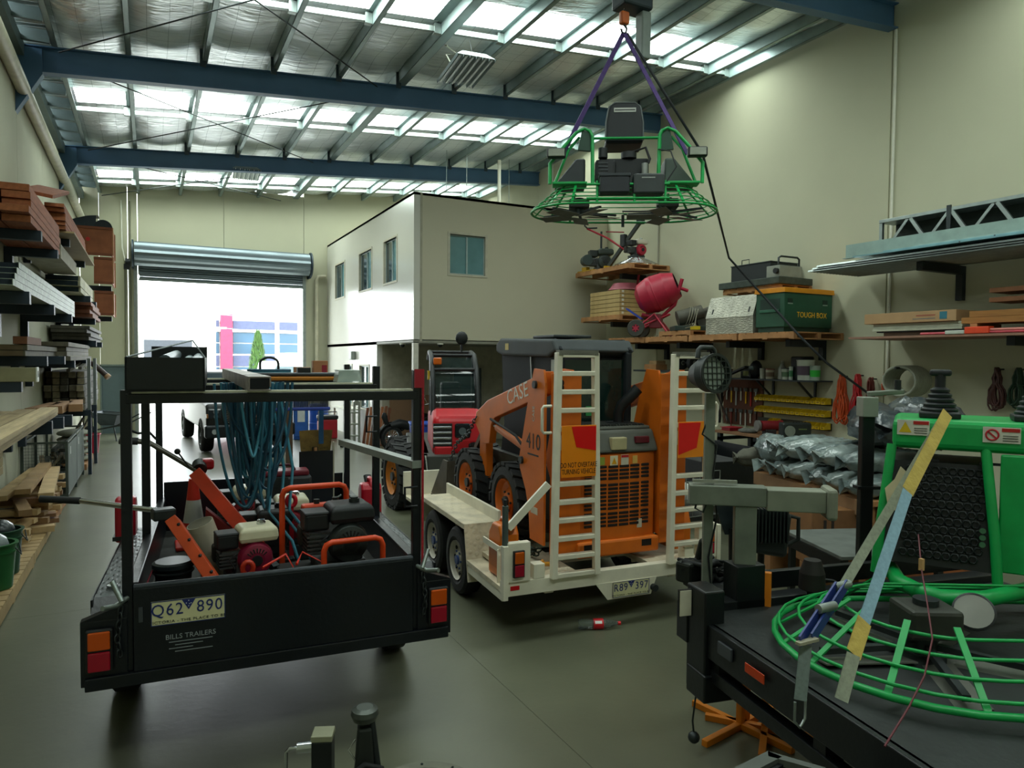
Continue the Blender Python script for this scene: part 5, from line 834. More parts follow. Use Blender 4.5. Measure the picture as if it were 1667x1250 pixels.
# ================================================================ right wall racks
DB = M('#182226', .5, 0, .1)
def bracket(x0, y, z, label, drop=.35):
    t = thing('shelf_bracket', label, 'bracket', (XR, y, z)); bx('arm', DB, t, x0-XR, -.002, -.05, .05, -.12, 0, .004); bx('upright', DB, t, -.09, -.002, -.05, .05, -drop, -.12, .004); return t
def pallet(x0, x1, y0, y1, z, label, group, along='y', m=PALLETW, h=.12):
    t = thing('timber_pallet', label, 'pallet', (x0, y0, z), 0, group); W, L_ = x1-x0, y1-y0
    n = max(5, int((L_ if along == 'y' else W)/.16))
    for i in range(n):
        if along == 'y': a = L_*i/n; bx('deck_board', m, t, 0, W, a+.006, a+L_/n-.012, h-.02, h)
        else: a = W*i/n; bx('deck_board', m, t, a+.006, a+W/n-.012, 0, L_, h-.02, h)
    for i in range(3):
        if along == 'y': a = (W-.08)*i/2; bx('bearer', m, t, a, a+.08, 0, L_, .018, h-.02)
        else: a = (L_-.08)*i/2; bx('bearer', m, t, 0, W, a, a+.08, .018, h-.02)
    for i in range(3):
        if along == 'y': a = (L_-.1)*i/2; bx('base_board', m, t, 0, W, a, a+.1, 0, .018)
        else: a = (W-.1)*i/2; bx('base_board', m, t, a, a+.1, 0, L_, 0, .018)
    return t
for k, (a, b_) in enumerate(((8.08, 9.3), (9.34, 10.6), (10.64, 11.95), (12.0, 13.3))):
    pallet(9.36, 10.58, a, b_, 2.68, ['pallet shelf under the green tool box', 'pallet shelf under the checker plate box', 'pallet shelf under the strapped pump', 'pallet shelf under the red cement mixer'][k], 'pallets of the long wall shelf')
for k, y in enumerate((8.5, 9.9, 11.3, 12.7)): bracket(9.7, y, 2.679, ['dark wall bracket below the green tool box', 'dark wall bracket below the checker plate box', 'dark wall bracket below the pump pallet', 'dark wall bracket below the cement mixer'][k])
# green tool box
t = thing('tough_tool_box', 'dark green job site box with orange lid on the wall shelf', 'tool box', (9.38, 8.3, 2.802)); GX = M('#1c4a34', .5, 0, .1); OL = M('#d68a0c', .45)
bx('body', GX, t, 0, 1.17, 0, .62, .08, .68, .015); bx('plinth', M('#143526', .5), t, .03, 1.14, .03, .59, 0, .08); bx('lid', OL, t, -.02, 1.19, -.02, .64, .68, .74, .008); B().prism([(-.02, .66), (.64, .66), (.64, .69), (-.02, .69)], 'x', -.022, 1.192).ob('lid_lip', OL, t)
for x in (.13, .98): b = bx('recess', M('#0e2a1e', .6), t, x-.06, x+.06, -.004, .0, .47, .56); bx('recess_lip', M('#7f9284', .5), b, x-.06, x+.06, -.006, -.002, .465, .485)
bx('end_handle', M('#123024', .6), t, -.004, 0, .1, .52, .35, .56); bx('handle_bar', M('#2a6048', .5), t, -.02, -.004, .1, .52, .33, .38, .006); text('box_text', 'TOUGH BOX', .13, M('#f2b41c', .5), t, (.66, -.003, .29), (R_(90), 0, 0), .001, .95)
# checker plate box
t = thing('checker_plate_box', 'aluminium checker plate tool box with sloping lid on the shelf', 'tool box', (9.38, 8.98, 2.802)); CP = tread_plate('#b3b1a2', .4, .5, 30)
B().prism([(0, 0), (.6, 0), (.6, .68), (.14, .68), (.02, .3), (0, .3)], 'y', 0, 1.17).ob('body', CP, t); B().hexa([(-.012, .0, .3), (.0, .0, .3), (.13, .0, .69), (.118, .0, .69)], [(-.012, 1.17, .3), (0, 1.17, .3), (.13, 1.17, .69), (.118, 1.17, .69)]).ob('lid', CP, t)
for y in (.12, 1.02): B().cb((.03, y, .42), .012, .035, .1, 0, 0, R_(18)).ob('latch', BLACK, t, .004)
# upper shelf behind with cases
pallet(9.75, 10.58, 8.75, 10.1, 3.56, 'upper pallet behind the green tool box', 'upper wall pallets', h=.1); 
for k, y in enumerate((8.95, 9.9)): bracket(9.95, y, 3.559, ['bracket holding the right of the upper pallet', 'bracket holding the left of the upper pallet'][k], .3)
t = thing('mould_tray', 'dark weathered steel tray on the upper pallet', 'tray', (9.68, 8.7, 3.661)); bx('side', M('#3a433c', .6, .2, .3, 9, dirt='#8a9384', dirtamt=.35), t, 0, .85, 0, 1.45, 0, .12, .01)
t = thing('steel_chest', 'black steel chest with wire handle on the weathered tray', 'chest', (9.85, 9.05, 3.782)); bx('body', M('#161d20', .5), t, 0, .7, 0, .95, 0, .3, .008); bx('lid', M('#1c2427', .5), t, -.01, .71, -.01, .96, .3, .32, .004); B().tube([(.0, .5, .32), (0, .5, .4), (0, .68, .4), (0, .68, .32)], .008, 6).ob('wire_handle', DKSTEEL, t)
t = thing('instrument_case', 'grey metal case with tubular handle beside the black chest', 'case', (9.72, 8.72, 3.782)); bx('body', M('#8a8e84', .5, .2), t, 0, .55, 0, .3, 0, .2, .01); B().tube([(.02, .05, .2), (.02, .05, .33), (.08, .05, .36)], .018, 8).tube([(.08, .05, .36), (.48, .05, .36)], .018, 8).tube([(.48, .05, .36), (.53, .05, .33), (.53, .05, .2)], .018, 8).ob('handle', DKSTEEL, t); B().cyl((-.05, .06, .1), (0, .06, .1), .05, n=12).ob('knob', BLACK, t)
# cement mixer
t = thing('cement_mixer', 'red cement mixer with open drum tilted on the wall shelf', 'cement mixer', (9.75, 12.1, 2.802), R_(-48)); MR = M('#a81c38', .45, 0, .12, 5)
m = Matrix.Translation((0, 0, .95)) @ Matrix.Rotation(R_(68), 4, 'Y'); b = B(); b.T = m; b.lathe([(0, -.42), (.2, -.42), (.33, -.32), (.4, -.1), (.4, .02), (.37, .25), (.27, .48), (.26, .48)], (0, 0, 0), 'z', 32); b.ob('drum', MR, t)
b = B(); b.T = m; b.lathe([(.255, .478), (.33, .2), (.0, -.2)], (0, 0, 0), 'z', 28); b.ob('drum_inside', M('#2c1418', .8), t)
b = B(); b.T = m; b.lathe([(.402, -.02), (.41, 0), (.402, .02)], (0, 0, 0), 'z', 32); b.ob('drum_band', MR, t)
B().tube([(-.3, 0, .5), (.1, 0, .42), (.4, 0, .7), (.55, 0, 1.25)], .04, 10).ob('tilt_arm', MR, t); B().cyl((.52, 0, 1.05), (.66, .08, 1.0), .035, n=12).ob('tilt_handle', MR, t)
for s in (-1, 1): B().tube([(-.35, s*.3, .2), (.0, s*.2, .5), (.35, s*.3, .02)], .022, 8).ob('leg_frame', MR, t); B().tube([(-.35, s*.3, .2), (.3, s*.05, .5)], .018, 8).ob('brace', MR, t)
bx('motor_box', M('#6c1626', .5), t, -.12, .14, -.14, .12, .2, .5, .02); B().cb((-.42, -.2, .5), .4, .28, .03, 0, 0, R_(35)).ob('blue_guard', M('#1c3c9c', .5), t)
for s in (-1, 1):
    B().lathe([(.08, -.05), (.17, -.05), (.19, 0), (.17, .05), (.08, .05)], (-.36, s*.34, .19), 'y', 24).ob('tyre', M('#3c3c36', .8), t); rm = B().lathe([(.0, -.045), (.1, -.045), (.1, .045), (0, .045)], (-.36, s*.34, .19), 'y', 20).ob('wheel_rim', MR, t)
    b = B()
    for k in range(6): a = k*1.047; b.cyl((-.36+.06*math.cos(a), s*.34-.05, .19+.06*math.sin(a)), (-.36+.06*math.cos(a), s*.34+.05, .19+.06*math.sin(a)), .018, n=8)
    b.ob('rim_holes', M('#2a1014', .8), rm)['kind'] = 'stuff'
# pump on small pallet
pallet(9.36, 10.2, 10.55, 11.5, 2.802, 'small pallet under the strapped pump', 'small pallet', h=.1)
t = thing('strapped_pump', 'grey pump and motor wrapped with rope on a small pallet', 'pump', (9.8, 11.0, 2.904), R_(-30)); PM = M('#4c4a40', .6, .3, .25, 8); bx('skid', M('#20302c', .6), t, -.4, .45, -.3, .3, 0, .1, .01); bx('yellow_tag', M('#c9b414', .5), t, -.1, .1, -.305, -.3, .02, .09)
B().cyl((-.3, 0, .25), (.2, 0, .38), .16, n=20).cyl((.15, .0, .36), (.4, 0, .46), .07, n=14).ob('motor', PM, t); B().cyl((.25, -.1, .22), (.25, .12, .22), .17, n=20).ob('volute', PM, t); B().cyl((.2, .1, .3), (.65, .1, .3), .05, n=12).ob('outlet', PM, t); 
for k in range(4): B().tube([(-.1+.05*k+.17*math.sin(a)*.3, .19*math.cos(a), .3+.19*math.sin(a)) for a in [2*math.pi*i/16 for i in range(16)]], .008, 5, True).ob('rope_turn', M('#8a8674', .8), t)
B().tube([(.05, -.16, .4), (.0, -.3, .1), (-.2, -.3, .05)], .008, 5).ob('rope_tail', M('#8a8674', .8), t)
# corner shelves
pallet(9.5, 10.58, 12.65, 14.95, 4.35, 'corner pallet shelf carrying the small walk-behind trowel', 'corner shelf pallets'); bracket(9.9, 13.6, 4.349, 'wall bracket under the upper corner shelf', .45)
pallet(9.45, 10.58, 13.0, 14.6, 3.22, 'corner pallet shelf carrying the stacked timber trays', 'corner shelf pallets'); bracket(9.8, 13.8, 3.219, 'wall bracket under the lower corner shelf', .3)
t = thing('walk_behind_trowel', 'small trowel with red handle and chrome guard rings on corner shelf', 'power trowel', (10.02, 13.15, 4.472)); 
for k in range(6): B().tube([(( .5-.065*k)*math.cos(a), (.5-.065*k)*math.sin(a), .03+.03*k) for a in [2*math.pi*i/28 for i in range(28)]], .012, 6, True).ob('guard_ring', CHROME, t)
for k in range(6): a = k*1.047; B().bar((.5*math.cos(a), .5*math.sin(a), .03), (.16*math.cos(a), .16*math.sin(a), .2), .02, .008).ob('guard_spar', CHROME, t)
engine_parts(t, M('#b9b3a2', .5), M('#a01830', .45), BLACK, CHROME, (0, 0, .2)); B().cyl((0, 0, 0), (0, 0, .2), .12, n=14).ob('gearbox', DKSTEEL, t)
B().tube([(0, .1, .25), (-.45, .55, .7), (-.75, .95, .95)], .022, 8).ob('handle_tube', M('#a81c30', .45), t); B().tube([(-.6, .75, .95), (-.75, .95, .96), (-.95, .75, .97)], .02, 8).ob('handlebar', BLACK, t); B().tube([(-.45, .6, .85), (-.15, .3, .82)], .015, 8).ob('control_rod', M('#8c2030', .5), t)
t = thing('loose_engine', 'dark engine standing at the left of the upper corner shelf', 'engine', (9.85, 14.35, 4.472), R_(-20)); engine_parts(t, M('#2c3830', .5), M('#26302c', .5), M('#1c2624', .5), BLACK); B().cyl((-.28, -.1, .2), (-.28, .1, .2), .1, n=14).ob('silencer', M('#2b3a38', .5), t); B().cyl((0, 0, .4), (0, 0, .75), .02, n=8).ob('lifting_rod', DKSTEEL, t); t.scale = (1.3, 1.3, 1.3)
t = thing('tilted_column', 'dark steering column with wire handle loop leaning on corner shelf', 'column', (9.7, 13.7, 4.472)); B().bar((0, .1, .06), (.35, -.6, 1.0), .09, .07).ob('column', M('#2c322e', .5), t); B().cb((.36, -.62, 1.05), .18, .14, .16, .4).ob('head_box', BLACK, t, .02); B().tube([(.3, -.6, 1.1), (.05, -.4, 1.2), (.0, -.4, 1.26), (.3, -.65, 1.24), (.7, -.95, 1.25), (.74, -.98, 1.2), (.5, -.8, 1.1)], .018, 6).ob('handle_loop', BLACK, t); B().cb((.16, -.25, .62), .12, .14, .3, .3).ob('side_box', BLACK, t, .02)
o = B().box(9.52, 9.9, 14.2, 14.9, 4.4715, 4.5).box(9.52, 9.62, 14.5, 14.7, 4.5, 4.58).box(9.52, 10.0, 13.7, 13.76, 4.4715, 4.52).ob('yellow_frame', M('#b08a14', .6)); tag(o, 'flat yellow painted frame at the edge of the upper corner shelf', 'frame')
for k in range(6):
    t = thing('timber_tray', ['lowest timber tray', 'second timber tray from the bottom', 'third timber tray from the bottom', 'fourth timber tray from the bottom', 'fifth timber tray from the bottom', 'topmost timber tray'][k]+' of the corner shelf stack', 'tray', (9.55, 13.15, 3.342+.098*k), 0, 'stacked timber trays'); tm = M('#b39a66', .75, 0, .15, 4)
    bx('front_board', tm, t, 0, .018, 0, 1.2, 0, .086); bx('end_board', tm, t, .018, .75, 0, .018, 0, .086); bx('back_board', tm, t, .73, .75, .02, 1.2, 0, .095); bx('spacer', M('#6a5838', .8), t, .02, .7, .02, 1.18, .086, .098); bx('base', tm, t, .018, .73, .018, 1.2, 0, .012); bx('label', M('#d8d6c8', .6), t, .06, .12, -.002, 0, .03, .08)
t = thing('pink_basin', 'faded pink plastic basin upside down on the timber trays', 'basin', (9.95, 13.5, 3.932)); B().lathe([(.38, 0), (.36, .06), (.34, .07), (.27, .17), (0, .18)], n=28).ob('bowl', M('#b0606c', .5), t); B().lathe([(.38, 0), (.4, .01), (.38, .03)], n=28).ob('rim', M('#b87078', .5), t); B().bar((.2, -.2, .1), (.1, -.4, .35), .05, .02).ob('strap', M('#8c2434', .5), t)
# corrugated sheets, film-wrapped panels and the lattice truss
t = thing('corrugated_sheets', 'bundle of galvanised corrugated sheets on the upper right rack', 'roof sheets', (9.25, 0, 3.72)); y0, y1 = 2.2, 7.75
for k in range(3):
    b = B(); N = 16
    for i in range(N):
        x = 1.2*i/N; w = 1.2/N; b.add([(x+w*u_, y, .03*k+h) for y in (y0+.1*k, y1-.08*k) for u_, h in ((0, 0), (.3, .028), (.6, .028), (.9, 0), (1, 0))], [(j, j+1, j+6, j+5) for j in range(4)])
    b.ob('corrugated_sheet', GALV, t)
for k in range(3): t2 = thing('blue_film_panel', ['lowest', 'middle', 'topmost'][k]+' of the blue film wrapped panels on the roof sheets', 'panel', (9.25+.04*k, 2.2, 3.85+.022*k), 0, 'film wrapped panels'); bx('panel', M(['#7fa8b0', '#8cb8c0', '#a8c0bc'][k], .25, .2), t2, 0, 1.1, 0, 4.75-.45*k, 0, .02); bx('joint', M('#405054', .5), t2, -.002, .02, 3.2-.4*k, 3.22-.4*k, 0, .021)
t2 = thing('steel_flashing', 'upright grey flashing behind the film wrapped panels', 'flashing', (9.75, 2.2, 3.92)); bx('sheet', M('#8ea39c', .45, .3), t2, 0, .02, 0, 5.25, 0, .22); bx('foot', M('#8ea39c', .45, .3), t2, -.08, 0, 0, 5.25, 0, .01)
t = thing('lattice_truss', 'galvanised lattice truss lying on the upper right rack', 'truss', (10.1, 2.0, 4.03)); 
for z in (0, .42): bx('chord', GALV, t, -.06, .3, 0, 5.1, z, z+.05, .004)
bx('end_post', GALV, t, -.05, .0, 5.05, 5.1, .05, .42)
for k in range(9): y = 4.95-.6*k; B().bar((-.04, y, .05), (-.04, y-.3, .42), .04, .012, (1, 0, 0)).ob('web_bar', GALV, t); B().bar((-.04, y-.35, .42), (-.04, y-.6, .05), .05, .04, (1, 0, 0)).ob('web_bar', GALV, t)
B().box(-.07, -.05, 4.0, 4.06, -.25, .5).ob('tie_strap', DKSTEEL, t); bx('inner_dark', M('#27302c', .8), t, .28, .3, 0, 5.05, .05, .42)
for k, y in enumerate((6.15, 3.5)): bracket(9.6, y, 3.719, ['bracket arm under the left end of the corrugated sheets', 'bracket arm under the right of the corrugated sheets'][k], .5)
for k, y in enumerate((4.95, 2.9)): bracket(9.6, y, 2.649, ['bracket arm under the pink board shelf', 'bracket arm under the right of the pink board shelf'][k], .5)
bx0 = tag(B().box(9.4, 10.55, 2.2, 7.1, 2.65, 2.68).ob('shelf_board', M('#8f6a58', .8, 0, .15, 4)), 'long brown board shelf on the right wall holding cartons', 'shelf')
t = thing('flat_carton', 'long flat cardboard carton with blue logo on the right wall shelf', 'carton', (9.55, 5.6, 2.87)); bx('carton', M('#b08e66', .8, 0, .06), t, 0, .7, 0, 1.35, 0, .15, .006); bx('logo', M('#2f7080', .6), t, -.003, 0, .12, .22, .03, .13); bx('print', M('#9c5a44', .7), t, -.002, 0, .28, .55, .08, .1); bx('print', M('#5f6c70', .7), t, -.002, 0, .28, .6, .04, .05)
for k in range(3): t = thing('white_board', ['lowest', 'middle', 'topmost'][k]+' of the white boards under the flat carton', 'board', (9.6+.01*k, 5.55, 2.76+.036*k), 0, 'white boards'); bx('board', M('#b8bca8', .6), t, 0, .75, 0, 1.3, 0, .033, .003); bx('edge', M('#90947f', .7), t, -.001, 0, .005, 1.295, .015, .018)
t = thing('batten', 'dark timber batten carrying the white boards', 'batten', (9.65, 5.6, 2.681)); bx('batten', M('#4c3828', .8), t, 0, .6, 0, 1.1, 0, .06); bx('batten_top', M('#23282a', .7), t, -.02, .62, -.02, 1.2, .06, .078)
for k in range(5): t = thing('timber_length', ['front lower', 'middle lower', 'rear lower', 'front upper', 'middle upper'][k]+' brown sawn timber length right of the flat carton', 'timber', (9.5+.17*(k % 3), 2.2, 2.82 if k < 3 else 2.9), 0, 'timbers on the right wall shelf'); bx('timber', M('#9a6a34', .75, 0, .2, 3, stretch=(9, 1, 9)), t, 0, .15, 0, 3.3 if k < 3 else 3.2, 0, .078, .003); bx('end_grain', M('#b08650', .8), t, .002, .148, (3.3 if k < 3 else 3.2), (3.3 if k < 3 else 3.2)+.002, .002, .076)
for k in range(3): t = thing('timber_bearer', ['left', 'middle', 'right'][k]+' bearer block under the brown timber lengths', 'bearer', (9.5, 5.3-1.2*k, 2.681), 0, 'bearers'); bx('block', M('#a5764a', .8), t, 0, .55, 0, .09, 0, .137)
for k in range(7):
    c = ['#c8505c', '#d06a70', '#b83c48', '#d8867c', '#c85a60', '#8fa0a0', '#d8421c'][k]; x = 9.42+.035*(k % 4)*.4; o = B().tube([(9.43+.032*(k % 3), 2.2, 2.70+.03*(k//3)), (9.43+.032*(k % 3), 6.0-.25*k, 2.70+.03*(k//3))], .016, 8).ob('plastic_rod', M(c, .35)); tag(o, ['pink film wrapped rod at the shelf front', 'pale pink rod at the shelf front', 'crimson rod at the shelf front', 'salmon rod at the shelf front', 'rose rod at the shelf front', 'grey rod at the shelf front', 'orange-tipped rod at the shelf front'][k], 'rod', 'rods on the right wall shelf')
t = thing('orange_sleeve', 'orange sleeve around the rods at the left of the shelf front', 'sleeve', (9.39, 5.1, 2.682)); bx('sleeve', M('#d8421c', .5), t, 0, .13, 0, .3, 0, .09, .01); bx('wrap', M('#b9bfb4', .4), t, -.002, .13, .3, .55, .0, .05, .01)
for k in range(4): t = thing('blurred_timber', ['lowest', 'second', 'third', 'top'][k]+' brown timber of the bundle above the cartons', 'timber', (9.75, 2.2, 3.1+.062*k), 0, 'timber bundle'); bx('timber', M('#8a5c3c', .75, 0, .2), t, 0, .5, 0, 3.1-.6*(k % 2), 0, .06, .003); bx('end', M('#a5764a', .8), t, .003, .497, 3.1-.6*(k % 2), 3.102-.6*(k % 2), .003, .057)
bracket(9.8, 3.6, 3.099, 'bracket under the bundle of brown timbers', .2)
# ================================================================ work bench
t = thing('work_bench', 'timber work bench with dark legs against the right wall', 'work bench', (9.6, 8.1, 0)); bx('bench_top', M('#7a5638', .7, 0, .2), t, 0, .98, 0, 2.0, .94, .99, .004)
for y in (.05, 1.0, 1.9): bx('leg', DB, t, .05, .13, y, y+.08, 0, .94); bx('leg', DB, t, .85, .93, y, y+.08, 0, .94); bx('brace', DB, t, .05, .93, y, y+.08, .8, .86)
pg = thing('peg_board', 'brown tool board on the wall beside the orange loader', 'tool board', (XR-.03, 9.85, 1.0)); bx('board', M('#5a3424', .8, 0, .15), pg, 0, .025, 0, 1.05, .02, .95); bx('frame', M('#6c4028', .8), pg, -.01, 0, 0, 1.05, .93, .96)
TL = [('hammer', '#a8a8a0', 'steel hammer'), ('pliers', '#c8a018', 'yellow-handled pliers'), ('spanner', '#9aa09c', 'long spanner'), ('chisel', '#b8b4a8', 'pale chisel'), ('saw', '#c89a10', 'yellow handsaw'), ('screwdriver', '#a02018', 'red screwdriver'), ('spanner', '#8f9692', 'short spanner'), ('file', '#6a6c68', 'flat file'), ('wrench', '#7a2018', 'red pipe wrench'), ('pliers', '#33383a', 'black pliers'), ('spanner', '#a5aaa6', 'ring spanner'), ('punch', '#b0aca0', 'white punch'), ('trowel', '#b9b6a8', 'small trowel'), ('snips', '#4a2a22', 'brown snips')]
for k, (nm, c, lab) in enumerate(TL):
    y = 10.78-.13*(k % 7); z = 1.75 if k < 7 else 1.32; t = thing('wall_'+nm, lab+' hanging on the brown tool board', 'tool', (XR-.045, y, z), 0, 'tools on the tool board'); h = .24+.05*(k % 3)
    bx('handle', M(c, .45), t, -.02, .0, -.016, .016, -h, -.04, .006); bx('head', M('#5d625f', .4, .6), t, -.025, .0, -.05 if k % 2 == 0 else -.02, .05 if k % 2 == 0 else .02, -.05, .02, .006)
ws = thing('wall_shelf', 'dark wall shelf holding paint tubs above the yellow bins', 'shelf', (10.1, 8.3, 1.95)); bx('board', DB, ws, 0, .51, 0, 1.95, 0, .025); 
for y in (.35, 1.3): B().bar((.05, y, 0), (.5, y, -.35), .03).ob('strut', DB, ws); bx('leg', DB, ws, .48, .51, y-.02, y+.02, -.4, 0)
def tub(nm, lab, cat, y, r, h, c, x=10.3, labc=None, lid=None):
    t = thing(nm, lab, cat, (x, y, 1.976)); B().lathe([(0, .002), (r*.88, .002), (r, h*.95), (r*1.04, h*.95), (r*1.04, h), (0, h)], n=20).ob('tub', M(c, .45), t)
    if labc: B().lathe([(r*.925, h*.25), (r*.985, h*.7)], n=20).ob('label', M(labc, .5), t)
    if lid: B().lathe([(r*1.06, h*.97), (r*1.06, h*1.06), (0, h*1.06)], n=20).ob('lid', M(lid, .5), t)
    return t
tub('white_pail', 'large white pail with printed label on the wall shelf', 'pail', 8.62, .15, .36, '#c2c8bc', labc='#5a4a5c'); tub('paint_tub', 'white paint tub with green label on the wall shelf', 'tub', 9.02, .1, .2, '#b9beb0', labc='#5c7a5a', lid='#2a2f2c'); tub('spray_can', 'slim white and green spray can on the wall shelf', 'can', 8.83, .035, .24, '#b9c4ba', x=10.18, labc='#3c7a50'); tub('paint_tin', 'pale paint tin with photo label on the wall shelf', 'tin', 9.42, .08, .18, '#a8a490', labc='#6c5a4a', lid='#7a2a24'); tub('white_tin', 'small white tin left of the paint tin', 'tin', 9.6, .05, .2, '#b4b6aa'); tub('green_bottle', 'clear bottle with green band at the right end of wall shelf', 'bottle', 8.42, .09, .26, '#8f9e92', labc='#2fae3a')
t = thing('milk_bottle', 'white plastic jug behind the paint tubs', 'jug', (10.4, 9.22, 1.976)); B().lathe([(0, 0), (.07, 0), (.075, .02), (.075, .2), (.03, .28), (.028, .32), (0, .32)], n=18).ob('jug', M('#a9aea6', .45), t); B().cyl((0, 0, .32), (0, 0, .34), .03, n=12).ob('cap', M('#c8c8be', .5), t)
for k, (y, lab) in enumerate(((9.95, 'black cordless tool case at the left end of wall shelf'), (9.78, 'black welding mask on the wall shelf'), (8.75, 'black crate behind the white pail'))):
    t = thing(['tool_case', 'welding_mask', 'black_crate'][k], lab, ['case', 'mask', 'crate'][k], (10.32, y, 1.976 if k < 2 else 1.976)); h = (.2, .34, .42)[k]
    if k == 1: B().ball((0, 0, .18), .13, .11, .17).ob('shell', BLACK, t); bx('visor', M('#4a5a5a', .2), t, -.135, -.1, -.06, .06, .16, .24, .01)
    else: bx('body', BLACK, t, -.1, .2 if k else .12, -.13, .13, 0, h, .02); bx('panel', M('#8a8f58' if k == 0 else '#1c2224', .4), t, -.106, -.1, -.08, .06, .05, .14)
for row, (z, ys_) in enumerate(((1.56, range(15)), (1.34, range(15)), (1.12, [3, 4, 10, 11, 12, 13, 14]))):
    rk = bx('bin_rail', M('#2b2a1c', .7), None, XR-.05, XR-.005, 8.3, 9.95, z-.03, z+.1); tag(rk, ['top', 'middle', 'bottom'][row]+' dark rail of the yellow storage bins', 'rail', 'bin rails')
    for i in ys_:
        y = 9.84-.108*i; t = thing('storage_bin', ['top', 'middle', 'bottom'][row]+' row yellow storage bin, '+ORD[i]+' from the tool board', 'bin', (XR-.06, y, z), 0, 'yellow storage bins'); YB_ = M('#d0ac10', .5, 0, .15, 8)
        if row == 0 and i == 0:
            B().prism([(-.16, 0), (0, 0), (0, .11), (-.09, .1), (-.16, .05)], 'y', -.045, -.041).prism([(-.16, 0), (0, 0), (0, .11), (-.09, .1), (-.16, .05)], 'y', .041, .045).box(-.16, -.157, -.044, .044, 0, .05).box(-.003, 0, -.044, .044, 0, .11).box(-.157, -.003, -.044, .044, 0, .004).ob('shell', YB_, t); bx('grip', M('#8a700a', .5), t, -.168, -.16, -.025, .025, .02, .045); bx('dark_contents', M('#2a281c', .8), t, -.15, -.01, -.04, .04, .004, .045); BIN = t  # dark block stands for loose items and paints in the bin's shaded inside
        else:
            for ch in BIN.children: dup(ch, t)
t = thing('bench_grinder', 'red and grey bench grinder on the work bench', 'grinder', (9.85, 9.0, .992), R_(-20)); B().cyl((-.16, 0, .16), (.16, 0, .16), .09, n=18).ob('motor', M('#7a1a20', .45), t); bx('base', M('#33302e', .5), t, -.1, .1, -.08, .08, 0, .1, .015)
for s in (-1, 1): B().cyl((s*.19, 0, .16), (s*.24, 0, .16), .1, n=20).ob('wheel_guard', M('#6c6864' if s < 0 else '#8a2026', .45), t)
t = thing('shop_radio', 'black portable radio with round speaker on the work bench', 'radio', (9.75, 8.35, .992), R_(-25)); bx('body', M('#1a2220', .45), t, -.25, .25, -.1, .1, 0, .28, .03); B().cyl((-.13, -.1, .14), (-.13, -.112, .14), .09, n=24).ob('speaker', M('#8d948c', .4, .4), t); bx('dial', M('#5c6a3a', .4), t, .02, .16, -.105, -.1, .16, .18)
for k in range(5): bx('button', DKSTEEL, t, -.05+.05*k, -.03+.05*k, -.04, -.02, .28, .29)
t = thing('red_tray', 'red plastic tray at the left end of the work bench', 'tray', (9.75, 9.85, .992)); bx('tray', M('#8c1220', .45), t, -.1, .2, -.1, .12, 0, .06, .01); bx('lip', M('#a01828', .45), t, -.12, .22, -.12, .14, .055, .065, .003)
t = thing('rag_heap', 'heap of grey rags on the work bench', 'rags', (9.8, 9.45, .992)); B().ball((0, 0, .03), .16, .2, .05).ob('rag', M('#5a5a54', .9, 0, .3, 20), t); B().ball((.05, -.1, .05), .08, .09, .04).ob('rag', M('#6a6860', .9, 0, .3, 20), t)
# cables and hoses on the wall
def coil_hang(nm, lab, x, y, z, w, h, c, n=14, cat='cable coil'):
    t = thing(nm, lab, cat, (x, y, z)); m = M(c, .5, 0, .15, 12)
    for k in range(n):
        d = rnd(-.35, .35)*w; ww = w*rnd(.3, .55); hh = h*rnd(.85, 1.0); pts = []
        for i in range(18):
            a = 2*math.pi*i/18; s_ = math.sin(a); pinch = .45 if abs(math.cos(a)*.5+.5-.55) < .12 else 1
            pts.append((rnd(-.02, .02)-.04*(k % 3), d*(.5-.5*math.cos(a)) + ww*s_*pinch*(.6-.4*math.cos(a)), -hh*(.5-.5*math.cos(a))))
        B().tube(pts, .013, 5, True).ob('cable_loop', m, t)
    B().cyl((-.1, 0, -.02), (.119, 0, -.02), .012, n=6).ob('hook', DKSTEEL, t); B().tube([(.03*math.cos(a)-.04, w*.3*math.sin(a), -h*.42) for a in [2*math.pi*i/12 for i in range(12)]], .014, 5, True).ob('tie', m, t)
coil_hang('extension_lead', 'orange extension lead hanked on the wall beside the bins', XR-.1, 8.02, 2.08, .22, .85, '#c04a1a'); coil_hang('extension_lead', 'red extension lead hanked right of the orange one', XR-.1, 7.72, 2.1, .2, .85, '#b81c24'); coil_hang('brown_lead', 'dark red lead hanked right of the red extension lead', XR-.1, 7.48, 2.05, .14, .7, '#6c2a22', 8); coil_hang('orange_hose_loop', 'orange hose end looped over a hook right of the leads', XR-.1, 7.22, 2.12, .16, .35, '#c0502c', 5)
coil_hang('maroon_hose', 'maroon hose hanging in long loops on the right wall', XR-.12, 5.55, 2.24, .22, .6, '#4a2622', 12, 'hose coil'); coil_hang('green_hose', 'dark green hose hanging right of the maroon hose', XR-.12, 5.28, 2.24, .2, .55, '#1c3a26', 9, 'hose coil')
t = thing('white_hose_coil', 'pale grey coil of hose mounted high behind the joystick', 'hose coil', (XR-.3, 6.75, 2.02)); 
for k in range(9): B().tube([(-.2+.045*k, .26*math.cos(a), .22*math.sin(a)) for a in [2*math.pi*i/22 for i in range(22)]], .024, 6, True).ob('coil_turn', M('#9a9e8e', .45), t)
B().cyl((-.3, 0, .2), (.298, 0, .2), .02, n=8).ob('peg', DKSTEEL, t)
t = thing('small_axle', 'pair of small black wheels on an axle above the bench', 'axle', (9.8, 11.2, 2.1)); 
for y in (-.25, .1): B().lathe([(.05, -.05), (.14, -.05), (.16, 0), (.14, .05), (.05, .05)], (0, y, .16), 'y', 20).ob('tyre', RUBBER, t); B().lathe([(0, -.04), (.06, -.04), (.06, .04), (0, .04)], (0, y, .16), 'y', 16).ob('hub', M('#8d8f86', .5), t)
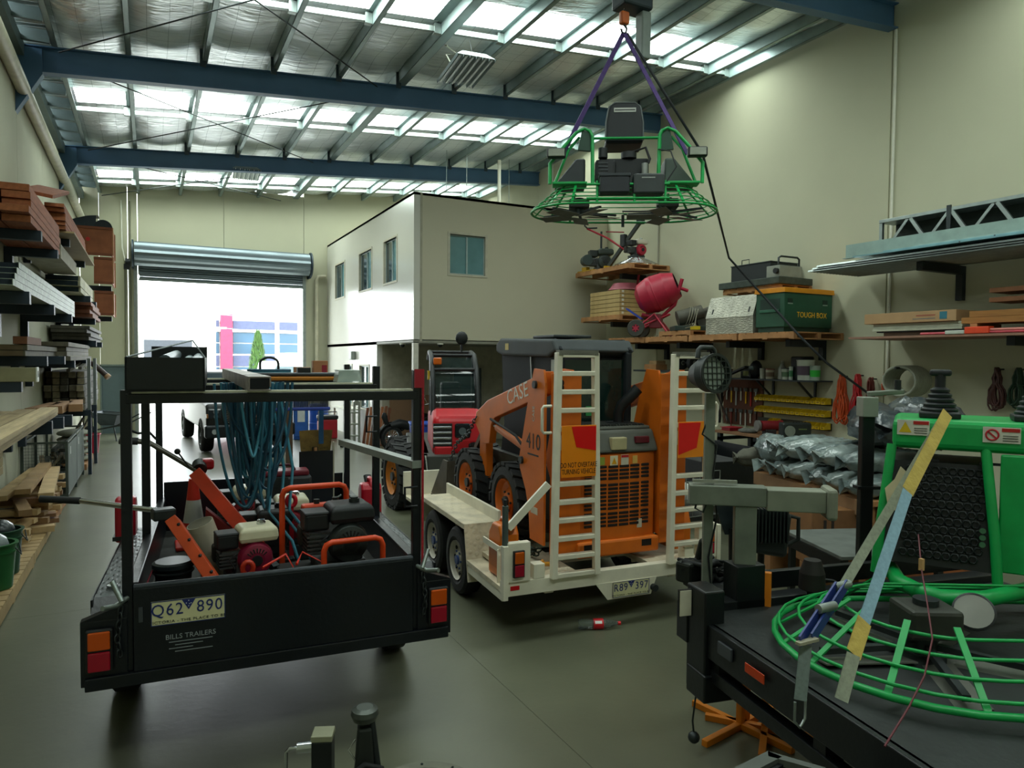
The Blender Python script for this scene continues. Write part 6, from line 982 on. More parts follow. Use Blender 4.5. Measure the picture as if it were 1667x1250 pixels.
B().cyl((0, -.6, .16), (0, .2, .16), .02, n=8).ob('axle_bar', DKSTEEL, t)
sh = bx('wall_shelf', DB, None, 9.55, 10.58, 10.9, 12.6, 2.06, 2.099); tag(sh, 'dark lower wall shelf behind the loader towers', 'shelf')
t = thing('timber_block', 'short timber blocks on the lower wall shelf', 'timber', (9.7, 12.0, 2.1)); bx('block', PALLETW, t, 0, .3, 0, .4, 0, .12); bx('block', TIMBER, t, .05, .3, .05, .3, .121, .2)
t = thing('garden_tools', 'bundle of dark long tools leaning by the tool board', 'tools', (10.2, 10.6, 1.2)); 
for k in range(5): B().bar((.1, .1*k-.2, -.15), (-.25+.1*k, .3-.12*k, 1.15-.05*k), .05 if k % 2 else .025, .02).ob('tool_shaft', [BLACK, M('#4a2c20', .7), M('#8a8678', .6)][k % 3], t)
B().bar((-.1, -.1, .75), (-.15, -.85, 1.0), .1, .03).ob('tool_arm', BLACK, t)
# ================================================================ plastic wrapped bundles, table, black trailer behind
t = thing('timber_table', 'rough timber table heaped with plastic wrapped bundles', 'table', (6.15, 4.4, 0), R_(-14)); bx('top', PALLETW, t, 0, 1.3, 0, 1.9, .9, .95); 
for x in (.05, 1.2):
    for y in (.05, 1.8): bx('leg', PALLETW, t, x, x+.09, y, y+.09, 0, .9)
bx('apron', M('#8a6a4a', .8), t, -.02, 0, 0, 1.9, .8, .95)
TB = frame(6.15, 4.4, R_(-14)); PLM = M('#6f7c7c', .16, 0, .45, 7, .9, 9, spec=.8); PLD = M('#3c4448', .2, 0, .5, 6, .9, 10, spec=.8)
def bundle(nm, lab, x, y, z, rx, ry, rz_, m, a):
    q = TB(x, y, z); t = thing(nm, lab, 'bundle', q, a, 'plastic wrapped bundles'); b = B(); n = 22; sd = rnd(0, 9)
    def f(u, v):
        p_ = 2*math.pi*u; w = -1+2*v; r = (1-abs(w)**3)**.5 if abs(w) < 1 else 0; k = 1+.09*math.sin(5*p_+sd+4*w)+.07*math.sin(9*w*3+sd)+.05*math.sin(13*p_-sd)
        return (rx*w*1.05, ry*r*k*math.cos(p_), rz_+rz_*r*k*math.sin(p_))
    b.grid(f, n, 16); b.ob('wrap', m, t)
    for s in (-1, 1): B().add([V((s*rx*.98, 0, rz_))+V((s*.1*random.random()+s*.02, .1*math.cos(i), .09*math.sin(i))) if i % 2 else V((s*rx*.9, .03*math.cos(i), rz_+.03*math.sin(i))) for i in range(8)], [(i, (i+1) % 8, (i+2) % 8) for i in range(8)]).ob('twisted_end', m, t)
for k in range(11):
    i, j = k % 6, k//6; bundle('wrapped_bundle', (['pale', 'grey', 'clear', 'dusty', 'creased', 'shiny'][i])+(' plastic wrapped bundle in the lower layer on the table' if j == 0 else ' plastic wrapped bundle in the upper layer on the table'), .42, .15+.31*i+.1*j, .952+.24*j, .5, .15, .12, [PLM, M('#8a9694', .16, 0, .4, 7, .9, 9, spec=.8)][k % 2], R_(-14+rnd(-8, 8)))
bundle('wrapped_bundle', 'large black plastic wrapped bundle on top of the heap', .55, .55, 1.42, .62, .26, .22, PLD, R_(40)); bundle('wrapped_bundle', 'tall grey plastic wrapped bundle at the back of the heap', .8, .2, 1.45, .5, .25, .24, PLD, R_(70)); bundle('wrapped_bundle', 'pale plastic bag leaning at the left of the heap', .1, 1.7, 1.1, .35, .16, .16, PLM, R_(60)); bundle('canvas_roll', 'olive grey canvas roll left of the plastic bundles', .3, 2.0, .96, .45, .17, .13, M('#4a4a3e', .8, 0, .3, 5, .5, 14), R_(-30))
t = thing('plywood_crate', 'brown plywood crate with stencil marks under the timber table', 'crate', (5.75, 4.7, 0), R_(-20)); bx('panel', M('#8a6038', .75, 0, .15, 3), t, 0, .9, 0, 1.0, .3, .84, .006); bx('end_panel', M('#7a5434', .75, 0, .2), t, 0, .5, -.012, 0, .3, .84); bx('skid', PALLETW, t, 0, .9, .05, .2, 0, .3); bx('skid', PALLETW, t, 0, .9, .8, .95, 0, .3)
for x, z, w, h in ((.12, .7, .03, .1), (.2, .7, .03, .1), (.17, .55, .07, .06), (.16, .42, .015, .05)): bx('stencil_mark', M('#2c2420', .7), t, x, x+w, -.015, -.012, z-h/2, z+h/2)
t = thing('formwork_sheet', 'orange stained form panel under the table beside the crate', 'panel', (6.05, 4.05, 0), R_(-20)); bx('face', M('#8a4e28', .75, 0, .35, 5, dirt='#34505c', dirtamt=.35), t, 0, .9, 0, .03, .2, .92); bx('foot', PALLETW, t, .05, .15, -.1, .2, 0, .2); bx('foot', PALLETW, t, .7, .8, -.1, .2, 0, .2)
t = thing('grey_sheet_table', 'low grey metal topped table before the plywood crate', 'table', (4.95, 3.75, 0), R_(-20)); bx('top', M('#6a706c', .45, .2, .25, 6), t, 0, .95, 0, .9, .7, .73, .004); bx('front_rail', B3, t, -.01, .01, 0, .9, .6, .7)
for x in (.03, .88):
    for y in (.03, .83): bx('leg', B3, t, x, x+.05, y, y+.05, 0, .7)
t = thing('black_trailer', 'low black box trailer behind the right ramp', 'trailer', (6.4, 6.9, 0), R_(-8)); bx('floor', B3, t, 0, 1.7, 0, 2.4, .5, .54)
for x in (0, 1.7): bx('side', B3, t, x-.015, x+.015, 0, 2.4, .54, .98)
for y in (0, 2.4): bx('end', B3, t, 0, 1.7, y-.015, y+.015, .54, .98)
for x, y in ((0, 0), (1.7, 0), (0, 2.4), (1.7, 2.4), (.85, 0)): bx('stake', B3, t, x-.03, x+.03, y-.03, y+.03, .5, 1.05)
for s in (-.15, 1.85): wheel(t, (s, 1.2, .33), .33, .18, GS, side=-1 if s < 0 else 1)
bx('axle', DKSTEEL, t, -.15, 1.85, 1.17, 1.23, .3, .36); bx('tool_heap', M('#2a2c2c', .8, 0, .3), t, .1, 1.5, .2, 2.0, .54, .8, .05)
t = thing('wire_basket', 'galvanised wire basket with bags behind the right ramp', 'basket', (5.0, 6.0, 0)); b = B()
for k in range(9): b.cyl((.1*k, 0, .55), (.1*k, 0, 1.05), .005, n=4).cyl((0, .1*k, .55), (0, .1*k, 1.05), .005, n=4)
for k in range(6): b.cyl((0, 0, .55+.1*k), (.8, 0, .55+.1*k), .005, n=4).cyl((0, 0, .55+.1*k), (0, .8, .55+.1*k), .005, n=4)
b.ob('wire_mesh', GALV, t)['kind'] = 'stuff'; bx('base', DKSTEEL, t, 0, .8, 0, .8, .5, .55); bx('leg', DKSTEEL, t, 0, .06, 0, .06, 0, .5); bx('leg', DKSTEEL, t, .74, .8, .74, .8, 0, .5); bx('leg', DKSTEEL, t, .74, .8, 0, .06, 0, .5); bx('leg', DKSTEEL, t, 0, .06, .74, .8, 0, .5); B().ball((.4, .35, .75), .3, .28, .16).ob('white_bag', M('#b9bdb4', .5, 0, .1, 6, .5, 12), t); B().ball((.2, .2, .7), .15, .15, .12).ob('orange_bag', M('#c86414', .5), t)
# ================================================================ left wall racks
NV = M('#1a2a38', .5, 0, .1)
def larm(y, z, x1, label, h=.12):
    t = thing('cantilever_bracket', label, 'bracket', (XL, y, z)); bx('arm', NV, t, .002, x1-XL, -.06, .06, -h, 0, .004); bx('upright', NV, t, .002, .1, -.06, .06, -h-.3, -h, .004); return t
def planks(nm, lab, group, m, x0, x1, y0, y1, z0, rows, cols, h, jit=.15, end=None):
    w = (x1-x0)/cols
    for r in range(rows):
        for c in range(cols):
            t = thing(nm, lab+', '+['wall side', 'aisle side'][c]+', '+(['lowest', 'second', 'third', 'fourth', 'fifth', 'sixth', 'seventh', 'eighth'][r])+' row', 'timber', (x0+c*w+rnd(0, .012), y0+rnd(-jit, jit), z0+r*h), 0, group); L_ = (y1-y0)+rnd(-jit, jit)
            bx('board', m, t, 0, w*.94, 0, L_, 0, h*.93, .003); bx('end_grain', end or m, t, .003, w*.94-.003, -.002, 0, .003, h*.93-.003)
RE = M('#a0603c', .8, 0, .2, 20)
planks('redwood_board', 'near stack red-brown board on the high left rack', 'near redwood boards', REDWOOD, -1.75, -1.17, 9.5, 12.4, 3.8, 5, 2, .085, .1, RE)
planks('redwood_board', 'far stack red-brown board on the high left rack', 'far redwood boards', REDWOOD, -1.65, -1.12, 12.75, 16.5, 4.24, 6, 2, .06, .15, RE)
for k in range(2):
    q = B().cb((0, 0, 0), .42, 1.6, .05, 0, R_(14), R_(8)).ob('loose_board', REDWOOD); q.location = (-1.42, 13.0+.25*k, 4.83+.05*k); tag(q, ['lower', 'upper'][k]+' loose red-brown board tipped up on the far stack', 'timber')
t = thing('plywood_sheet', 'tan plywood sheet under the far red-brown boards', 'plywood', (-1.75, 12.9, 4.2)); bx('sheet', M('#8f7c5c', .75, 0, .1), t, 0, .72, 0, 4.4, 0, .03); bx('edge', M('#b39c72', .8), t, .001, .719, -.003, 0, .003, .027)
for k, (y, z) in enumerate(((10.2, 3.799), (11.9, 3.799), (13.6, 4.199), (16.6, 4.199))): larm(y, z, -1.15, ['first', 'second', 'third', 'fourth'][k]+' high rack arm from the camera on the left wall')
t = thing('timber_bearer', 'pale thick timber bearer below the plywood sheet', 'timber', (-1.72, 13.0, 3.82)); bx('beam', M('#8d8874', .75, 0, .2), t, 0, .5, 0, 2.6, 0, .22, .004); bx('dark_end', M('#2a3440', .7), t, .002, .48, -.004, 0, .0, .12)
# crates at the far end
CR = M('#8f5434', .75, 0, .2, 4)
for k, (z, h, x0, lab) in enumerate(((4.07, .66, -1.2, 'lower brown form crate of the two large ones high on the left'), (4.76, .7, -1.74, 'upper brown form crate of the two large ones high on the left'), (3.3, .6, -1.2, 'small brown form crate below the two large ones'))):
    t = thing('form_crate', lab, 'crate', (x0, 20.0, z)); w = -.8-x0; bx('front', CR, t, 0, w, 0, .02, 0, h); bx('side', CR, t, w-.02, w, .02, 1.2, 0, h); bx('top', CR, t, 0, w-.02, .02, 1.2, h-.02, h); bx('side_frame', M('#b0825c', .75), t, w, w+.025, .0, .08, .02, h); bx('side_frame', M('#b0825c', .75), t, w, w+.025, 1.1, 1.2, .02, h); bx('batten', M('#7a452c', .75), t, 0, w, -.02, 0, h-.06, h); bx('batten', M('#7a452c', .75), t, 0, w, -.02, 0, 0, .06)
    if k == 1: B().cyl((w*.45, -.002, h*.55), (w*.45, -.004, h*.55), .05, n=10).ob('red_mark', M('#c02018', .6), t)
for k, z in enumerate((4.069, 3.299)): larm(20.6, z, -.85, ['rack arm under the two large brown crates', 'rack arm under the small brown crate'][k])
t = thing('curved_offcut', 'curved grey plastic offcut lying on the top crate', 'offcut', (-1.7, 20.15, 5.463)); B().grid(lambda u, v: (.05+.55*u, .5*v, .1+.2*math.sin(1.2*u+.3)), 8, 2).ob('shell', M('#8f9a90', .5), t); B().grid(lambda u, v: (.05+.5*u, .02, .1*v+.2*math.sin(1.2*u+.3)*v), 8, 2).ob('dark_face', M('#22303a', .6), t); B().box(.05, .3, 0, .4, 0, .1).ob('block', M('#22303a', .6), t); 
t = thing('half_drum', 'dark half drum shell beside the curved offcut', 'drum shell', (-1.0, 20.15, 5.463)); B().grid(lambda u, v: (.2*math.cos(math.pi*(1-u)), .6*v, .2*math.sin(math.pi*u)), 12, 1).ob('shell', M('#26343c', .6), t); B().prism([(.2*math.cos(R_(a)), .2*math.sin(R_(a))) for a in range(0, 181, 15)], 'y', .0, .01).ob('end', M('#1d2830', .6), t)
# galvanised purlin bundle
for k in range(4):
    for j in range(2):
        t = thing('steel_purlin', ['outer', 'inner'][j]+' galvanised channel, '+['lowest', 'second', 'third', 'topmost'][k]+' of the left rack bundle', 'steel channel', (-1.34-.22*j, 8.05+.12*k*(j == 0)+.3*j, 2.96+.066*k), 0, 'galvanised channels'); w = .2
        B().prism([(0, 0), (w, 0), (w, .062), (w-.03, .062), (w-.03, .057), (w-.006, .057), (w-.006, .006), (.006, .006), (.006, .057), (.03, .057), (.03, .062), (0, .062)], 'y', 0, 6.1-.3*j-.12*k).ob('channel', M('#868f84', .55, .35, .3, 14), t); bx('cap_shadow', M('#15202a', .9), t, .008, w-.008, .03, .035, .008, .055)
for k, y in enumerate((8.8, 10.9, 13.2)): larm(y, 2.958, -1.1, ['near', 'middle', 'far'][k]+' arm under the galvanised channel bundle', .13)
# bundles further back
def bundle_box(nm, lab, cat, x0, x1, y0, y1, z0, h, c, n, grp, endc=None):
    for k in range(n):
        t = thing(nm, lab+(', '+['lowest', 'second', 'third', 'fourth', 'fifth', 'sixth'][k]+' layer' if n > 1 else ''), cat, (x0, y0+rnd(-.15, .15), z0+k*h), 0, grp); bx('piece', M(c, .75, 0, .25, 4), t, 0, (x1-x0)*rnd(.85, 1), 0, y1-y0, 0, h*.94, .004); bx('end_face', M(endc or c, .8, 0, .2, 9), t, .004, (x1-x0)*.84, -.003, 0, .004, h*.9)
bundle_box('wrapped_bundle', 'cream wrapped panel bundle on the left rack', 'bundle', -1.7, -1.08, 15.4, 18.6, 3.5, .1, '#b3b095', 3, 'wrapped panels', '#22323c'); larm(16.5, 3.499, -1.05, 'rack arm under the cream wrapped panels'); larm(18.2, 3.499, -1.05, 'second rack arm under the cream wrapped panels')
bundle_box('brown_board', 'brown board on the left rack before the crates', 'timber', -1.6, -1.02, 17.0, 19.6, 3.1, .08, '#7d4a34', 4, 'brown boards'); larm(17.8, 3.099, -1.05, 'rack arm under the brown boards')
bundle_box('dark_timber', 'dark weathered timber on the middle left rack', 'timber', -1.72, -1.05, 16.4, 20.2, 2.62, .07, '#45443c', 4, 'dark timbers', '#57544a'); larm(17.2, 2.619, -1.0, 'rack arm under the dark weathered timbers'); larm(19.2, 2.619, -1.0, 'far rack arm under the dark weathered timbers')
bundle_box('weathered_board', 'grey weathered board below the dark timbers', 'timber', -1.74, -1.1, 13.0, 17.4, 2.22, .075, '#5d584a', 4, 'weathered boards', '#6c6656'); larm(13.6, 2.219, -1.1, 'rack arm under the grey weathered boards'); larm(16.0, 2.219, -1.1, 'far rack arm under the grey weathered boards')
bundle_box('dark_board', 'dark board on the low left rack near the camera', 'timber', -1.74, -1.25, 9.9, 12.9, 2.29, .07, '#54503f', 2, 'dark boards', '#6a5a44'); 
t = thing('brown_block', 'short brown timber block on the dark boards', 'timber', (-1.42, 9.95, 2.432)); bx('block', M('#6a4430', .8), t, 0, .14, 0, 1.2, 0, .09); bx('end', M('#7d5238', .8), t, .003, .137, -.003, 0, .003, .087)
larm(10.3, 2.289, -1.12, 'near low arm with the dark boards'); larm(12.3, 2.289, -1.12, 'far low arm with the dark boards')
t = thing('hollow_beam', 'cream hollow section beam with white end on the left rack', 'beam', (-1.76, 9.6, 2.0)); bx('beam', M('#8f8c6e', .6), t, 0, .6, 0, .14, 0, .16, .004); bx('white_end', M('#d0d4cc', .5), t, .6, .615, -.005, .145, -.005, .165, .003); bx('slot', M('#15191a', .9), t, .615, .618, .05, .09, .05, .12); larm(9.68, 1.999, -1.3, 'arm under the cream hollow beam')
# stacked square posts
for r in range(6):
    for c in range(5):
        t = thing('square_post', 'square grey timber post, '+['lowest', 'second', 'third', 'fourth', 'fifth', 'topmost'][r]+' row, '+ORD[c]+' from the left wall', 'post', (-1.74+.128*c+rnd(-.005, .005), 15.5+rnd(-.2, .25), 1.26+.125*r), 0, 'square posts'); bx('post', GREYWOOD, t, 0, .115, 0, 3.9, 0, .115, .004); bx('end_grain', M(['#6d6654', '#4b483e', '#8a8068'][(r*3+c*2) % 3], .85, 0, .25, 20), t, .003, .112, -.003, 0, .003, .112)
for k, y in enumerate((15.8, 17.4)): 
    t = thing('steel_stanchion', ['near', 'far'][k]+' grey steel stanchion holding the square posts', 'stanchion', (-1.08, y, 0)); bx('upright', M('#7a8280', .45, .3), t, 0, .06, -.04, .04, 1.1, 2.25, .004); bx('arm', NV, t, -.69, .06, -.05, .05, 1.14, 1.255, .004); bx('foot', NV, t, 0, .06, -.05, .05, 0, 1.14)
for k in range(4): o = B().cb((0, 0, 0), .06, 1.0, .05, rnd(-.3, .3), rnd(-.05, .2)).ob('offcut', GREYWOOD); o.location = (-1.5+.12*k, 15.7, 2.11); tag(o, ['first', 'second', 'third', 'fourth'][k]+' loose offcut from the wall on top of the square posts', 'timber')
# long sawn planks
for k in range(9):
    r, c = divmod(k, 3); o = B().cb((0, 0, 0), .185, 6.2, .045, R_(.25+rnd(-.08, .08))).ob('sawn_plank', M(['#a3906c', '#97845f', '#b09c76'][c], .75, 0, .25, 2.5, .2, 20, stretch=(9, .6, 9))); o.location = (-1.6+.2*c+.03*r, 7.6+.3*c-.3*r, 1.515+.05*r); tag(o, ['inner', 'middle', 'outer'][c]+' long pale sawn plank, '+['lowest', 'middle', 'top'][r]+' layer on the left rack', 'timber', 'long sawn planks')
for k in range(3): t = thing('sawn_batten', ['lowest', 'middle', 'topmost'][k]+' pale batten of the short stack at the left edge', 'timber', (-1.74, 4.0, 1.27+.075*k), 0, 'pale battens'); bx('batten', M('#9c8a5e', .75, 0, .2, 3), t, 0, .6, 0, 3.4, 0, .07, .004); bx('end_grain', M('#a89668', .8), t, .003, .597, 3.4, 3.403, .004, .066)
for k, (y, z) in enumerate(((6.6, 1.269), (10.3, 1.49), (11.6, 1.44), (12.8, 1.38))): larm(y, z, -1.08, ['low rack arm under the pale battens', 'first low arm sticking out beyond the sawn planks', 'second low arm beyond the sawn planks', 'third low arm above the wire cage'][k], .16)
for k in range(3): o = B().cb((0, 0, 0), .2, 1.5, .12, R_(-6+5*k)).ob('short_beam', M('#9a7450', .75, 0, .2, 3)); o.location = (-1.5+.18*k, 13.4+.4*k, 1.445); tag(o, ['left', 'middle', 'right'][k]+' short brown beam lying on the third low arm', 'timber')
# wire cage
t = thing('wire_cage', 'grey steel mesh stillage full of scrap against the left wall', 'stillage', (-1.75, 12.9, 0)); CG = M('#4a554e', .5, .4, .15); W_, L_, z0, z1 = .58, 2.9, .1, .96
for x in (0, W_):
    for y in (0, L_/2, L_): bx('post', CG, t, x-.02, x+.02, y-.02, y+.02, 0, z1)
for z in (z0, z1-.03): B().box(0, W_, -.015, .015, z, z+.03).box(0, W_, L_-.015, L_+.015, z, z+.03).box(-.015, .015, 0, L_, z, z+.03).box(W_-.015, W_+.015, 0, L_, z, z+.03).ob('frame_rail', CG, t)
b = B()
for k in range(14): b.box(W_*k/14-.002, W_*k/14+.002, -.002, .002, z0, z1)
for k in range(18): b.box(0, W_, -.002, .002, z0+.048*k-.002, z0+.048*k+.002)
b.ob('front_mesh', CG, t)['kind'] = 'stuff'
for j in range(2): bx('side_gate', M('#4c5a50', .6, .2, .2), t, W_+.006, W_+.02, .06+1.45*j, 1.4+1.45*j, z0+.03, z1-.06); bx('gate_tag', M('#b9beb6', .5), t, W_+.02, W_+.023, .3+1.45*j, .4+1.45*j, .72, .84)
bx('base', CG, t, 0, W_, 0, L_, .08, .1)
for k in range(14): o = B().cb((0, 0, 0), rnd(.04, .1), rnd(.3, 1.1), rnd(.03, .08), rnd(-.25, .25), rnd(-.3, .3)).ob('scrap_timber', M(['#6a5a40', '#3c3f3a', '#7f7152', '#4a4a44'][k % 4], .8)); o.location = (-1.46+rnd(-.12, .12), 13.3+.17*k, .3+rnd(0, .45)); tag(o, ['tan', 'dark grey', 'pale brown', 'grey'][k % 4]+' scrap length inside the wire cage', 'scrap', 'scrap in the wire cage')
# bags on a pallet, bucket, wheelbarrow
pallet(-1.74, -1.15, 16.4, 18.2, 0, 'low pallet under the cement bags by the left wall', 'floor pallets')
for k in range(5): t = thing('cement_bag', ['lowest', 'second', 'third', 'fourth', 'topmost'][k]+' grey cement bag of the pile by the left wall', 'bag', (-1.42, 17.0, .122+.13*k), rnd(-.05, .05), 'cement bags'); B().ball((0, 0, .065), .3, .45, .075, 16).ob('sack', M('#8f9080', .8, 0, .15, 6, .3, 12), t); B().box(-.1, .1, -.46, -.43, .055, .075).ob('seam', M('#7a7a6c', .8), t)
t = thing('red_bucket', 'red plastic bin on the floor before the wheelbarrow', 'bin', (-1.25, 19.2, 0)); B().lathe([(0, .005), (.15, .005), (.19, .45), (.2, .45)], n=20).ob('pail', M('#a81430', .45), t); B().lathe([(.2, .44), (.21, .45), (.2, .47)], n=20).ob('rim', M('#c01838', .45), t)
t = thing('tool_bundle', 'bundle of hoses and handles behind the cement bags', 'tools', (-1.4, 18.6, 0));
for k in range(7): B().tube([(rnd(-.2, .2), rnd(-.2, .3), 0), (rnd(-.2, .2), rnd(-.2, .2), .6), (rnd(-.1, .35), rnd(-.3, .3), rnd(.9, 1.3))], .018, 6).ob('handle', [BLACK, M('#6a6c66', .5, .4), M('#9a8a6a', .7)][k % 3], t)
B().ball((.1, 0, 1.0), .07).ob('red_knob', M('#c01828', .4), t)
t = thing('wheelbarrow', 'dark grey wheelbarrow parked by the grey door', 'wheelbarrow', (-.95, 22.0, 0), R_(60)); B().add([(-.3, -.35, .72), (.3, -.35, .72), (.34, .45, .78), (-.34, .45, .78), (-.2, -.2, .42), (.2, -.2, .42), (.18, .2, .42), (-.18, .2, .42)], [(4, 5, 6, 7), (0, 1, 5, 4), (1, 2, 6, 5), (2, 3, 7, 6), (3, 0, 4, 7)]).ob('tray', M('#3c464c', .5), t); B().tube([(-.3, -.35, .72), (.3, -.35, .72), (.34, .45, .78), (-.34, .45, .78)], .015, 6, True).ob('tray_rim', M('#3c464c', .5), t)
for s in (-1, 1): B().tube([(s*.28, -.95, .75), (s*.24, -.3, .42), (s*.1, .55, .25)], .02, 6).ob('handle', DKSTEEL, t); B().tube([(s*.22, -.2, .4), (s*.25, -.3, 0)], .018, 6).ob('leg', DKSTEEL, t)
B().lathe([(.06, -.04), (.18, -.04), (.2, 0), (.18, .04), (.06, .04)], (0, .6, .2), 'x', 20).ob('tyre', RUBBER, t); B().lathe([(0, -.03), (.07, -.03), (.07, .03), (0, .03)], (0, .6, .2), 'x', 14).ob('hub', DKSTEEL, t)
t = thing('leaf_blower', 'black tool with brown nozzle hanging above the bags', 'tool', (-1.25, 18.9, 2.1)); B().tube([(-.1, 0, .1), (.1, -.1, 0), (.35, -.2, -.25)], .06, 10).ob('tube', M('#3a2a24', .5), t); B().cyl((.35, -.2, -.25), (.4, -.22, -.3), .07, n=12).ob('nozzle', M('#a8825c', .5), t); B().tube([(-.1, 0, .1), (.0, 0, -.5), (.05, 0, -.9)], .008, 5).ob('cord', DKSTEEL, t); B().bar((-.55, 0, .08), (-.05, 0, .08), .03).ob('wall_hook', NV, t)
# pallets and offcuts on the floor
pallet(-1.74, -1.14, 6.6, 9.1, 0, 'floor pallet under the green bins', 'floor pallets', m=M('#a48a5e', .8, 0, .2, 4), h=.15); pallet(-1.74, -1.15, 9.2, 11.2, 0, 'floor pallet under the short timber offcuts', 'floor pallets', m=M('#a48a5e', .8, 0, .2, 4)); pallet(-1.74, -1.17, 11.3, 12.7, 0, 'floor pallet before the wire cage', 'floor pallets')
OC = [M(c, .75, 0, .2, 4, .15, 20) for c in ('#ab9064', '#9a7c52', '#b89c70', '#8a6c48', '#7d5a3c')]; n = 0
for layer in range(5):
    for i in range(10):
        y = 9.5+.33*i+rnd(-.1, .1); along = (i+layer) % 3 == 0; w, l, h = rnd(.08, .16), rnd(.35, .6) if not along else rnd(.5, 1.0), rnd(.04, .075)
        if layer > 2 and i < 2: continue
        z = .125+.08*layer+h/2; o = B().box(-l/2, l/2, -w/2, w/2, -h/2, h/2).ob('timber_offcut', OC[n % 5]); o.rotation_euler = (0, 0, rnd(-.25, .25)+(1.57 if along else 0)); o.location = (-1.42+rnd(-.05, .06), y, z); n += 1
        tag(o, ['pale', 'tan', 'blond', 'brown', 'dark brown'][n % 5]+' timber offcut, '+['lowest', 'second', 'third', 'fourth', 'top'][layer]+' layer of the floor pile', 'offcut', 'timber offcuts on the floor')
for k in range(3): o = B().cb((0, 0, 0), .16, 2.4, .06, R_(-2+3*k)).ob('long_offcut', OC[k]); o.location = (-1.56+.17*k, 11.3, .6+.065*(k % 2)); tag(o, ['left', 'middle', 'right'][k]+' long board on top of the floor offcuts', 'timber')
for k, (x, y, h, c) in enumerate(((-1.3, 7.85, .42, '#1c5a2c'), (-1.32, 8.35, .44, '#16402a'))):
    t = thing('green_bin', ['bright green plastic bin full of bags on the near pallet', 'dark green plastic bin behind the bright green one'][k], 'bin', (x, y, .152)); g = M(c, .4, 0, .08); B().lathe([(0, .004), (.15, .004), (.185, h*.97), (.2, h*.97), (.2, h), (.17, h)], n=24).ob('pail', g, t); B().lathe([(.178, h*.8), (.19, h*.8), (.19, h*.84), (.18, h*.84)], n=24).ob('rib', g, t); B().ball((-.02, 0, h-.02), .15, .15, .12).ob('rubbish_bag', M('#7a8486' if k == 0 else '#2a3236', .25, 0, .3, 6, .6, 10), t); B().tube([(.19, -.1, h*.9), (.22, 0, h*.7), (.19, .1, h*.9)], .006, 5).ob('bail', DKSTEEL, t)
# ================================================================ middle distance
# black pickup truck facing the camera
tp = thing('pickup_truck', 'black pickup truck facing the camera inside the roller door', 'pickup truck', (2.12, 17.6, 0), R_(4)); PB = M('#0c1014', .32, 0, .1); 
B().prism([(0, .55), (.02, 1.12), (.15, 1.2), (1.4, 1.26), (1.55, 1.3), (2.2, 1.92), (3.5, 1.95), (4.0, 1.3), (5.6, 1.28), (5.65, .55)], 'x', -.98, .98).ob('body', PB, tp, .07, 3); B().box(-1.02, 1.02, -.1, .15, .42, .72).ob('bumper', M('#1a2026', .35, .3), tp, .05, 3)
B().prism([(1.52, 1.32), (2.15, 1.88), (2.17, 1.86), (1.56, 1.3)], 'x', -.8, .8).ob('windscreen', M('#2a3a44', .06), tp); g = bx('grille', M('#14181c', .4), tp, -.62, .62, -.03, .02, .74, 1.12, .02)
for k in range(7): bx('grille_bar', CHROME, g, -.58, .58, -.05, -.03, .77+.05*k, .784+.05*k)
B().prism([(-.14, .93), (-.05, .93), (-.05, .96), (.05, .96), (.05, .93), (.14, .93), (.14, .88), (.05, .88), (.05, .85), (-.05, .85), (-.05, .88), (-.14, .88)], 'y', -.07, -.05).ob('badge', CHROME, g)
for s in (-1, 1):
    bx('headlight', M('#20282e', .1), tp, s*.8-.15, s*.8+.15, -.04, .05, .86, 1.1, .03); B().cyl((s*.78, -.05, 1.03), (s*.78, -.03, 1.03), .06, n=16).ob('lamp', M('#8c989e', .1, .5), tp); B().cyl((s*.78, -.05, .92), (s*.78, -.03, .92), .05, n=16).ob('lamp', M('#8c989e', .1, .5), tp); bx('indicator', M('#a06a3c', .2), tp, s*.95-.03, s*.95+.03, -.03, .05, .88, .98, .01); B().cyl((s*.82, -.12, .57), (s*.82, -.09, .57), .06, n=16).ob('fog_lamp', M('#b0b8ba', .15, .4), tp)
    for y in (.95, 4.5): wheel(tp, (s*.86, y, .42), .42, .28, M('#5a5e60', .4, .6), side=s)
    B().box(s*1.0-.12, s*1.0+.25*s*.0+.12, 1.6, 1.75, 1.2, 1.42).ob('mirror', PB, tp, .04)
bx('front_plate', M('#b9bab4', .5), tp, -.19, .19, -.115, -.1, .52, .64); bx('tow_hook', DKSTEEL, tp, -.4, -.34, -.14, -.1, .46, .54)
# telescopic handler, red, rear end towards the camera
th = thing('telehandler', 'red telehandler with black curved cab frame behind the loader', 'telehandler', (4.1, 9.75, 0), R_(-18)); TR = M('#c41220', .35, 0, .08)
hx = .02
B().prism([(.55, .75), (.5, 1.0), (.55, 1.36), (.75, 1.5), (2.2, 1.42), (2.4, .75)], 'x', hx-.35, hx+.45).ob('hood', TR, th, .1, 4)
for k in range(4): bx('grille_bar', CHROME, th, hx-.34, hx-.05, .47, .53, .95+.085*k, .985+.085*k, .01)
bx('grille', M('#14181a', .5), th, hx-.34, hx-.04, .49, .54, .9, 1.28); bx('headlight', M('#1a2024', .08), th, hx+.0, hx+.25, .47, .55, 1.05, 1.28, .03); B().cyl((hx+.12, .46, 1.16), (hx+.12, .5, 1.16), .06, n=16).ob('lamp', M('#5a6468', .1), th); bx('lower_panel', TR, th, hx-.32, hx-.04, .46, .55, .72, .92, .02)
for k in range(4): bx('stripe', M('#c8a020' if k % 2 else '#a01018', .5), th, hx-.3+.07*k, hx-.24+.07*k, .455, .47, .62, .72)
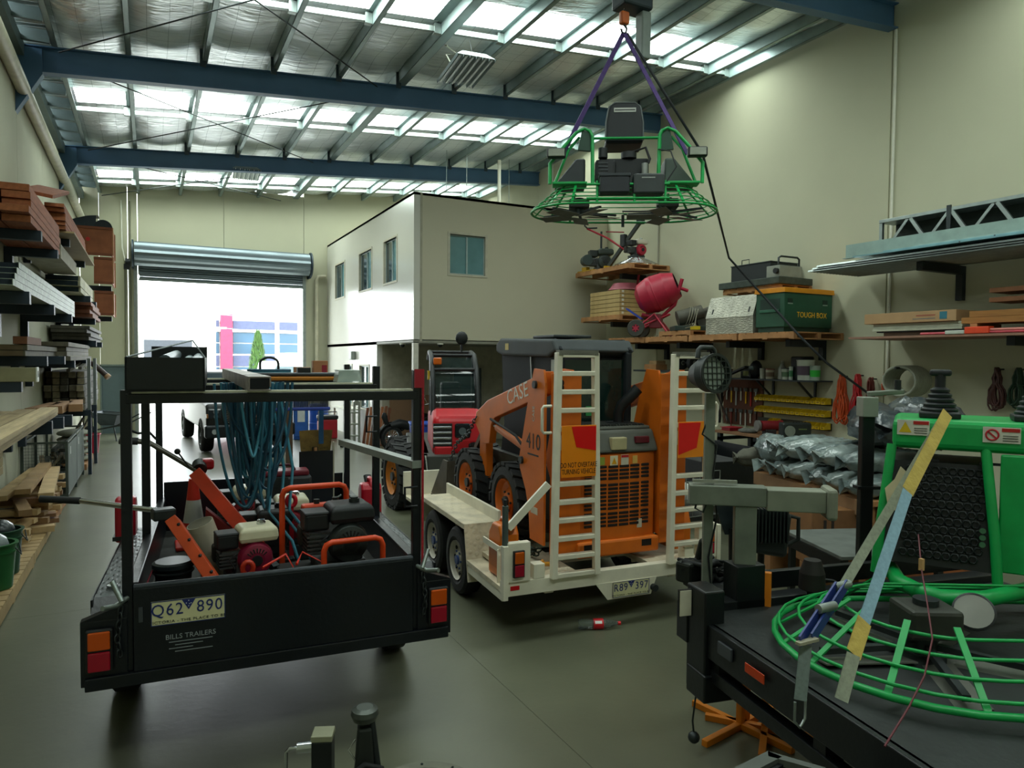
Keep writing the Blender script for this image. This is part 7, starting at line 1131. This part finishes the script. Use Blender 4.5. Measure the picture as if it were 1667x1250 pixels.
for x in (hx-.32, hx+.42): B().tube([(x, .95, 1.38), (x, 1.05, 1.8), (x, 1.25, 2.12), (x, 1.6, 2.36), (x, 2.2, 2.42), (x, 2.6, 2.3)], .045, 8).ob('cab_pillar', BLACK, th); B().tube([(x, 1.75, 1.38), (x, 1.8, 2.38)], .03, 8).ob('cab_post', BLACK, th)
for y, z in ((1.25, 2.12), (1.6, 2.36), (2.2, 2.42)): B().cyl((hx-.32, y, z), (hx+.42, y, z), .03, n=8).ob('roof_bar', BLACK, th)
B().grid(lambda u, v: (hx-.3+.7*u, .98+.6*v**2, 1.4+.92*v), 2, 6).ob('windscreen', M('#23302f', .05, 0, .1, alpha=.75), th); bx('beacon', M('#d8640c', .3), th, hx-.3, hx-.16, 1.3, 1.42, 2.2, 2.32, .02); B().cyl((hx+.2, 1.6, 2.42), (hx+.2, 1.6, 2.62), .02, n=8).ball((hx+.2, 1.6, 2.66), .11, .05, .12).ob('mirror', BLACK, th); bx('seat', BLACK, th, hx-.15, hx+.2, 1.6, 2.0, 1.2, 1.9, .05); bx('yellow_sticker', YEL, th, hx-.4, hx-.36, 1.24, 1.32, 1.95, 2.1)
bx('chassis', M('#3a3c38', .6), th, -.7, hx+.5, .3, 3.8, .5, .8, .02); bx('boom', M('#5d5248', .6), th, -.55, -.36, .6, 3.8, .6, .8, .02); bx('counterweight', M('#5f5c52', .7), th, -.6, -.36, .3, .6, .3, .8, .05); B().cyl((-.45, .3, .8), (-.42, .22, .5), .03, n=10).ob('ram', CHROME, th)
for s, x in ((-1, -.82), (1, hx+.45)):
    for y, r in ((.35, .49), (3.0, .4)): B.G = Matrix.Translation((x, y, r)) @ Matrix.Rotation(R_(17), 4, 'Z'); wheel(th, (0, 0, 0), r, .34, M('#c8781c', .5, 0, .15), DKSTEEL, side=s, lug=22, holes=0, rr=.56); B.G = None
# motorcycle
mc = thing('motorcycle', 'black cruiser motorcycle parked under the office overhang', 'motorcycle', (5.36, 16.9, 0), R_(-82)); MK = M('#121416', .2, .2)
for y, r in ((0, .31), (1.62, .33)):
    B().lathe([(r*.68, -.06), (r*.9, -.07), (r, 0), (r*.9, .07), (r*.68, .06)], (0, y, r), 'x', 28).ob('tyre', RUBBER, mc); rm = B().lathe([(r*.69, -.04), (r*.69, .04), (r*.64, .04), (r*.64, -.04), (r*.69, -.04)], (0, y, r), 'x', 28).ob('rim', CHROME, mc); b = B()
    for k in range(16): a = 2*math.pi*k/16; b.cyl((0, y, r), (0, y+r*.66*math.cos(a), r+r*.66*math.sin(a)), .006, n=4)
    b.ob('spokes', CHROME, rm)['kind'] = 'stuff'; B().cyl((-.1, y, r), (.1, y, r), .06, n=12).ob('hub', CHROME, mc)
    B().tube([(0, y+(r+.05)*math.cos(R_(a)), r+(r+.05)*math.sin(R_(a))) for a in (range(30, 181, 15) if y == 0 else range(20, 151, 15))], .05, 8).ob('fender', MK, mc)
B().tube([(0, -.05, .62), (0, .2, .66), (0, .45, .6), (0, .7, .62)], [.08, .12, .12, .1], 10).ob('seat', BLACK, mc); B().tube([(0, .7, .68), (0, .95, .76), (0, 1.2, .8)], [.1, .15, .07], 12).ob('fuel_tank', MK, mc); B().tube([(0, -.12, .62), (0, -.2, .85), (0, -.2, .95)], [.05, .08, .04], 8).ob('backrest', BLACK, mc)
B().box(-.16, .16, .6, 1.05, .22, .6).ob('engine', M('#8a8e90', .3, .8), mc, .05); B().tube([(.2, .9, .4), (.22, .5, .28), (.22, -.2, .28)], .045, 10).ob('exhaust', CHROME, mc); B().tube([(-.2, .9, .4), (-.22, .5, .3), (-.22, -.2, .3)], .045, 10).ob('exhaust', CHROME, mc)
for s in (-1, 1): B().tube([(s*.1, 1.62, .33), (s*.1, 1.3, .95)], .028, 8).ob('fork', CHROME, mc); B().tube([(0, 1.25, 1.0), (s*.2, 1.22, 1.12), (s*.38, 1.05, 1.08)], .016, 8).ob('handlebar', CHROME, mc); B().cyl((s*.38, 1.05, 1.08), (s*.44, .92, 1.06), .022, n=8).ob('grip', BLACK, mc); B().cyl((s*.3, 1.18, 1.12), (s*.36, 1.1, 1.28), .008, n=6).ball((s*.36, 1.1, 1.31), .06, .02, .045).ob('mirror', CHROME, mc)
B().ball((0, 1.42, .95), .09).ob('headlamp', CHROME, mc); B().cyl((-.15, .4, .3), (-.28, .4, 0), .015, n=6).ob('side_stand', DKSTEEL, mc)
# blue bin, leaning sheet, ladder, boards
t = thing('blue_bin', 'blue wheelie bin behind the black trailer post', 'bin', (5.25, 14.3, 0), R_(-15)); b = B().add([(-.24, -.24, .05), (.24, -.24, .05), (.24, .24, .05), (-.24, .24, .05), (-.29, -.3, .88), (.29, -.3, .88), (.29, .3, .88), (-.29, .3, .88)], [(3, 2, 1, 0), (0, 1, 5, 4), (1, 2, 6, 5), (2, 3, 7, 6), (3, 0, 4, 7), (4, 5, 6, 7)]); b.ob('body', M('#1a3f9e', .4), t, .02); B().box(-.31, .31, -.32, .31, .88, .93).ob('lid', M('#2450b4', .4), t, .015); bx('panel', M('#2a5cc0', .4), t, -.18, .18, -.3, -.28, .3, .7, .02)
for s in (-1, 1): B().cyl((s*.2, .24, .09), (s*.28, .24, .09), .09, n=14).ob('wheel', BLACK, t)
t = thing('brown_sheet', 'large brown hardboard sheet leaning in the office recess', 'sheet', (5.6, 17.7, 0), rx=R_(-7)); B().prism([(0, 0), (2.0, 0), (2.0, 1.25), (1.92, 1.33), (.06, 1.33), (0, 1.27)], 'y', 0, .015).ob('sheet', M('#7d5f45', .75, 0, .08, 2), t); B().box(0, 2.0, -.03, 0, 0, .02).ob('rail', M('#5a4434', .8), t)
t = thing('folding_ladder', 'folded aluminium ladder standing by the office wall', 'ladder', (4.62, 17.9, 0), R_(-20)); 
for i, x in enumerate((-.18, -.06, .06, .18)): bx('stile', ALU, t, x-.03, x+.03, -.03, .03, .06, 1.18, .006)
for z in (.3, .6, .9): bx('rung', ALU, t, -.18, .18, -.05, .05, z-.02, z+.02, .004); 
for x in (-.12, .12): B().cyl((x, -.05, 1.15), (x, .05, 1.15), .07, n=16).ob('hinge', ALU, t)
bx('foot', BLACK, t, -.3, .3, -.04, .04, 0, .06, .01)
for k in range(7): o = B().cb((0, 0, 0), .07, .03, 1.0+.04*(k % 3), 0, 0, R_(7)).ob('leaning_batten', M(['#7d4a34', '#b0704c', '#8a5a40'][k % 3], .7)); o.location = (5.0+.09*k, 18.0-.03*k, .51); tag(o, ['first', 'second', 'third', 'fourth', 'fifth', 'sixth', 'seventh'][k]+' brown batten from the ladder leaning on the office wall', 'timber', 'leaning battens')
t = thing('white_table', 'narrow white table beside the office wall', 'table', (5.0, 19.4, 0)); bx('top', WHITE, t, -.2, .28, 0, 1.6, .84, .88); 
for y in (.05, 1.5): bx('leg', WHITE, t, -.15, -.1, y, y+.05, 0, .84); bx('leg', WHITE, t, .2, .25, y, y+.05, 0, .84)
t = thing('blue_drum', 'blue plastic drum near the roller door', 'drum', (4.55, 21.6, 0)); B().lathe([(0, 0), (.28, 0), (.29, .05), (.29, .3), (.3, .32), (.29, .34), (.29, .85), (.27, .9), (0, .9)], n=24).ob('drum', M('#1c4ea8', .4), t); B().cyl((.12, 0, .9), (.12, 0, .93), .05, n=12).ob('bung', BLACK, t)
t = thing('blue_cabinet', 'blue steel cabinet standing by the cream downpipe', 'cabinet', (3.75, 20.3, 0)); bx('body', M('#20509c', .4), t, -.2, .2, -.2, .25, 0, 1.2, .02); bx('door', M('#2a5eb0', .4), t, -.18, .18, -.215, -.2, .1, 1.15, .01); bx('label', M('#d0d4d4', .5), t, -.1, .1, -.22, -.215, .5, .9)
t = thing('red_cooler', 'red cooler box with black lid before the office windows', 'cooler', (4.5, 20.2, 0)); bx('body', M('#a81828', .45), t, -.25, .25, -.2, .2, 0, .55, .03); bx('lid', BLACK, t, -.27, .27, -.22, .22, .55, .66, .03); B().tube([(-.27, 0, .5), (-.27, 0, .75), (.27, 0, .75), (.27, 0, .5)], .015, 6).ob('handle', BLACK, t)
t = thing('shelf_trolley', 'black trolley with small goods right of the pickup', 'trolley', (3.55, 22.3, 0)); 
for z in (.1, .6, 1.1): bx('shelf', BLACK, t, -.3, .3, -.25, .25, z, z+.03)
for x in (-.28, .28):
    for y in (-.23, .23): bx('post', DKSTEEL, t, x-.015, x+.015, y-.015, y+.015, 0, 1.3)
for k in range(6): bx('goods', M(['#2a60a8', '#c8c4b8', '#c0508c', '#3a8a50', '#b0a890', '#b03028'][k], .5), t, -.25+.17*(k % 3), -.12+.17*(k % 3), -.2, .1, .63 if k < 3 else .13, .85 if k < 3 else .4, .01)
t = thing('steel_plank', 'galvanised channel resting on the right rack posts of the black trailer', 'steel channel', T1(.83, -.02, 1.62), T1R+R_(10)); 
B().prism([(-.07, 0), (.0, 0), (.0, .045), (-.07, .045)], 'y', 0, 1.35).ob('channel', M('#9aa09c', .4, .5), t)
t = thing('light_switch', 'small white switch plate on the wall right of the door', 'switch', (-.45, YB, 1.2)); bx('plate', WHITE, t, -.05, .05, -.02, -.001, 0, .15); bx('rocker', M('#c8c8c0', .5), t, -.02, .02, -.026, -.02, .04, .11)
